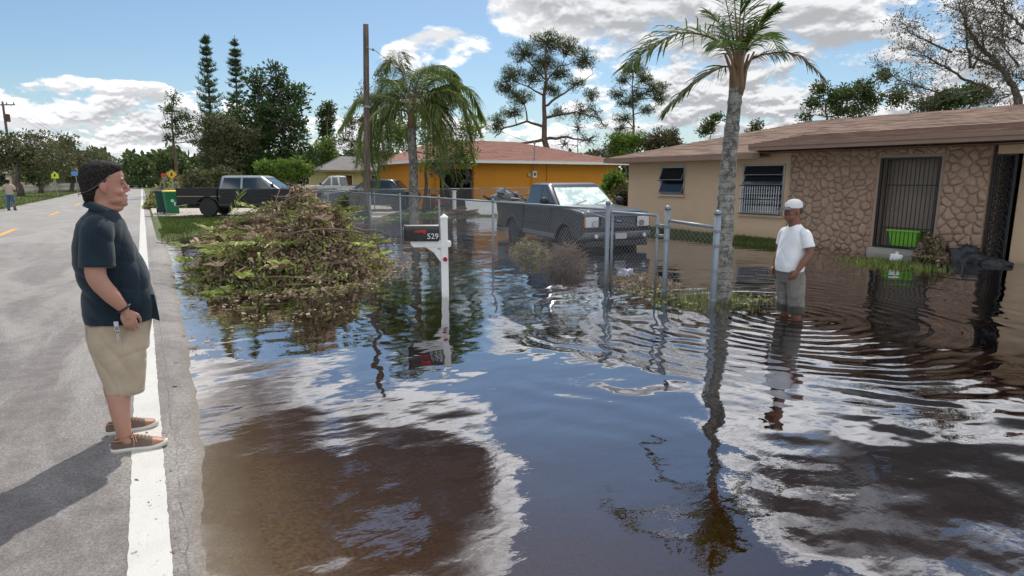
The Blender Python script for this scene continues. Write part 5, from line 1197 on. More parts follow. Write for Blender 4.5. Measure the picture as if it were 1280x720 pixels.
# second palm, crown drooping
D2 = (G(517,278,-.05)-CAM).dot(VW)
p2_, O2, top2 = palm('queen palm with a drooping curtain of green fronds behind the mailbox', D2, (518,282), [(517,250),(517,210),(515,178),(515,152)], (.20,.19,.185,.18,.15))
def Q2(x, y, dz=0): return D(x, y, D2+dz)-O2
mb = MB(); mb.tube([Q2(515,162),Q2(515,150),Q2(514,136),Q2(513,122)], [.19,.17,.12,.06], 10); mb.build('crownshaft', m_pshaft, p2_, smooth=True)
fr = [((513,130),(506,100),(500,82),(497,66),0),((513,135),(495,118),(478,125),(466,150),.6),((513,140),(488,132),(462,150),(450,215),-.8),((515,135),(535,105),(560,98),(580,125),.5),((515,135),(540,118),(572,118),(598,165),-.5),
      ((515,140),(535,130),(556,145),(572,228),-1.0),((515,138),(530,120),(548,135),(560,190),1.2),((513,136),(500,112),(488,100),(476,118),1.5),((515,132),(525,95),(545,82),(566,92),-1.2),((513,142),(498,138),(478,160),(470,230),1.0),((515,142),(528,140),(545,165),(552,232),.3),((513,138),(480,120),(450,125),(425,160),-.2),((514,135),(512,110),(520,90),(536,84),1.2),((515,136),(548,110),(585,112),(606,150),1.2),((513,140),(490,140),(463,170),(458,235),.1)]
fr += [((514,137),(500,128),(484,150),(476,205),-.4),((516,137),(532,125),(550,150),(560,215),-.6),((515,136),(545,112),(575,130),(588,195),.2),((514,136),(486,124),(458,148),(446,200),.5),((515,140),(522,128),(538,150),(540,205),-1.3),((514,134),(505,95),(492,76),(480,84),-.6),((515,134),(530,100),(550,90),(575,104),1.0)]
for a, b, c, d_, dz in fr:
    frond(p2_, [Q2(*a),Q2(*b,dz*.5),Q2(*c,dz),Q2(*d_,dz*1.4)], 1.2, m_frond2, n=20, nl=110, droop=1.15, bare=.15, rachis=.035, lw=.016, fold=.2)

# ---------------------------------------------------------------- poles, wires, signs
up1 = thing('utility_pole', 'weathered bare wooden pole rising behind the brush pile', 'pole', (7.54,24.0,0)); 
mb = MB(); n_ = 16; mb.tube([(.26*i/n_,0,-.5+7.95*i/n_) for i in range(n_+1)], [.135-.03*i/n_ for i in range(n_+1)], 12); mb.build('shaft', m_wood, up1, smooth=True)
mb = MB(); mb.tube([(.24,-.1,6.6),(.42,-.25,6.5)], .02, 6); mb.lathe([(.04,0),(.05,.04),(.03,.09)], (.42,-.25,6.48), 8); mb.build('insulator', m_galv, up1)
mb = MB(); mb.box((.05,-.14,4.4),(.25,-.10,4.48)); mb.build('bracket', m_galv, up1)
LPb = D(20,243,82); up2 = thing('utility_pole', 'leaning utility pole with crossarm and transformer at the far left', 'pole', (LPb.x, LPb.y, 0)); Lt = D(3,127,82)-Vector((LPb.x,LPb.y,0)); Ln = Lt.copy()
def LPt(f): return Ln*f
mb = MB(); mb.tube([LPt(-.03)]+[LPt(i/8) for i in range(1,9)], [.22-.09*i/8 for i in range(9)], 12); mb.build('shaft', m_wood, up2, smooth=True)
ca = LPt(.965); dA = (VR+Vector((0,0,0))).normalized()
mb = MB(); mb.tube([ca-dA*.9, ca+dA*1.6], .085, 6); arm_ = mb.build('crossarm', m_wood, up2)
for q in (-.8, .5, 1.45):
    mb = MB(); c_ = ca+dA*q; mb.lathe([(.05,.07),(.08,.16),(.05,.24),(.08,.3),(.03,.36)], tuple(c_), 8); mb.build('insulator', m_galv, arm_)
mb = MB(); c_ = LPt(.82)+dA*.42; mb.lathe([(.2,-.5),(.26,-.46),(.26,.4),(.2,.5)], tuple(c_), 14); mb.build('transformer', mat('transformer_brown', (.10,.05,.04), rough=.6), up2, smooth=False)
mb = MB(); mb.tube([LPt(.82), c_], .05, 6); mb.build('bracket', m_galv, up2)
def wire(label, a, b, sag, r=.012):
    a, b = Vector(a), Vector(b); mid = []
    for i in range(25):
        t = i/24; mid.append(a.lerp(b, t)-Vector((0,0,sag*4*t*(1-t))))
    mb = MB(); mb.tube(mid, r, 4); tag(mb.build('overhead_wire', m_black, None), label, 'wire')
mp = oh.matrix_world if False else None
Mo = Matrix.Translation((oL.x,oL.y,0))@Matrix.Rotation(oA, 4, 'Z'); mastw = Mo@Vector((ax-.02,-.02,OH+1.15))
wire('thin service wire running from the bare pole to the mast on the orange house', (7.54+.42,24.0-.25,6.55), mastw, .5, .012)
LW = Vector((LPb.x,LPb.y,0))
for q, lb in ((-.8,'outermost wire on the left utility pole crossarm'),(.5,'middle wire on the left utility pole crossarm'),(1.45,'wire on the road side end of the left utility pole crossarm')):
    wire(lb, LW+ca+dA*q+Vector((0,0,.3)), LW+ca+dA*q+Vector((4.5,130,-.5)), 1.6, .02)
wire('low telephone wire running along the road from the left utility pole', LW+LPt(.6), LW+LPt(.6)+Vector((4.5,130,-1)), 1.8, .03)
def sign(label, px, pyc, pyb, depth, kind, m, size, txtm=None):
    B = D(px, pyb, depth); C_ = D(px, pyc, depth); g = float(gz(B.x, B.y)); t = thing('road_sign', label, 'sign', (B.x, B.y, g)); t.rotation_euler = (0,0,-YAW+math.atan2(-(px-CX), FPX)*.4)
    h = C_.z-g; mb = MB(); mb.box((-.03,-.02,-.2),(.03,.02,h+size*.4)); mb.build('pole', m_galv, t)
    s = size/2
    if kind == 'diamond': poly = [(0,-s*1.3),(s*1.3,0),(0,s*1.3),(-s*1.3,0)]
    elif kind == 'penta': poly = [(-s,-s),(s,-s),(s,s*.25),(0,s*1.15),(-s,s*.25)]
    elif kind == 'octa': poly = [(s*math.cos(R(22.5+45*k)), s*math.sin(R(22.5+45*k))) for k in range(8)]
    else: poly = [(-s*1.3,-s*.7),(s*1.3,-s*.7),(s*1.3,s*.7),(-s*1.3,s*.7)]
    mb = MB(); mb.prism([(x,h+z) for x,z in poly], -.035, -.022); pl = mb.build('plate', m, t)
    if kind in ('diamond','penta'):
        mb = MB(); mb.prism([(-s*.28,h-s*.45),(s*.05,h-s*.5),(s*.1,h),(s*.35,h-s*.35),(s*.4,h-s*.3),(s*.12,h+s*.3),(-s*.2,h+s*.25),(-s*.4,h-s*.1)], -.040, -.0355); mb.lathe([(s*.14,-.04),(s*.14,-.0355)], (0,0,h+s*.45), 10, 'y'); mb.build('symbol', m_black, pl)
    return t
sign('round topped yellow green warning sign on the left verge under the trees', 71,219,237, 58, 'penta', mat('yellow_green_sign', (.62,.70,.03), rough=.4), .60)
sign('blue rectangular sign on the left verge near the man in the dark shirt', 97,217,236, 60, 'rect', mat('blue_sign', (.10,.26,.55), rough=.4), .60)
sign('yellow diamond warning sign behind the wheelie bins', 217,218,240, 35.5, 'diamond', mat('yellow_sign', (.62,.38,.02), rough=.4), .42)
sign('small red octagonal sign, left of the yellow diamond sign', 206,219,238, 41, 'octa', mat('red_sign', (.50,.05,.04), rough=.4), .30)
# fence and pale house glimpsed on the left
lf = thing('picket_fence', 'grey picket fence under the trees on the left verge', 'fence', (0,0,0))
a_ = D(30,236,78); b_ = D(108,233,100)
for i in range(60):
    p = a_.lerp(b_, i/59); mb = MB(); mb.box((-.09,-.02,0),(.09,.02,1.15)); o = mb.build('picket', m_alu, lf) if i == 0 else pk.copy()
    if i == 0: pk = o
    else: COL.objects.link(o)
    o.location = (p.x, p.y, 0); o.rotation_euler = (0,0,math.atan2(b_.y-a_.y, b_.x-a_.x))
mb = MB(); mb.tube([(a_.x,a_.y,.85),(b_.x,b_.y,.85)], .04, 4); mb.build('rail', m_alu, lf); mb = MB(); mb.tube([(a_.x,a_.y,.3),(b_.x,b_.y,.3)], .04, 4); mb.build('rail', m_alu, lf)
B_ = D(31,232,90); sh = thing('house', 'small pale house half hidden under the trees behind the left verge', 'house', (B_.x,B_.y,0), -YAW+.3)
mb = MB(); wallboxes(mb, -2.2, 2.2, -.2, 2.5, 0, .2, [(.5,1.3,.9,1.9)]); mb.box((-2.2,.2,-.2),(-2.0,5,2.5)); mb.box((2.0,.2,-.2),(2.2,5,2.5)); mb.build('wall', m_stucco, sh); mb = MB(); mb.box((.5,.08,.9),(1.3,.12,1.9)); mb.build('window', m_glass, sh)
mb = MB(); mb.add([(-2.8,-.5,2.5),(2.8,-.5,2.5),(2.8,5.5,2.5),(-2.8,5.5,2.5),(-1,2.5,3.6),(1,2.5,3.6)], [(0,1,5,4),(1,2,5),(2,3,4,5),(3,0,4),(3,2,1,0)]); mb.build('roof', m_greyroof, sh)

# ---------------------------------------------------------------- yard clutter
B_ = D(601,255,29.5); wb = thing('white_board', 'large white board leaning in the yard left of the grey pickup', 'board', (B_.x,B_.y,.02)); wb.rotation_euler = (R(-14),0,-YAW+R(2))
mb = MB(); mb.add([(-.68,0,0),(.80,0,-.02),(.74,0,.66),(-.76,0,.70),(-.68,.03,0),(.80,.03,-.02),(.74,.03,.66),(-.76,.03,.70)], [(0,1,2,3),(7,6,5,4),(0,4,5,1),(1,5,6,2),(2,6,7,3),(3,7,4,0)]); mb.build('panel', m_white, wb)
mb = MB(); mb.tube([(0,.03,.5),(0,.42,.02)], .02, 5); mb.build('prop', m_wood, wb)
jk = thing('rubbish_heap', 'heap of dark boards and scrap against the orange wall', 'rubbish heap', D(630,256,33)); jk.location.z = .05; jk.rotation_euler = (0,0,-YAW)
m_scrap = mat('scrap_wood', (.14,.09,.06), rough=.9); m_scr2 = mat('scrap_grey', (.16,.17,.19), rough=.7)
for i in range(26):
    mb = MB(); L_ = rng.uniform(.6,1.8); mb.box((-L_/2,-.06,-.02),(L_/2,.06,.02)); o = mb.build('plank', m_scrap if i%3 else m_scr2, jk); f_ = rng.uniform(0,1); o.location = (rng.uniform(-1.0,1.3)*(1-.3*f_), rng.uniform(-.5,.5), .1+f_*.85); o.rotation_euler = (rng.uniform(-.5,.5), rng.uniform(-.5,.5), rng.uniform(-.6,.6))
o = lump('sheet', (.0,0,.5), (.8,.4,.55), m_scr2, jk, 4, 20, 12, .5)
rc = thing('rubbish_heap', 'low pile of lumber lying on the lawn in front of the white board', 'rubbish heap', D(578,264,27)); rc.location.z = .03; rc.rotation_euler = (0,0,-YAW)
for i in range(8):
    mb = MB(); L_ = rng.uniform(.8,1.5); mb.box((-L_/2,-.05,-.03),(L_/2,.05,.03)); o = mb.build('plank', m_scrap, rc); o.location = (rng.uniform(-.3,.3), rng.uniform(-.3,.3), .06+i*.04); o.rotation_euler = (rng.uniform(-.1,.1), rng.uniform(-.15,.15), rng.uniform(-.4,.4))
wp = D(568,262,28.5); o = thing('white_post', 'short white post in the far lawn left of the white board', 'post', (wp.x, wp.y, 0)); mb = MB(); mb.box((-.07,-.07,-.1),(.07,.07,1.15)); mb.build('shaft', m_white, o, bevel=.01); mb = MB(); mb.box((-.09,-.09,1.151),(.09,.09,1.19)); mb.build('cap', m_white, o)
rb_ = D(548,254,33.5); o = thing('red_mower', 'dark red machine parked in the mouth of the orange carport', 'mower', (rb_.x, rb_.y, .05)); o.rotation_euler = (0,0,-YAW)
mr = mat('dark_red_paint', (.22,.02,.03), rough=.4)
mb = MB(); mb.prism([(-.7,.25),(.75,.25),(.8,.55),(.3,.72),(.2,.55),(-.2,.5),(-.3,.75),(-.7,.75)], -.3, .3); mb.build('body', mr, o, bevel=.05)
mb = MB(); mb.box((-.45,-.2,.76),(-.1,.2,.84)); mb.box((-.5,-.2,.84),(-.42,.2,1.15)); mb.build('seat', m_black, o, bevel=.02)
for x_, r_ in ((-.5,.28),(.55,.2)):
    for s in (-1,1): mb = MB(); mb.lathe([(r_,-.08),(r_,.08)], (x_,s*.4,r_), 16, 'y'); mb.build('wheel', m_rubber, o, bevel=.02)
mb = MB(); mb.tube([(.2,0,.7),(.0,0,1.0)], .02, 6); mb.lathe([(.17,0),(.17,.02)], (.0,0,1.0), 14); mb.build('steering_wheel', m_black, o)

# ---------------------------------------------------------------- people
def skin_mat(name, c, lip, headz, lips):
    def fn(t, vec, b):
        n = t.noise(vec, 9, 4, .6); n2 = t.noise(vec, 70, 3, .6)
        col = t.mix(t.m('MULTIPLY', t.ss(n, .35, .7), .5), (*c,1), (c[0]*1.12, c[1]*.88, c[2]*.82, 1))
        col = t.mix(t.m('MULTIPLY', t.ss(n2, .4, .7), .18), col, tuple(v*.7 for v in c)+(1,))
        for (px, py, pz, r, cc, k) in lips:
            d = t.vm('LENGTH', t.vm('MULTIPLY', t.vm('SUBTRACT', t.vm('MULTIPLY', vec, (1, 1, 1)), (px, py, pz)), (1, .6, 1.2)), out=1)
            col = t.mix(t.m('MULTIPLY', t.ss(d, r, r*.5), k), col, (*cc, 1))
        b.inputs['Subsurface Weight'].default_value = .0
        return col
    return mat(name, fn=fn, rough=.52, spec=.4, bump=(160,.0008))
def cloth_mat(name, c, fine=600, var=.14, wet=None, rough=.9):
    def fn(t, vec, b):
        n = t.noise(vec, 5, 5, .65); w = t.noise(vec, 220, 2, .6)
        col = t.mix(t.ss(n, .3, .7), tuple(v*(1-var) for v in c)+(1,), tuple(min(1,v*(1+var)) for v in c)+(1,))
        col = t.mix(t.m('MULTIPLY', t.ss(w, .35, .65), .15), col, tuple(v*.75 for v in c)+(1,))
        if wet is not None:
            z = t.xyz(vec)[2]; k = t.ss(t.m('ADD', z, t.m('MULTIPLY', n, .10)), wet+.10, wet+.0)
            k = t.ss(t.m('ADD', z, t.m('MULTIPLY', n, .12)), wet+.05, wet+.09, 1, 0)
            col = t.mix(t.m('MULTIPLY', k, .85), col, tuple(v*.2 for v in c)+(1,))
        b.inputs['Sheen Weight'].default_value = .15
        return col
    return mat(name, fn=fn, rough=rough, bump=(350,.0006), spec=.25)
def folds(spec):
    """displace along the normal with directional creases; spec = list of (dir, freq, amp, phase)"""
    def fn(co, no):
        d = np.zeros(len(co))
        for (dx,dy,dz), fr, am, ph, cen, rad in spec:
            t = co[:,0]*dx+co[:,1]*dy+co[:,2]*dz
            q = co+0; wv = .35*np.sin(q[:,0]*11+ph)+.35*np.sin(q[:,1]*9-ph)+.3*np.sin(q[:,2]*8+ph*2)
            s = np.abs(np.sin(t*fr*.8+wv*2.6+ph)); s = .5-1.4*(1-s)**1.6
            w = 1.0 if cen is None else np.exp(-(((co-np.array(cen))/rad)**2).sum(1))
            d += am*s*w
        return co+no*d[:,None]
    return fn
def hand(mb, wr, down, fwd_, out, s=1.0, curl=.5, spread=.006):
    """palm from the wrist along `down`; thumb on the `fwd_` edge; `out` is the back of the hand"""
    wr = Vector(wr); dn = Vector(down).normalized(); fw = Vector(fwd_).normalized(); fw = (fw-dn*fw.dot(dn)).normalized(); ou = dn.cross(fw) if Vector(out).dot(dn.cross(fw)) > 0 else -dn.cross(fw)
    kn = wr+dn*.095*s
    Mx = Matrix((fw, ou, dn)).transposed()
    mb.ell(wr+dn*.052*s, (.041*s,.017*s,.058*s), rot=Mx)
    mb.tube([wr-dn*.03*s, wr+dn*.02*s, wr+dn*.05*s], [.028*s,.027*s,.026*s], 10, flat=.72)
    for i, (o_, L_, r_) in enumerate(((.030,.074,.0095),(.010,.083,.0100),(-.010,.077,.0095),(-.029,.060,.0083))):
        b = kn+fw*(o_*s)+dn*(-.012*s if abs(o_) > .02 else 0); pts = [b-dn*.03*s, b]; d = dn.copy(); a = curl*(.45+.12*i)
        for j, q in enumerate((.45,.30,.25)):
            ax = dn.cross(-ou).normalized(); d = Matrix.Rotation(a*(1 if j < 2 else .7), 3, ax)@d; pts.append(pts[-1]+d*L_*q*s)
        mb.tube(pts, [r_*s,r_*1.05*s,r_*s,r_*.93*s,r_*.75*s], 8)
        mb.ell(pts[-1], (r_*.75*s,)*3, 8, 5)
    tb = wr+dn*.025*s+fw*.026*s-ou*.006*s; t1 = tb+(dn*.7+fw*.65-ou*.25).normalized()*.038*s; t2 = t1+(dn*.93+fw*.18-ou*.35).normalized()*.030*s; t3 = t2+(dn*.95-fw*.05-ou*.4).normalized()*.024*s
    mb.tube([wr+dn*.01*s, tb, t1, t2, t3], [.013*s,.015*s,.0125*s,.011*s,.008*s], 8); mb.ell(t3, (.008*s,)*3, 8, 5)
def limb(mb, pts, rad, n=14, flat=None, sub=5):
    P_ = catmull([Vector(p) for p in pts], (len(pts)-1)*sub+1); rr = np.interp(np.linspace(0,1,len(P_)), np.linspace(0,1,len(rad)), rad); mb.tube(P_, list(rr), n, flat=flat)
def head(mb, dx, dz, s=1.0, smile=True):
    """head facing +x; z given for a chin at 1.53"""
    def z(v): return dz+(v-1.53)*s
    def x(v): return dx+v*s
    S_ = [(1.528,-.01,.088,.028),(1.542,-.05,.106,.046),(1.562,-.082,.111,.057),(1.59,-.100,.104,.066),(1.62,-.108,.102,.071),(1.65,-.112,.100,.074),(1.672,-.114,.097,.075),(1.695,-.116,.106,.076),(1.725,-.116,.107,.077),(1.755,-.108,.098,.073),(1.78,-.088,.075,.061),(1.797,-.05,.04,.038)]
    mb.loft([(z(a), x(b), x(c), 0, d*s, 2.25) for a,b,c,d in S_], 32)
    e = lambda c, r: mb.ell((x(c[0]), c[1]*s, z(c[2])), tuple(q*s for q in r), 14, 9)
    mb.tube([(x(.094),0,z(1.700)),(x(.106),0,z(1.674)),(x(.116),0,z(1.653)),(x(.123),0,z(1.638)),(x(.108),0,z(1.623))], [q*s for q in (.008,.009,.0115,.0135,.009)], 10)
    for sg in (-1,1):
        e((.108,sg*.012,1.626),(.012,.009,.008)); e((.062,sg*.040,1.622),(.036,.027,.026)); e((.097,sg*.030,1.700),(.013,.026,.008)); e((.028,sg*.046,1.574),(.060,.018,.026))
        # ear
        Mx = Matrix.Rotation(R(-12), 3, 'Y'); mb.ell((x(-.006), sg*.085*s, z(1.648)), (.020*s,.010*s,.034*s), 14, 9, rot=Mx); mb.ell((x(.000), sg*.084*s, z(1.620)), (.010*s,.006*s,.012*s), 10, 7)
    e((.110,0,1.598),(.010,.024,.006)); e((.105,0,1.575),(.011,.021,.0065)); e((.094,0,1.548),(.020,.024,.017)); e((.03,0,1.545),(.05,.045,.022))
def face_parts(root, dx, dz, s, mbrow, hairc, teeth=True, brows=True):
    def P_(a, b, c): return (dx+a*s, b*s, dz+(c-1.53)*s)
    m_eye = mat('eye_white', (.20,.16,.14), rough=.3); m_iris = mat('iris', (.03,.02,.012), rough=.1)
    for sg in (-1,1):
        mb = MB(); mb.ell(P_(.0905, sg*.031, 1.673), (.0100*s,.0120*s,.0050*s), 12, 8); ey = mb.build('eye', m_eye, root, smooth=True)
        mb = MB(); mb.ell(P_(.0985, sg*.033, 1.673), (.0035*s,.0070*s,.0045*s), 10, 6); mb.build('iris', m_iris, ey, smooth=True)
        if not brows: continue
        mb = MB(); mb.tube([P_(.108,sg*.012,1.702),P_(.110,sg*.028,1.708),P_(.098,sg*.048,1.703)], [.005*s,.006*s,.003*s], 6, flat=.5); mb.build('eyebrow', mbrow, root, smooth=True)
    if teeth: mb = MB(); mb.tube([P_(.098,-.022,1.588),P_(.109,-.010,1.585),P_(.1115,0,1.584),P_(.109,.010,1.585),P_(.098,.022,1.588)], .0034*s, 6); mb.build('teeth', mat('teeth', (.7,.68,.62), rough=.3), root, smooth=True)
def shoe(root, heel, ang, L, mu, ms, mt, mlc, s=1.0):
    """sneaker; heel point on the ground, pointing along ang"""
    M_ = Matrix.Translation(Vector(heel))@Matrix.Rotation(ang, 4, 'Z')
    xs_ = np.linspace(0, 1, 17)
    wf = np.interp(xs_, [0,.03,.1,.3,.5,.7,.85,.95,1], [.012,.028,.036,.035,.040,.050,.046,.030,.008])
    sh = np.interp(xs_, [0,.6,.85,1], [.030,.028,.029,.034]); lift = np.interp(xs_, [0,.05,.72,1], [.003,.0,.0,.014])
    vs = []; n = len(xs_)
    for i in range(n):
        x_ = xs_[i]*L; b = .006*math.sin(math.pi*xs_[i])
        for y_, z_ in ((-wf[i]*.93,lift[i]),(wf[i]*.93,lift[i]),(wf[i],lift[i]+sh[i]*.5),(wf[i]*.97,lift[i]+sh[i]),(-wf[i]*.97,lift[i]+sh[i]),(-wf[i],lift[i]+sh[i]*.5)): vs.append(M_@Vector((x_, y_+b, z_)))
    fs = [(i*6+k, i*6+(k+1)%6, (i+1)*6+(k+1)%6, (i+1)*6+k) for i in range(n-1) for k in range(6)]+[tuple(range(5,-1,-1)), tuple(range((n-1)*6, n*6))]
    mb = MB(); mb.add(vs, fs); so_ = mb.build('shoe_sole', ms, root, smooth=True)
    top = np.interp(xs_, [0,.04,.18,.30,.40,.55,.70,.82,.93,1], [.060,.096,.088,.094,.104,.092,.074,.064,.055,.036]); uw = wf*.90; uw[:8] *= .98
    vs = []; nn = 14
    for i in range(n):
        x_ = (xs_[i]*.975+.010)*L; b = .006*math.sin(math.pi*xs_[i]); z0 = lift[i]+sh[i]*.8; hgt = top[i]-z0
        for k in range(nn):
            a = math.pi*k/(nn-1); y_ = -math.cos(a); zz = math.sin(a)
            yy = math.copysign(abs(y_)**.75, y_)*uw[i]*(1-.30*zz*zz*(top[i] > .07)); vs.append(M_@Vector((x_, yy+b, z0+hgt*zz**.8)))
    mb = MB(); fs = [(i*nn+k, i*nn+k+1, (i+1)*nn+k+1, (i+1)*nn+k) for i in range(n-1) for k in range(nn-1)]+[tuple(range(nn-1,-1,-1)), tuple(range((n-1)*nn, n*nn))]
    mi = [0]*len(fs)
    mb.add(vs, fs); 
    for j in range((n-1)*(nn-1)):
        if j//(nn-1) >= 12: mb.mi[j] = 1
    up_ = mb.build('shoe_upper', [mu, mt], root, smooth=True)
    mb = MB(); rim = []
    for a in np.linspace(0, 2*math.pi, 15): rim.append(M_@Vector((.20*L+.155*L*math.cos(a), .032*math.sin(a)+.003, .082+.004*math.cos(a))))
    mb.tube(rim, .006, 6); mb.build('collar', mt, up_, smooth=True)
    for q in range(5):
        xx = (.40+.065*q)*L; zt = float(np.interp(xx/L, xs_, top))+.002; mb = MB(); mb.tube([M_@Vector((xx-.005,-.024,zt-.010)), M_@Vector((xx,-.01,zt)), M_@Vector((xx,.012,zt)), M_@Vector((xx+.005,.028,zt-.010))], .0028, 5); mb.build('lace', mlc, up_)
    mb = MB(); mb.tube([M_@Vector((.40*L,0,.092)), M_@Vector((.42*L,-.03,.096)), M_@Vector((.44*L,-.047,.072)), M_@Vector((.43*L,-.050,.045))], .003, 5); mb.tube([M_@Vector((.40*L,0,.092)), M_@Vector((.45*L,-.02,.10)), M_@Vector((.48*L,-.043,.068))], .003, 5); mb.build('lace', mlc, up_)

# ---- man in the dark shirt on the edge line
pA = thing('person', 'man in dark navy shirt and khaki shorts standing on the white edge line', 'person', (-.20, 4.60, 0), 0)
sk1 = skin_mat('ruddy_skin', (.40,.215,.155), None, 0, [(.112,0,1.587,.022,(.36,.12,.10),.6),(.08,-.05,1.618,.045,(.48,.18,.13),.5),(0,-.085,1.645,.04,(.46,.16,.12),.55),(.13,0,1.635,.03,(.46,.17,.13),.5)])
mb = MB()
head(mb, 0, 1.530)
limb(mb, [(-.045,0,1.36),(-.035,0,1.47),(-.015,0,1.55),(-.010,0,1.60)], [.085,.074,.066,.062], 18)
mb.ell((.035,0,1.525), (.055,.048,.030))
limb(mb, [(-.06,-.17,1.42),(-.072,-.235,1.27),(-.080,-.262,1.13),(-.015,-.262,1.01),(.045,-.248,.915)], [.062,.058,.054,.047,.028], 16)
hand(mb, (.045,-.248,.915), (.20,.06,-1), (1,.1,.1), (.1,-1,0), 1.02, .95)
limb(mb, [(-.06,.17,1.42),(-.06,.235,1.27),(-.06,.262,1.13),(.0,.262,1.01),(.045,.25,.92)], [.062,.060,.056,.050,.030], 14)
hand(mb, (.045,.25,.92), (.15,-.03,-1), (1,-.1,0), (.1,1,0), 1.0, .7)
for sg, xo, yk, ya in ((-1,0,-.130,-.195),(1,-.035,.120,.150)):
    limb(mb, [(xo-.01,sg*.09,.80),(xo-.012,sg*.105,.62),(xo-.020,yk,.47),(xo-.045,yk*.5+ya*.5,.335),(xo-.042,ya,.20),(xo-.036,ya,.105)], [.095,.085,.064,.064,.048,.040], 16)
    limb(mb, [(xo-.04,ya,.12),(xo-.03,ya,.075),(xo+.02,ya-.005,.050)], [.038,.032,.022], 12)
body = voxel(mb, 'body', .0048, sk1, pA, 4)
m_hair = mat('dark_brown_hair', fn=lambda t, vec, b: t.mix(t.ss(t.noise(t.vm('MULTIPLY', vec, (60,160,260)), 1, 4, .6), .4, .7), (.006,.0045,.004,1), (.05,.042,.037,1)), rough=.7, spec=.15, bump=(170,.004))  # noise streaks put greyish highlights into the dark hair colour
mb = MB(); mb.loft([(1.552,-.104,-.066,0,.042,2.2),(1.575,-.115,-.050,0,.060,2.3),(1.605,-.121,-.038,0,.070,2.4),(1.635,-.126,-.022,0,.0755,2.6),(1.655,-.128,.016,0,.0775,2.8),(1.672,-.129,.046,0,.0785,3.0),(1.70,-.129,.058,0,.0815,2.9),(1.725,-.128,.070,0,.0825,2.7),(1.745,-.125,.092,0,.0820,2.4),(1.765,-.117,.104,0,.0770,2.3),(1.785,-.101,.098,0,.067,2.2),(1.802,-.072,.074,0,.050),(1.812,-.042,.04,0,.028)], 40)
def hairdef(co, no):
    d = np.array([.0035*mnoise.noise(Vector((p[0]*45, p[1]*45, p[2]*32)))+.0022*mnoise.noise(Vector(p)*120) for p in co]); return co+no*(d[:,None]+.001)
voxel(mb, 'hair', .0045, m_hair, pA, 1, hairdef)
face_parts(pA, 0, 1.53, 1, m_hair, None)
m_navy = cloth_mat('navy_cotton', (.0085,.019,.030), var=.3)
mb = MB()
mb.loft([(.815,-.186,.205,0,.200,2.4),(.87,-.192,.209,0,.204,2.4),(.94,-.192,.210,0,.208,2.4),(1.02,-.186,.200,0,.205,2.3),(1.09,-.200,.192,0,.203,2.3),(1.19,-.212,.163,0,.200,2.3),(1.30,-.203,.126,0,.202,2.3),(1.38,-.182,.098,0,.196,2.3),(1.435,-.168,.086,0,.182,2.2),(1.475,-.140,.070,0,.130,2.1),(1.505,-.108,.048,0,.084,2),(1.525,-.095,.036,0,.070,2)], 36)
for sg in (-1,1):
    limb(mb, [(-.045,sg*.135,1.425),(-.058,sg*.190,1.385),(-.068,sg*.222,1.29),(-.072,sg*.240,1.185)], [.078,.086,.088,.096], 20)
fd = folds([((.5,.1,.8),34,.0060,.4,(-.05,-.2,1.30),(.12,.15,.14)),((.75,0,.6),30,.0085,2,(.12,-.1,1.15),(.14,.3,.22)),((.3,0,1),38,.0080,1,(-.14,-.1,1.05),(.12,.3,.12)),((1,.2,.25),26,.006,3,(0,0,.90),(.3,.4,.10)),((.8,.2,-.5),22,.0040,5,None,None)])
shirt = voxel(mb, 'shirt', .0065, m_navy, pA, 3, fd)
# collar, placket, hem tail, sleeve cuffs
mb = MB(); cp = []
ncol = 22
for i in range(ncol+1):
    a = -math.pi*.90+2*math.pi*.90*i/ncol+math.pi; ca, sa = math.cos(a), math.sin(a)
    base = Vector((-.030+.082*ca, .078*sa, 1.512-.040*ca-.004)); topc = Vector((-.030+.074*ca, .071*sa, 1.548-.034*ca)); out = Vector((-.030+.096*ca, .092*sa, 1.498-.045*ca)); cp.append((base, topc, out))
vs = []; 
for b_, t_, o_ in cp: vs += [b_, t_, o_, o_+Vector((0,0,-.003)), b_*1.0+Vector((0,0,-.004))]
fs = [(5*i+k, 5*i+(k+1)%5, 5*i+5+(k+1)%5, 5*i+5+k) for i in range(ncol) for k in range(5)]+[(0,1,2,3,4), tuple(5*ncol+k for k in (4,3,2,1,0))]
mb.add(vs, fs); mb.build('collar', m_navy, shirt, smooth=True)
mb = MB(); mb.prism([(.170,.83),(.222,.80),(.214,.90),(.205,.98),(.165,.98)], -.12, -.02); mb.build('hem_tail', m_navy, shirt, bevel=.006)
m_khaki = cloth_mat('khaki_cotton', (.40,.325,.235), var=.12)
mb = MB(); mb.loft([(.62,-.172,.148,0,.175,2.4),(.70,-.178,.158,0,.185,2.4),(.80,-.172,.180,0,.188,2.4),(.865,-.165,.185,0,.186,2.4)], 32)
for sg, xo, hem in ((-1,.0,.362),(1,-.030,.375)):
    mb.loft([(hem,xo-.106,xo+.098,sg*.128,.092,2.3),(hem+.05,xo-.116,xo+.104,sg*.124,.096,2.3),(.50,xo-.138,xo+.120,sg*.116,.100,2.3),(.60,xo-.160,xo+.130,sg*.105,.102,2.3),(.70,xo-.172,xo+.145,sg*.095,.098,2.3),(.80,xo-.165,xo+.150,sg*.09,.09,2.2)], 28)
fd = folds([((.8,0,.55),30,.0085,.2,(-.02,-.15,.56),(.16,.3,.14)),((.6,0,-.8),34,.007,2,(.08,-.15,.62),(.12,.3,.10)),((1,.3,.1),24,.003,1,(0,0,.42),(.3,.4,.12))])
shorts = voxel(mb, 'shorts', .0065, m_khaki, pA, 3, fd)
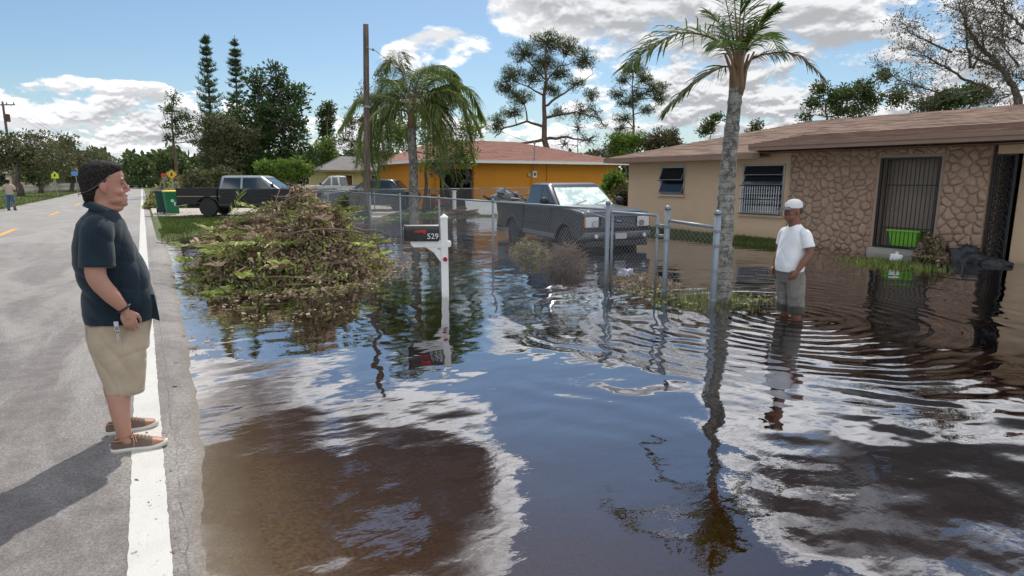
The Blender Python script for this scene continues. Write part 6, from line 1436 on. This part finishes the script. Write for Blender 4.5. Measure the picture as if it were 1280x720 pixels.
for sg, xo, hem in ((-1,.0,.362),(1,-.030,.375)):
    mb = MB(); pts = []
    for a in np.linspace(0, 2*math.pi, 33):
        ca, sa = math.cos(a), math.sin(a); p = 2/2.3; pts.append((xo-.004+.104*math.copysign(abs(ca)**p, ca), sg*.128+.0965*math.copysign(abs(sa)**p, sa), hem+.022))
    mb.tube(pts, .003, 5); mb.build('hem_seam', m_khaki, shorts, smooth=True)
mb = MB(); mb.tube([(.035,-.192,.80),(.015,-.196,.72),(-.005,-.193,.655)], .003, 5); mb.build('pocket_seam', m_khaki, shorts)
m_suede = cloth_mat('taupe_canvas', (.145,.105,.085), var=.15); m_toe = mat('tan_leather', (.33,.14,.08), rough=.5); m_sole = mat('off_white_rubber', fn=stain_fn((.58,.56,.50), (.42,.40,.35), 12, .3), rough=.6); m_lace = mat('tan_lace', (.42,.20,.09), rough=.7)
shoe(pA, (-.118,-.182,0), R(-9), .318, m_suede, m_sole, m_toe, m_lace)
shoe(pA, (-.160,.150,0), R(4), .312, m_suede, m_sole, m_toe, m_lace)
m_brace = mat('black_bead', (.012,.012,.012), rough=.5)
mb = MB(); wc = Vector((.037,-.249,.928)); dn = Vector((.55,.06,-.83)).normalized(); u_ = dn.cross(Vector((0,1,0))).normalized(); v_ = dn.cross(u_)
mb.tube([wc+(u_*math.cos(a)*.039+v_*math.sin(a)*.036) for a in np.linspace(0, 2*math.pi, 23)], .0065, 7); mb.build('bracelet', m_brace, pA, smooth=True)
m_sg = mat('grey_glasses', (.10,.11,.12), rough=.3)
mb = MB()
for sg in (-1,1): mb.tube([(.040,sg*.086,1.728),(.0,sg*.090,1.690),(-.05,sg*.0905,1.650),(-.088,sg*.082,1.628)], [.0018,.002,.002,.002], 6)
mb.tube([(-.088,-.078,1.628),(-.128,-.045,1.612),(-.140,0,1.61),(-.128,.045,1.612),(-.088,.078,1.628)], [.004,.010,.004,.010,.004], 8, flat=.35); mb.build('sunglasses', m_sg, pA, smooth=True)
m_key = mat('steel_key', (.55,.56,.58), rough=.25, metal=.9)
mb = MB(); ky = Vector((-.012,-.215,.800)); mb.tube([ky+Vector((.012*math.cos(a),-.0,.012*math.sin(a))) for a in np.linspace(0, 2*math.pi, 13)], .0018, 5)
mb.box((ky.x-.012,ky.y-.006,ky.z+.016),(ky.x+.012,ky.y+.006,ky.z+.045)); kr = mb.build('key_fob', mat('pale_fob', (.55,.57,.65), rough=.35), pA)
for q, a in ((0,.15),(1,-.25)):
    mb = MB(); mb.box((ky.x-.008+q*.01,ky.y-.003-q*.004,ky.z-.075),(ky.x-.001+q*.01,ky.y-.001-q*.004,ky.z-.018)); mb.lathe([(.008,-.001),(.008,.001)], (ky.x-.004+q*.01,ky.y-.002-q*.004,ky.z-.018), 10, 'y'); mb.build('key', m_key, kr)

# ---- man in white standing in the water
pB = thing('person', 'man in white cap and white T-shirt standing knee deep in the flood water', 'person', (7.07, 4.90, -.36), R(166))
sk2 = skin_mat('brown_skin', (.205,.098,.062), None, 0, [(.105,0,1.60,.03,(.05,.03,.025),.75)])
mb = MB(); HS = .97; hx, hz = .055, 1.548
head(mb, hx, hz, HS)
limb(mb, [(.0,0,1.38),(.015,0,1.48),(.035,0,1.57),(.045,0,1.61)], [.085,.072,.066,.062], 18)
for sg, el_, wr_ in ((1,(-.02,.255,1.15),(.115,.235,.945)),(-1,(-.02,-.262,1.15),(.085,-.225,.93))):
    limb(mb, [(0,sg*.165,1.415),(-.012,sg*.225,1.29),el_,((el_[0]+wr_[0])/2,(el_[1]+wr_[1])/2,1.045),wr_], [.050,.050,.048,.044,.029], 16)
    hand(mb, wr_, (.45,-sg*.18,-.9), (1,-sg*.2,.3), (.3,sg,.1), 1.02, .9)
    limb(mb, [(-.0,sg*.09,.85),(-.02,sg*.10,.62),(-.01,sg*.10,.48),(-.035,sg*.105,.34),(-.04,sg*.105,.14),(-.03,sg*.105,.07)], [.070,.066,.056,.056,.042,.038], 16)
    limb(mb, [(-.05,sg*.105,.05),(.03,sg*.11,.05),(.12,sg*.12,.035),(.17,sg*.125,.025)], [.040,.036,.032,.022], 12, flat=.8)
voxel(mb, 'body', .0058, sk2, pB, 2)
mb2 = MB()
face_parts(pB, hx, hz, HS, m_hair, None, teeth=False, brows=False)
m_gh = mat('grey_hair', (.06,.055,.05), rough=.8, bump=(200,.003))
def hp(a, b, c): return (hx+a*HS, b*HS, hz+(c-1.53)*HS)
mb = MB(); mb.tube([hp(.110,-.022,1.604),hp(.118,0,1.607),hp(.110,.022,1.604)], .0065, 7); mb.tube([hp(.098,-.020,1.556),hp(.108,0,1.552),hp(.098,.020,1.556)], .007, 7); mb.build('beard', m_gh, pB, smooth=True)
mb = MB(); mb.loft([(hp(0,0,1.61)[2],hx-.110,hx-.06,0,.064),(hp(0,0,1.66)[2],hx-.118,hx-.03,0,.076),(hp(0,0,1.71)[2],hx-.116,hx+.03,0,.076)], 24); voxel(mb, 'hair', .006, m_gh, pB, 1)
m_cap = cloth_mat('white_cap_cloth', (.72,.72,.70), var=.06)
mb = MB(); cz = hp(0,0,1.70)[2]
mb.loft([(cz-.012,hx-.122,hx+.108,0,.0815,2.2),(cz+.02,hx-.125,hx+.110,0,.083,2.2),(cz+.05,hx-.120,hx+.100,0,.080,2.2),(cz+.078,hx-.100,hx+.075,0,.068,2.1),(cz+.096,hx-.068,hx+.040,0,.046,2),(cz+.103,hx-.035,hx+.01,0,.018,2)], 30)
capo = voxel(mb, 'cap', .006, m_cap, pB, 1)
mb = MB(); vs = []; nv = 15
for i in range(nv):
    a = -1.25+2.5*i/(nv-1); r1x, r1y = hx+.085+.025*math.cos(a), .083*math.sin(a)/math.sin(1.25); bow = .012*(1-abs(a)/1.25)
    xo_ = hx+.112+.105*math.cos(a*1.05)**.7 if abs(a) < 1.2 else hx+.115
    vs += [(r1x-.02, r1y, cz+.004-(abs(a)*.012)), (xo_, r1y*1.0, cz-.006-abs(a)*.016), (xo_, r1y, cz-.011-abs(a)*.016), (r1x-.02, r1y, cz-.004-abs(a)*.012)]
fs = [(4*i+k, 4*i+(k+1)%4, 4*i+4+(k+1)%4, 4*i+4+k) for i in range(nv-1) for k in range(4)]+[(0,1,2,3), tuple(4*(nv-1)+k for k in (3,2,1,0))]
mb.add(vs, fs); mb.build('visor', mat('dark_visor', (.13,.13,.135), rough=.8), capo, smooth=True)
mb = MB(); mb.ell((hx-.01,0,cz+.105), (.008,.008,.005), 10, 6); mb.build('cap_button', m_cap, capo)
m_tee = cloth_mat('white_tee_cloth', (.84,.84,.85), var=.05)
mb = MB(); mb.loft([(.905,-.115,.185,0,.172,2.3),(.98,-.122,.192,0,.180,2.3),(1.08,-.124,.186,0,.184,2.3),(1.20,-.128,.162,0,.184,2.3),(1.31,-.128,.136,0,.188,2.3),(1.39,-.118,.112,0,.180,2.2),(1.44,-.098,.095,0,.145,2.1),(1.475,-.072,.082,0,.100,2),(1.50,-.058,.070,0,.080,2)], 32)
for sg in (-1,1): limb(mb, [(0,sg*.125,1.40),(-.005,sg*.185,1.375),(-.012,sg*.222,1.29),(-.018,sg*.240,1.225)], [.062,.068,.070,.074], 18)
fd = folds([((.3,.4,.85),30,.0045,.4,(.12,.05,1.08),(.2,.2,.16)),((.2,-.7,.6),32,.004,2,(.1,-.08,1.2),(.2,.15,.16)),((.5,.3,.7),34,.004,1,(-.05,.2,1.30),(.15,.12,.12)),((.1,1,.3),24,.004,4,(0,0,.95),(.4,.4,.10))])
voxel(mb, 'shirt', .0065, m_tee, pB, 3, fd)
m_pant = cloth_mat('grey_wet_trousers', (.185,.175,.15), var=.25, wet=.46)
mb = MB(); mb.loft([(.76,-.120,.140,0,.170,2.4),(.84,-.125,.155,0,.176,2.4),(.93,-.115,.170,0,.168,2.4),(.965,-.110,.165,0,.160,2.4)], 30)
for sg in (-1,1): mb.loft([(.362,-.118,.070,sg*.108,.086,2.2),(.42,-.124,.080,sg*.108,.094,2.2),(.52,-.115,.082,sg*.104,.090,2.2),(.64,-.118,.100,sg*.098,.094,2.2),(.76,-.124,.125,sg*.088,.092,2.2),(.86,-.120,.140,sg*.08,.085,2.2)], 26)
fd = folds([((.5,.2,.8),36,.006,.4,(.05,0,.56),(.3,.3,.16)),((.3,.6,.6),30,.005,2,(.1,0,.78),(.2,.2,.10)),((1,.5,.1),28,.004,3,None,None)])
voxel(mb, 'trousers', .0068, m_pant, pB, 3, fd)

# ---- far person at the left edge
B_ = G(15,263,.0); pC = thing('person', 'distant person in tan shirt, blue jeans and dark cap at the left road edge', 'person', (B_.x, B_.y, -.0), R(75))
sk3 = skin_mat('mid_skin', (.25,.14,.10), None, 0, [])
mb = MB(); head(mb, 0, 1.50, .95)
limb(mb, [(-.02,0,1.36),(-.01,0,1.46),(0,0,1.56)], [.08,.065,.06], 12)
for sg in (-1,1):
    limb(mb, [(0,sg*.17,1.38),(0,sg*.24,1.25),(.02,sg*.26,1.12),(.20,sg*.20,1.22),(.25,sg*.16,1.28)], [.055,.05,.046,.038,.028], 10)
    hand(mb, (.25,sg*.16,1.28), (.7,-sg*.3,.5), (0,-sg,.6), (.2,sg,.3), .95, .8)
    limb(mb, [(0,sg*.09,.8),(0,sg*.1,.45),(-.03,sg*.12,.08)], [.08,.055,.04], 10)
voxel(mb, 'body', .012, sk3, pC, 1)
m_tanc = cloth_mat('tan_shirt_cloth', (.42,.34,.27)); m_jean = cloth_mat('blue_denim', (.055,.11,.20), var=.25)
mb = MB(); mb.loft([(.86,-.13,.13,0,.18),(1.05,-.13,.14,0,.18),(1.25,-.13,.13,0,.20),(1.38,-.11,.10,0,.18),(1.46,-.06,.07,0,.08)], 24)
for sg in (-1,1): limb(mb, [(0,sg*.14,1.38),(0,sg*.215,1.28),(.01,sg*.25,1.14)], [.07,.075,.07], 14)
voxel(mb, 'shirt', .012, m_tanc, pC, 2)
mb = MB(); mb.loft([(.74,-.12,.12,0,.17),(.92,-.12,.12,0,.17)], 24)
for sg, xo in ((-1,.05),(1,-.05)): limb(mb, [(0,sg*.09,.84),(xo*.5,sg*.1,.5),(xo,sg*.13,.07)], [.095,.082,.07], 14)
voxel(mb, 'jeans', .012, m_jean, pC, 2)
mb = MB(); mb.loft([(1.655,-.12,.11,0,.085),(1.70,-.12,.11,0,.088),(1.745,-.09,.07,0,.065),(1.765,-.04,.03,0,.03)], 20); mb.box((.09,-.06,1.655),(.19,.06,1.667)); mb.build('cap', mat('pale_cap', (.3,.29,.28), rough=.8), pC, smooth=True)
mb = MB(); mb.loft([(1.50,-.12,-.03,0,.07),(1.60,-.128,.0,0,.082),(1.66,-.124,.02,0,.084)], 18); mb.build('hair', m_hair, pC, smooth=True)
for sg, xo in ((-1,.05),(1,-.05)):
    mb = MB(); mb.loft([(.0,xo-.09,xo+.19,sg*.13,.05,2.6),(.05,xo-.09,xo+.17,sg*.13,.048,2.6),(.09,xo-.08,xo+.06,sg*.13,.04,2.3)], 18); mb.build('shoe', m_black, pC, smooth=True)
mb = MB(); mb.box((.27,-.08,1.26),(.36,.08,1.36)); mb.lathe([(.035,.36),(.035,.43)], (0,0,1.31), 10, 'x'); mb.build('camera', m_black, pC, bevel=.01)

# ---------------------------------------------------------------- brush piles, weeds, grass
m_debris = leafmat('debris_leaves', [(0,(.10,.068,.042)),(.22,(.26,.18,.115)),(.42,(.50,.39,.27)),(.52,(.18,.165,.06)),(.68,(.16,.21,.045)),(.85,(.32,.40,.09)),(1,(.50,.54,.20))], rough=.7, transl=.3)
m_mould = mat('leaf_mould', fn=lambda t, vec, b: t.mix(t.ss(t.noise(vec, 9, 5, .7), .35, .65), (.025,.018,.011,1), (.085,.062,.035,1)), rough=1, bump=(12,.08))
def scrunch(cen, size, tint, aspect=.55, dirs=None, bend=.8):
    """crumpled leaves: three crossed quads per leaf"""
    n = len(cen); V, F = [], []
    d = rng.normal(size=(n,3)) if dirs is None else dirs+rng.normal(size=(n,3))*.35
    d /= np.linalg.norm(d,axis=1)[:,None]; a = rng.normal(size=(n,3)); s = np.cross(d,a); s /= np.linalg.norm(s,axis=1)[:,None]; m = np.cross(d,s)
    L = size*rng.lognormal(0,.35,n)[:,None]; W = L*aspect*.5
    p = [cen-d*L*.5, cen-d*L*.15+m*L*bend*.25, cen+d*L*.2+m*L*bend*.12, cen+d*L*.5-m*L*bend*.25]; w = [.25,.95,.85,.12]
    vs = []
    for q, ww in zip(p, w): vs += [q-s*W*ww+m*W*ww*bend*.5, q+s*W*ww+m*W*ww*bend*.5*rng.uniform(-1,1,(n,1))]
    v = np.stack(vs, 1).reshape(-1,3); b = np.arange(n)[:,None]*8
    f = np.concatenate([b+np.array([[0,1,3,2]]), b+np.array([[2,3,5,4]]), b+np.array([[4,5,7,6]])]); return v, f, np.concatenate([tint]*3)
PC = Vector((2.55, 12.9, 0)); PR = (1.84, 2.9)
pfw = Vector((math.sin(YAW-R(16)), math.cos(YAW-R(16)), 0)); prt = Vector((pfw.y, -pfw.x, 0))
def pile_h(a, b):
    r2 = a*a+b*b; h = np.clip(1-r2, 0, 1)**.66*1.34; an = np.arctan2(b, a)
    return h*(1+.16*np.sin(a*6+b*3+.5)+.12*np.sin(b*8-a*5)+.09*np.sin(a*15+2*b)+.06*np.sin(b*21+a*4))*(1+.05*np.sin(an*5))
pile = thing('brush_pile', 'big heap of cut branches and dry leaves half in the water by the road', 'brush pile', (PC.x, PC.y, WATER))
av, bv = np.meshgrid(np.linspace(-1.05,1.05,60), np.linspace(-1.05,1.05,60), indexing='ij'); Z = pile_h(av, bv)*.93-.35+.05*rng.normal(size=av.shape)
X = prt.x*av*PR[0]+pfw.x*bv*PR[1]; Y = prt.y*av*PR[0]+pfw.y*bv*PR[1]
i_ = (np.arange(59)[:,None]*60+np.arange(59)[None,:]).ravel(); npmesh('mound', np.stack([X,Y,Z],-1).reshape(-1,3), np.stack([i_,i_+60,i_+61,i_+1],1), m_mould, None, pile, True)
def pile_pts(n, rmax=1.0, lift=.10):
    r = np.sqrt(rng.uniform(0,1,n))*rmax; t = rng.uniform(0,2*math.pi,n); a, b = r*np.cos(t), r*np.sin(t); h = pile_h(a,b)-.25
    nx = np.array([prt.x*a*PR[0]+pfw.x*b*PR[1], prt.y*a*PR[0]+pfw.y*b*PR[1], h+rng.uniform(-.05,lift,n)]).T
    return nx, a, b
n = 12500; P_, a_, b_ = pile_pts(n, 1.04, .12); P_[:,2] = np.maximum(P_[:,2], -.02)
zone = np.array([mnoise.noise(Vector((x*1.1, y*1.1, z*1.6+3))) for x,y,z in P_]); hh = P_[:,2]
green = np.clip(.50+zone*1.5-(hh-.5)*.35+rng.normal(size=n)*.22, 0, 1); tint = np.where(rng.uniform(0,1,n) < green*.80, rng.uniform(.5,1.0,n)**1.15, rng.uniform(.0,.48,n))
v, f, tt = scrunch(P_, .082, tint, .42, bend=1.1); o = npmesh('leaf_litter', v, f, m_debris, tt, pile); o['kind'] = 'stuff'
n = 13000; P_, a_, b_ = pile_pts(n, 1.02, .10); v, f, tt = scrunch(P_, .055, rng.uniform(0,.75,n), .30, bend=1.2); o = npmesh('leaf_litter', v, f, m_debris, tt, pile); o['kind'] = 'stuff'
m_branch = mat('cut_branch', fn=stain_fn((.20,.14,.10), (.10,.075,.055), 4, .6), rough=.9)
# twigs: thin, many
mb = MB()
P_, a_, b_ = pile_pts(520, 1.0, .16)
for p in P_:
    d = Vector(rng.normal(size=3)); d.z = abs(d.z)*.45; d.normalize(); L_ = rng.uniform(.15,.55); p = Vector(p); mb.tube([p, p+d*L_*.5+Vector(rng.normal(size=3))*.02, p+d*L_], [.006,.004,.002], 4, caps=False)
o = mb.build('twigs', m_branch, pile); o['kind'] = 'stuff'
for i in range(110):
    P_, a_, b_ = pile_pts(1, .95, .12); p = Vector(P_[0]); out = (prt*a_[0]+pfw*b_[0]); out = Vector((out.x, out.y, 0)); d = (out*1.2+Vector(rng.normal(size=3))*.8); d.z = rng.uniform(-.25,.25); d.normalize(); L_ = rng.uniform(.6,1.6); r_ = rng.uniform(.008,.022)
    mb = MB(); mb.tube(wpath(p-d*L_*.4, p+d*L_*.6, 6, .06), [r_,r_*.9,r_*.8,r_*.65,r_*.5,r_*.3], 6); mb.build('branch', m_branch, pile, smooth=True)
# broad green sprays lying on the heap
for i in range(75):
    P_, a_, b_ = pile_pts(1, .96, .12); p = Vector(P_[0]); out = Vector((prt*a_[0]+pfw*b_[0])); d = (out+Vector(rng.normal(size=3))*.7); d.z = rng.uniform(-.1,.35); d.normalize(); L_ = rng.uniform(.25,.6)
    n = 26; tpos = rng.uniform(0,1,n); C_ = np.array([list(p+d*L_*t) for t in tpos]); sdv = d.cross(Vector((0,0,1))).normalized(); dr = np.array([list(sdv*(1 if k%2 else -1)+d*.6+Vector((0,0,.25))) for k in range(n)])
    v, f = leaves(C_, .15, .30, dirs=dr, bend=.5); t0 = rng.uniform(.5,1.0) if rng.uniform() < .75 else .35; tt = np.clip(t0+rng.normal(size=n)*.05,0,1); npmesh('leafy_spray', v, f, m_debris, np.concatenate([tt,tt]), pile)
# long dead fronds and cut stems tangled through the heap
for i in range(34):
    P_, a_, b_ = pile_pts(1, .95, .10); p = Vector(P_[0]); out = Vector((prt*a_[0]+pfw*b_[0])); d = (out*.9+Vector(rng.normal(size=3))*.8); d.z = rng.uniform(-.3,.5); d.normalize(); L_ = rng.uniform(.6,1.3); n = 44
    C_ = []; dr = []; cv = Vector((0,0,-.25)); sdv = d.cross(Vector((0,0,1))).normalized()
    for k in range(n):
        t = k/n; C_.append(list(p+d*L_*(t-.4)+cv*L_*(t-.4)**2)); dr.append(list(sdv*(1 if k%2 else -1)+d*.9+Vector((0,0,-.1))))
    v, f = leaves(np.array(C_), .24, .09, dirs=np.array(dr), bend=.3); t0 = rng.choice([.3,.4,.62,.75,.9]); tt = np.clip(t0+rng.normal(size=n)*.05,0,1); npmesh('dead_frond', v, f, m_debris, np.concatenate([tt,tt]), pile)
# litter afloat round the heap and along the shore
def floaters(name, label, n, fn, size, lo=0, hi=.6, cat='floating leaves'):
    P_ = np.array([fn() for _ in range(n)]); P_ = np.c_[P_, np.full(len(P_), WATER+.006)+rng.uniform(0,.012,len(P_))]
    v, f, tt = scrunch(P_, size, rng.uniform(lo,hi,len(P_)), .5, bend=.25); v[:,2] = WATER+.004+np.abs(v[:,2]-WATER)*.35
    o = npmesh(name, v, f, m_debris, tt); tag(o, label, cat, kind='stuff')
def ring_pt():
    while True:
        t = rng.uniform(0,2*math.pi); r = 1.0+abs(rng.normal())*.16; a, b = r*math.cos(t), r*math.sin(t); q = prt*a*PR[0]+pfw*b*PR[1]
        x, y = PC.x+q.x, PC.y+q.y
        if x > .45: return (x, y)
floaters('floating_leaves', 'leaf litter afloat around the foot of the big brush pile', 1500, ring_pt, .07)
pts_ = [(U_(-.02,.24)-.235*math.exp(-max(yy-2.8,0)/3), yy) for yy in rng.uniform(3,22,170) for U_ in [rng.uniform]]
P_ = np.array([(a,b,.006) for a,b in pts_]); v, f, tt = scrunch(P_, .022, rng.uniform(0,.5,len(P_)), .5, bend=.3); v[:,2] = .004+np.abs(v[:,2]-.006)*.4; tag(npmesh('fallen_leaves', v, f, m_debris, tt), 'small dead leaves lying along the asphalt edge', 'fallen leaves', kind='stuff')
cl_ = [G(275,395,-.05), G(300,385,-.05), G(255,430,-.05), G(330,400,-.05), G(245,375,-.05), G(385,395,-.05), G(290,355,-.05), G(435,385,-.05)]
floaters('floating_leaves', 'scattered twigs and leaves floating nearer than the big brush pile', 420, lambda: (lambda c: (c.x+rng.normal()*.20, c.y+rng.normal()*.35))(cl_[rng.integers(0,8)]), .05, 0, .5)
cl2 = [G(880,378,-.05), G(900,376,-.05), G(940,374,-.05), G(800,362,-.05), G(860,374,-.05), G(815,366,-.05)]
floaters('floating_leaves', 'scattered weed afloat round the foot of the ringed palm', 700, lambda: (lambda c: (c.x+rng.normal()*.30, c.y+rng.normal()*.22))(cl2[rng.integers(0,6)]), .04, .2, .95)
def heap(name, label, cat, c, ra, rb, ang, h, n, size, lo, hi, gbias=.4, tw=60, seed=1, z0=0.0, mbase=True):
    t_ = thing(name, label, cat, (c[0], c[1], z0)); f_ = Vector((math.sin(ang), math.cos(ang), 0)); r_ = Vector((f_.y, -f_.x, 0))
    def hf(a, b): return np.clip(1-a*a-b*b, 0, 1)**.7*h*(1+.25*np.sin(a*6+seed)+.2*np.sin(b*11+seed*2))
    if mbase:
        av, bv = np.meshgrid(np.linspace(-1,1,22), np.linspace(-1,1,22), indexing='ij'); Z = hf(av,bv)*.85-.12
        i_ = (np.arange(21)[:,None]*22+np.arange(21)[None,:]).ravel(); npmesh('mound', np.stack([r_.x*av*ra+f_.x*bv*rb, r_.y*av*ra+f_.y*bv*rb, Z],-1).reshape(-1,3), np.stack([i_,i_+22,i_+23,i_+1],1), m_mould, None, t_, True)
    r = np.sqrt(rng.uniform(0,1,n)); t = rng.uniform(0,2*math.pi,n); a, b = r*np.cos(t), r*np.sin(t)
    P_ = np.array([r_.x*a*ra+f_.x*b*rb, r_.y*a*ra+f_.y*b*rb, hf(a,b)*rng.uniform(.6,1.12,n)]).T
    tint = np.where(rng.uniform(0,1,n) < gbias, rng.uniform(.5,max(hi,.55),n), rng.uniform(lo,.48,n)); v, f, tt = scrunch(P_, size, tint, .5); o = npmesh('leaf_litter', v, f, m_debris, tt, t_); o['kind'] = 'stuff'
    mb = MB()
    for i in range(tw):
        k = rng.integers(0,n); p = Vector(P_[k]); d = Vector(rng.normal(size=3)); d.z = abs(d.z)*.5; d.normalize(); L_ = rng.uniform(.3,1.0)*max(.5,h); mb.tube([p-d*L_*.3, p+d*L_*.3+Vector(rng.normal(size=3))*.03, p+d*L_*.8], [.010,.007,.003], 4, caps=False)
    o = mb.build('twigs', m_branch, t_); o['kind'] = 'stuff'; return t_
heap('brush_pile', 'long low bank of brush piled along the road beyond the wheelie bins', 'brush pile', (2.0, 52), 1.7, 11, 0, 1.5, 9000, .26, 0, .95, .55, 200, 2)
heap('brush_pile', 'smaller brush heap at the road edge just past the bins', 'brush pile', (.95, 43.0), 1.0, 2.8, 0, .8, 2600, .20, 0, .9, .55, 60, 4)
heap('brush_heap', 'dry brown twiggy brush heaped against the wire fence before the grey pickup door', 'brush pile', (lambda c: (c.x+.15, c.y+.35))(G(712,338,-.05)), .26, .6, R(2), .46, 450, .035, 0, .4, .10, 220, 6, -.1, False)
heap('brush_heap', 'yellowing brush along the fence beside the grey pickup rear wheel', 'brush pile', (lambda c: (c.x+.1, c.y+.3))(G(667,322,-.05)), .35, .9, R(4), .32, 1100, .07, .1, 1, .55, 200, 9, -.1, False)
heap('brush_heap', 'reddish dead plants heaped before the right stone pillar', 'brush pile', H(9.95,-.75), .38, .32, 0, .42, 1100, .09, 0, .5, .25, 60, 3, -.05)
heap('weed_mat', 'mat of dark leaves and mud at the foot of the gate', 'weed mat', (7.3, 7.9), .5, .8, 0, .09, 1500, .04, 0, .3, .12, 40, 5, -.07)
blob_ = lump('clear_bag', G(783,344,-.02), (.17,.12,.13), mat('pale_bag', (.36,.42,.52), rough=.2, spec=.8), None, 2, 22, 14, .5); tag(blob_, 'pale blue plastic bag on the mud behind the gate', 'plastic bag')
# grass blades
m_grass = leafmat('grass_blades', [(0,(.035,.06,.012)),(.5,(.085,.13,.025)),(.85,(.17,.21,.05)),(1,(.26,.24,.11))], transl=.35)
def grass(name, label, n, fn, h, wd, zf=None, cat='grass', lean=.35, lo=0, hi=1):
    XY = np.array([fn() for _ in range(n)]); z = gz(XY[:,0], XY[:,1]) if zf is None else np.full(len(XY), zf); k = z > (WATER-.06 if zf is None else -9); XY = XY[k]; z = z[k]; n = len(XY)
    t = rng.uniform(0,2*math.pi,n); hh = h*rng.lognormal(0,.3,n); w = wd*rng.uniform(.6,1.3,n); dx, dy = np.cos(t), np.sin(t); l = np.abs(rng.normal(size=n))*lean*hh; t2 = rng.uniform(0,2*math.pi,n); lx, ly = np.cos(t2)*l, np.sin(t2)*l
    v = np.stack([np.c_[XY[:,0]-dx*w, XY[:,1]-dy*w, z-.02], np.c_[XY[:,0]+dx*w, XY[:,1]+dy*w, z-.02], np.c_[XY[:,0]+lx*.4+dx*w*.7, XY[:,1]+ly*.4+dy*w*.7, z+hh*.6], np.c_[XY[:,0]+lx*.4-dx*w*.7, XY[:,1]+ly*.4-dy*w*.7, z+hh*.6],
                  np.c_[XY[:,0]+lx, XY[:,1]+ly, z+hh]], 1).reshape(-1,3)
    b = np.arange(n)[:,None]*5; f4 = b+np.array([[0,1,2,3]]); f3 = b+np.array([[3,2,4,4]])
    tt = rng.uniform(lo,hi,n)
    v2 = v; f = np.concatenate([f4, b+np.array([[3,2,4,3]])*0+b*0+np.array([[0,0,0,0]])]) if False else f4
    # tip as a second quad with a doubled point
    v = np.concatenate([v, v[4::5]+np.array([.0005,0,0])]); tipi = (np.arange(n)+5*n)[:,None]
    f = np.concatenate([f4, np.concatenate([b+3, b+2, tipi, b+4], 1)])
    o = npmesh(name, v, f, m_grass, np.concatenate([tt,tt])); tag(o, label, cat, kind='stuff'); return o
U = lambda a, b: rng.uniform(a, b)
grass('grass', 'grass strip along the foot of the cream bungalow wall', 14000, lambda: (U(13.7,14.7), U(9.8,17.2)), .07, .006, lo=.35, hi=1)
grass('grass', 'far lawn between the flooded yard and the orange house', 42000, lambda: (U(.6,26)**1.0, 23.5+U(0,1)**1.3*18), .055, .010)
grass('grass', 'grass on the verge by the wheelie bins', 14000, lambda: (U(.45,4.5), 21.5+U(0,1)**1.2*10), .07, .009, lo=.0, hi=.8)
grass('grass', 'grass verge left of the road', 30000, lambda: (-7.2-U(0,1)**1.4*14, 38+U(0,1)**1.4*80), .07, .02)
grass('grass', 'weeds sprouting at the foot of the ringed palm', 900, lambda: (7.0+rng.normal()*.45, 6.2+rng.normal()*.35), .07, .005, zf=WATER, lo=.3)
grass('grass', 'low weeds before the barred entrance of the bungalow', 1900, lambda: (lambda c: (c.x+rng.normal()*.22, c.y+rng.normal()*.38))(G(1112,331,WATER)), .10, .010, zf=WATER-.02, lo=.35, lean=.8)
grass('grass', 'weeds along the bank under the wire fence', 2600, lambda: (7.3+rng.normal()*.35, U(8.2,17)), .06, .004, lo=.1, hi=.8)
grass('grass', 'sparse verge weeds at the water edge of the road', 2600, lambda: (U(.33,1.0), 17.5+U(0,6)), .06, .006, lo=.0, hi=.7)
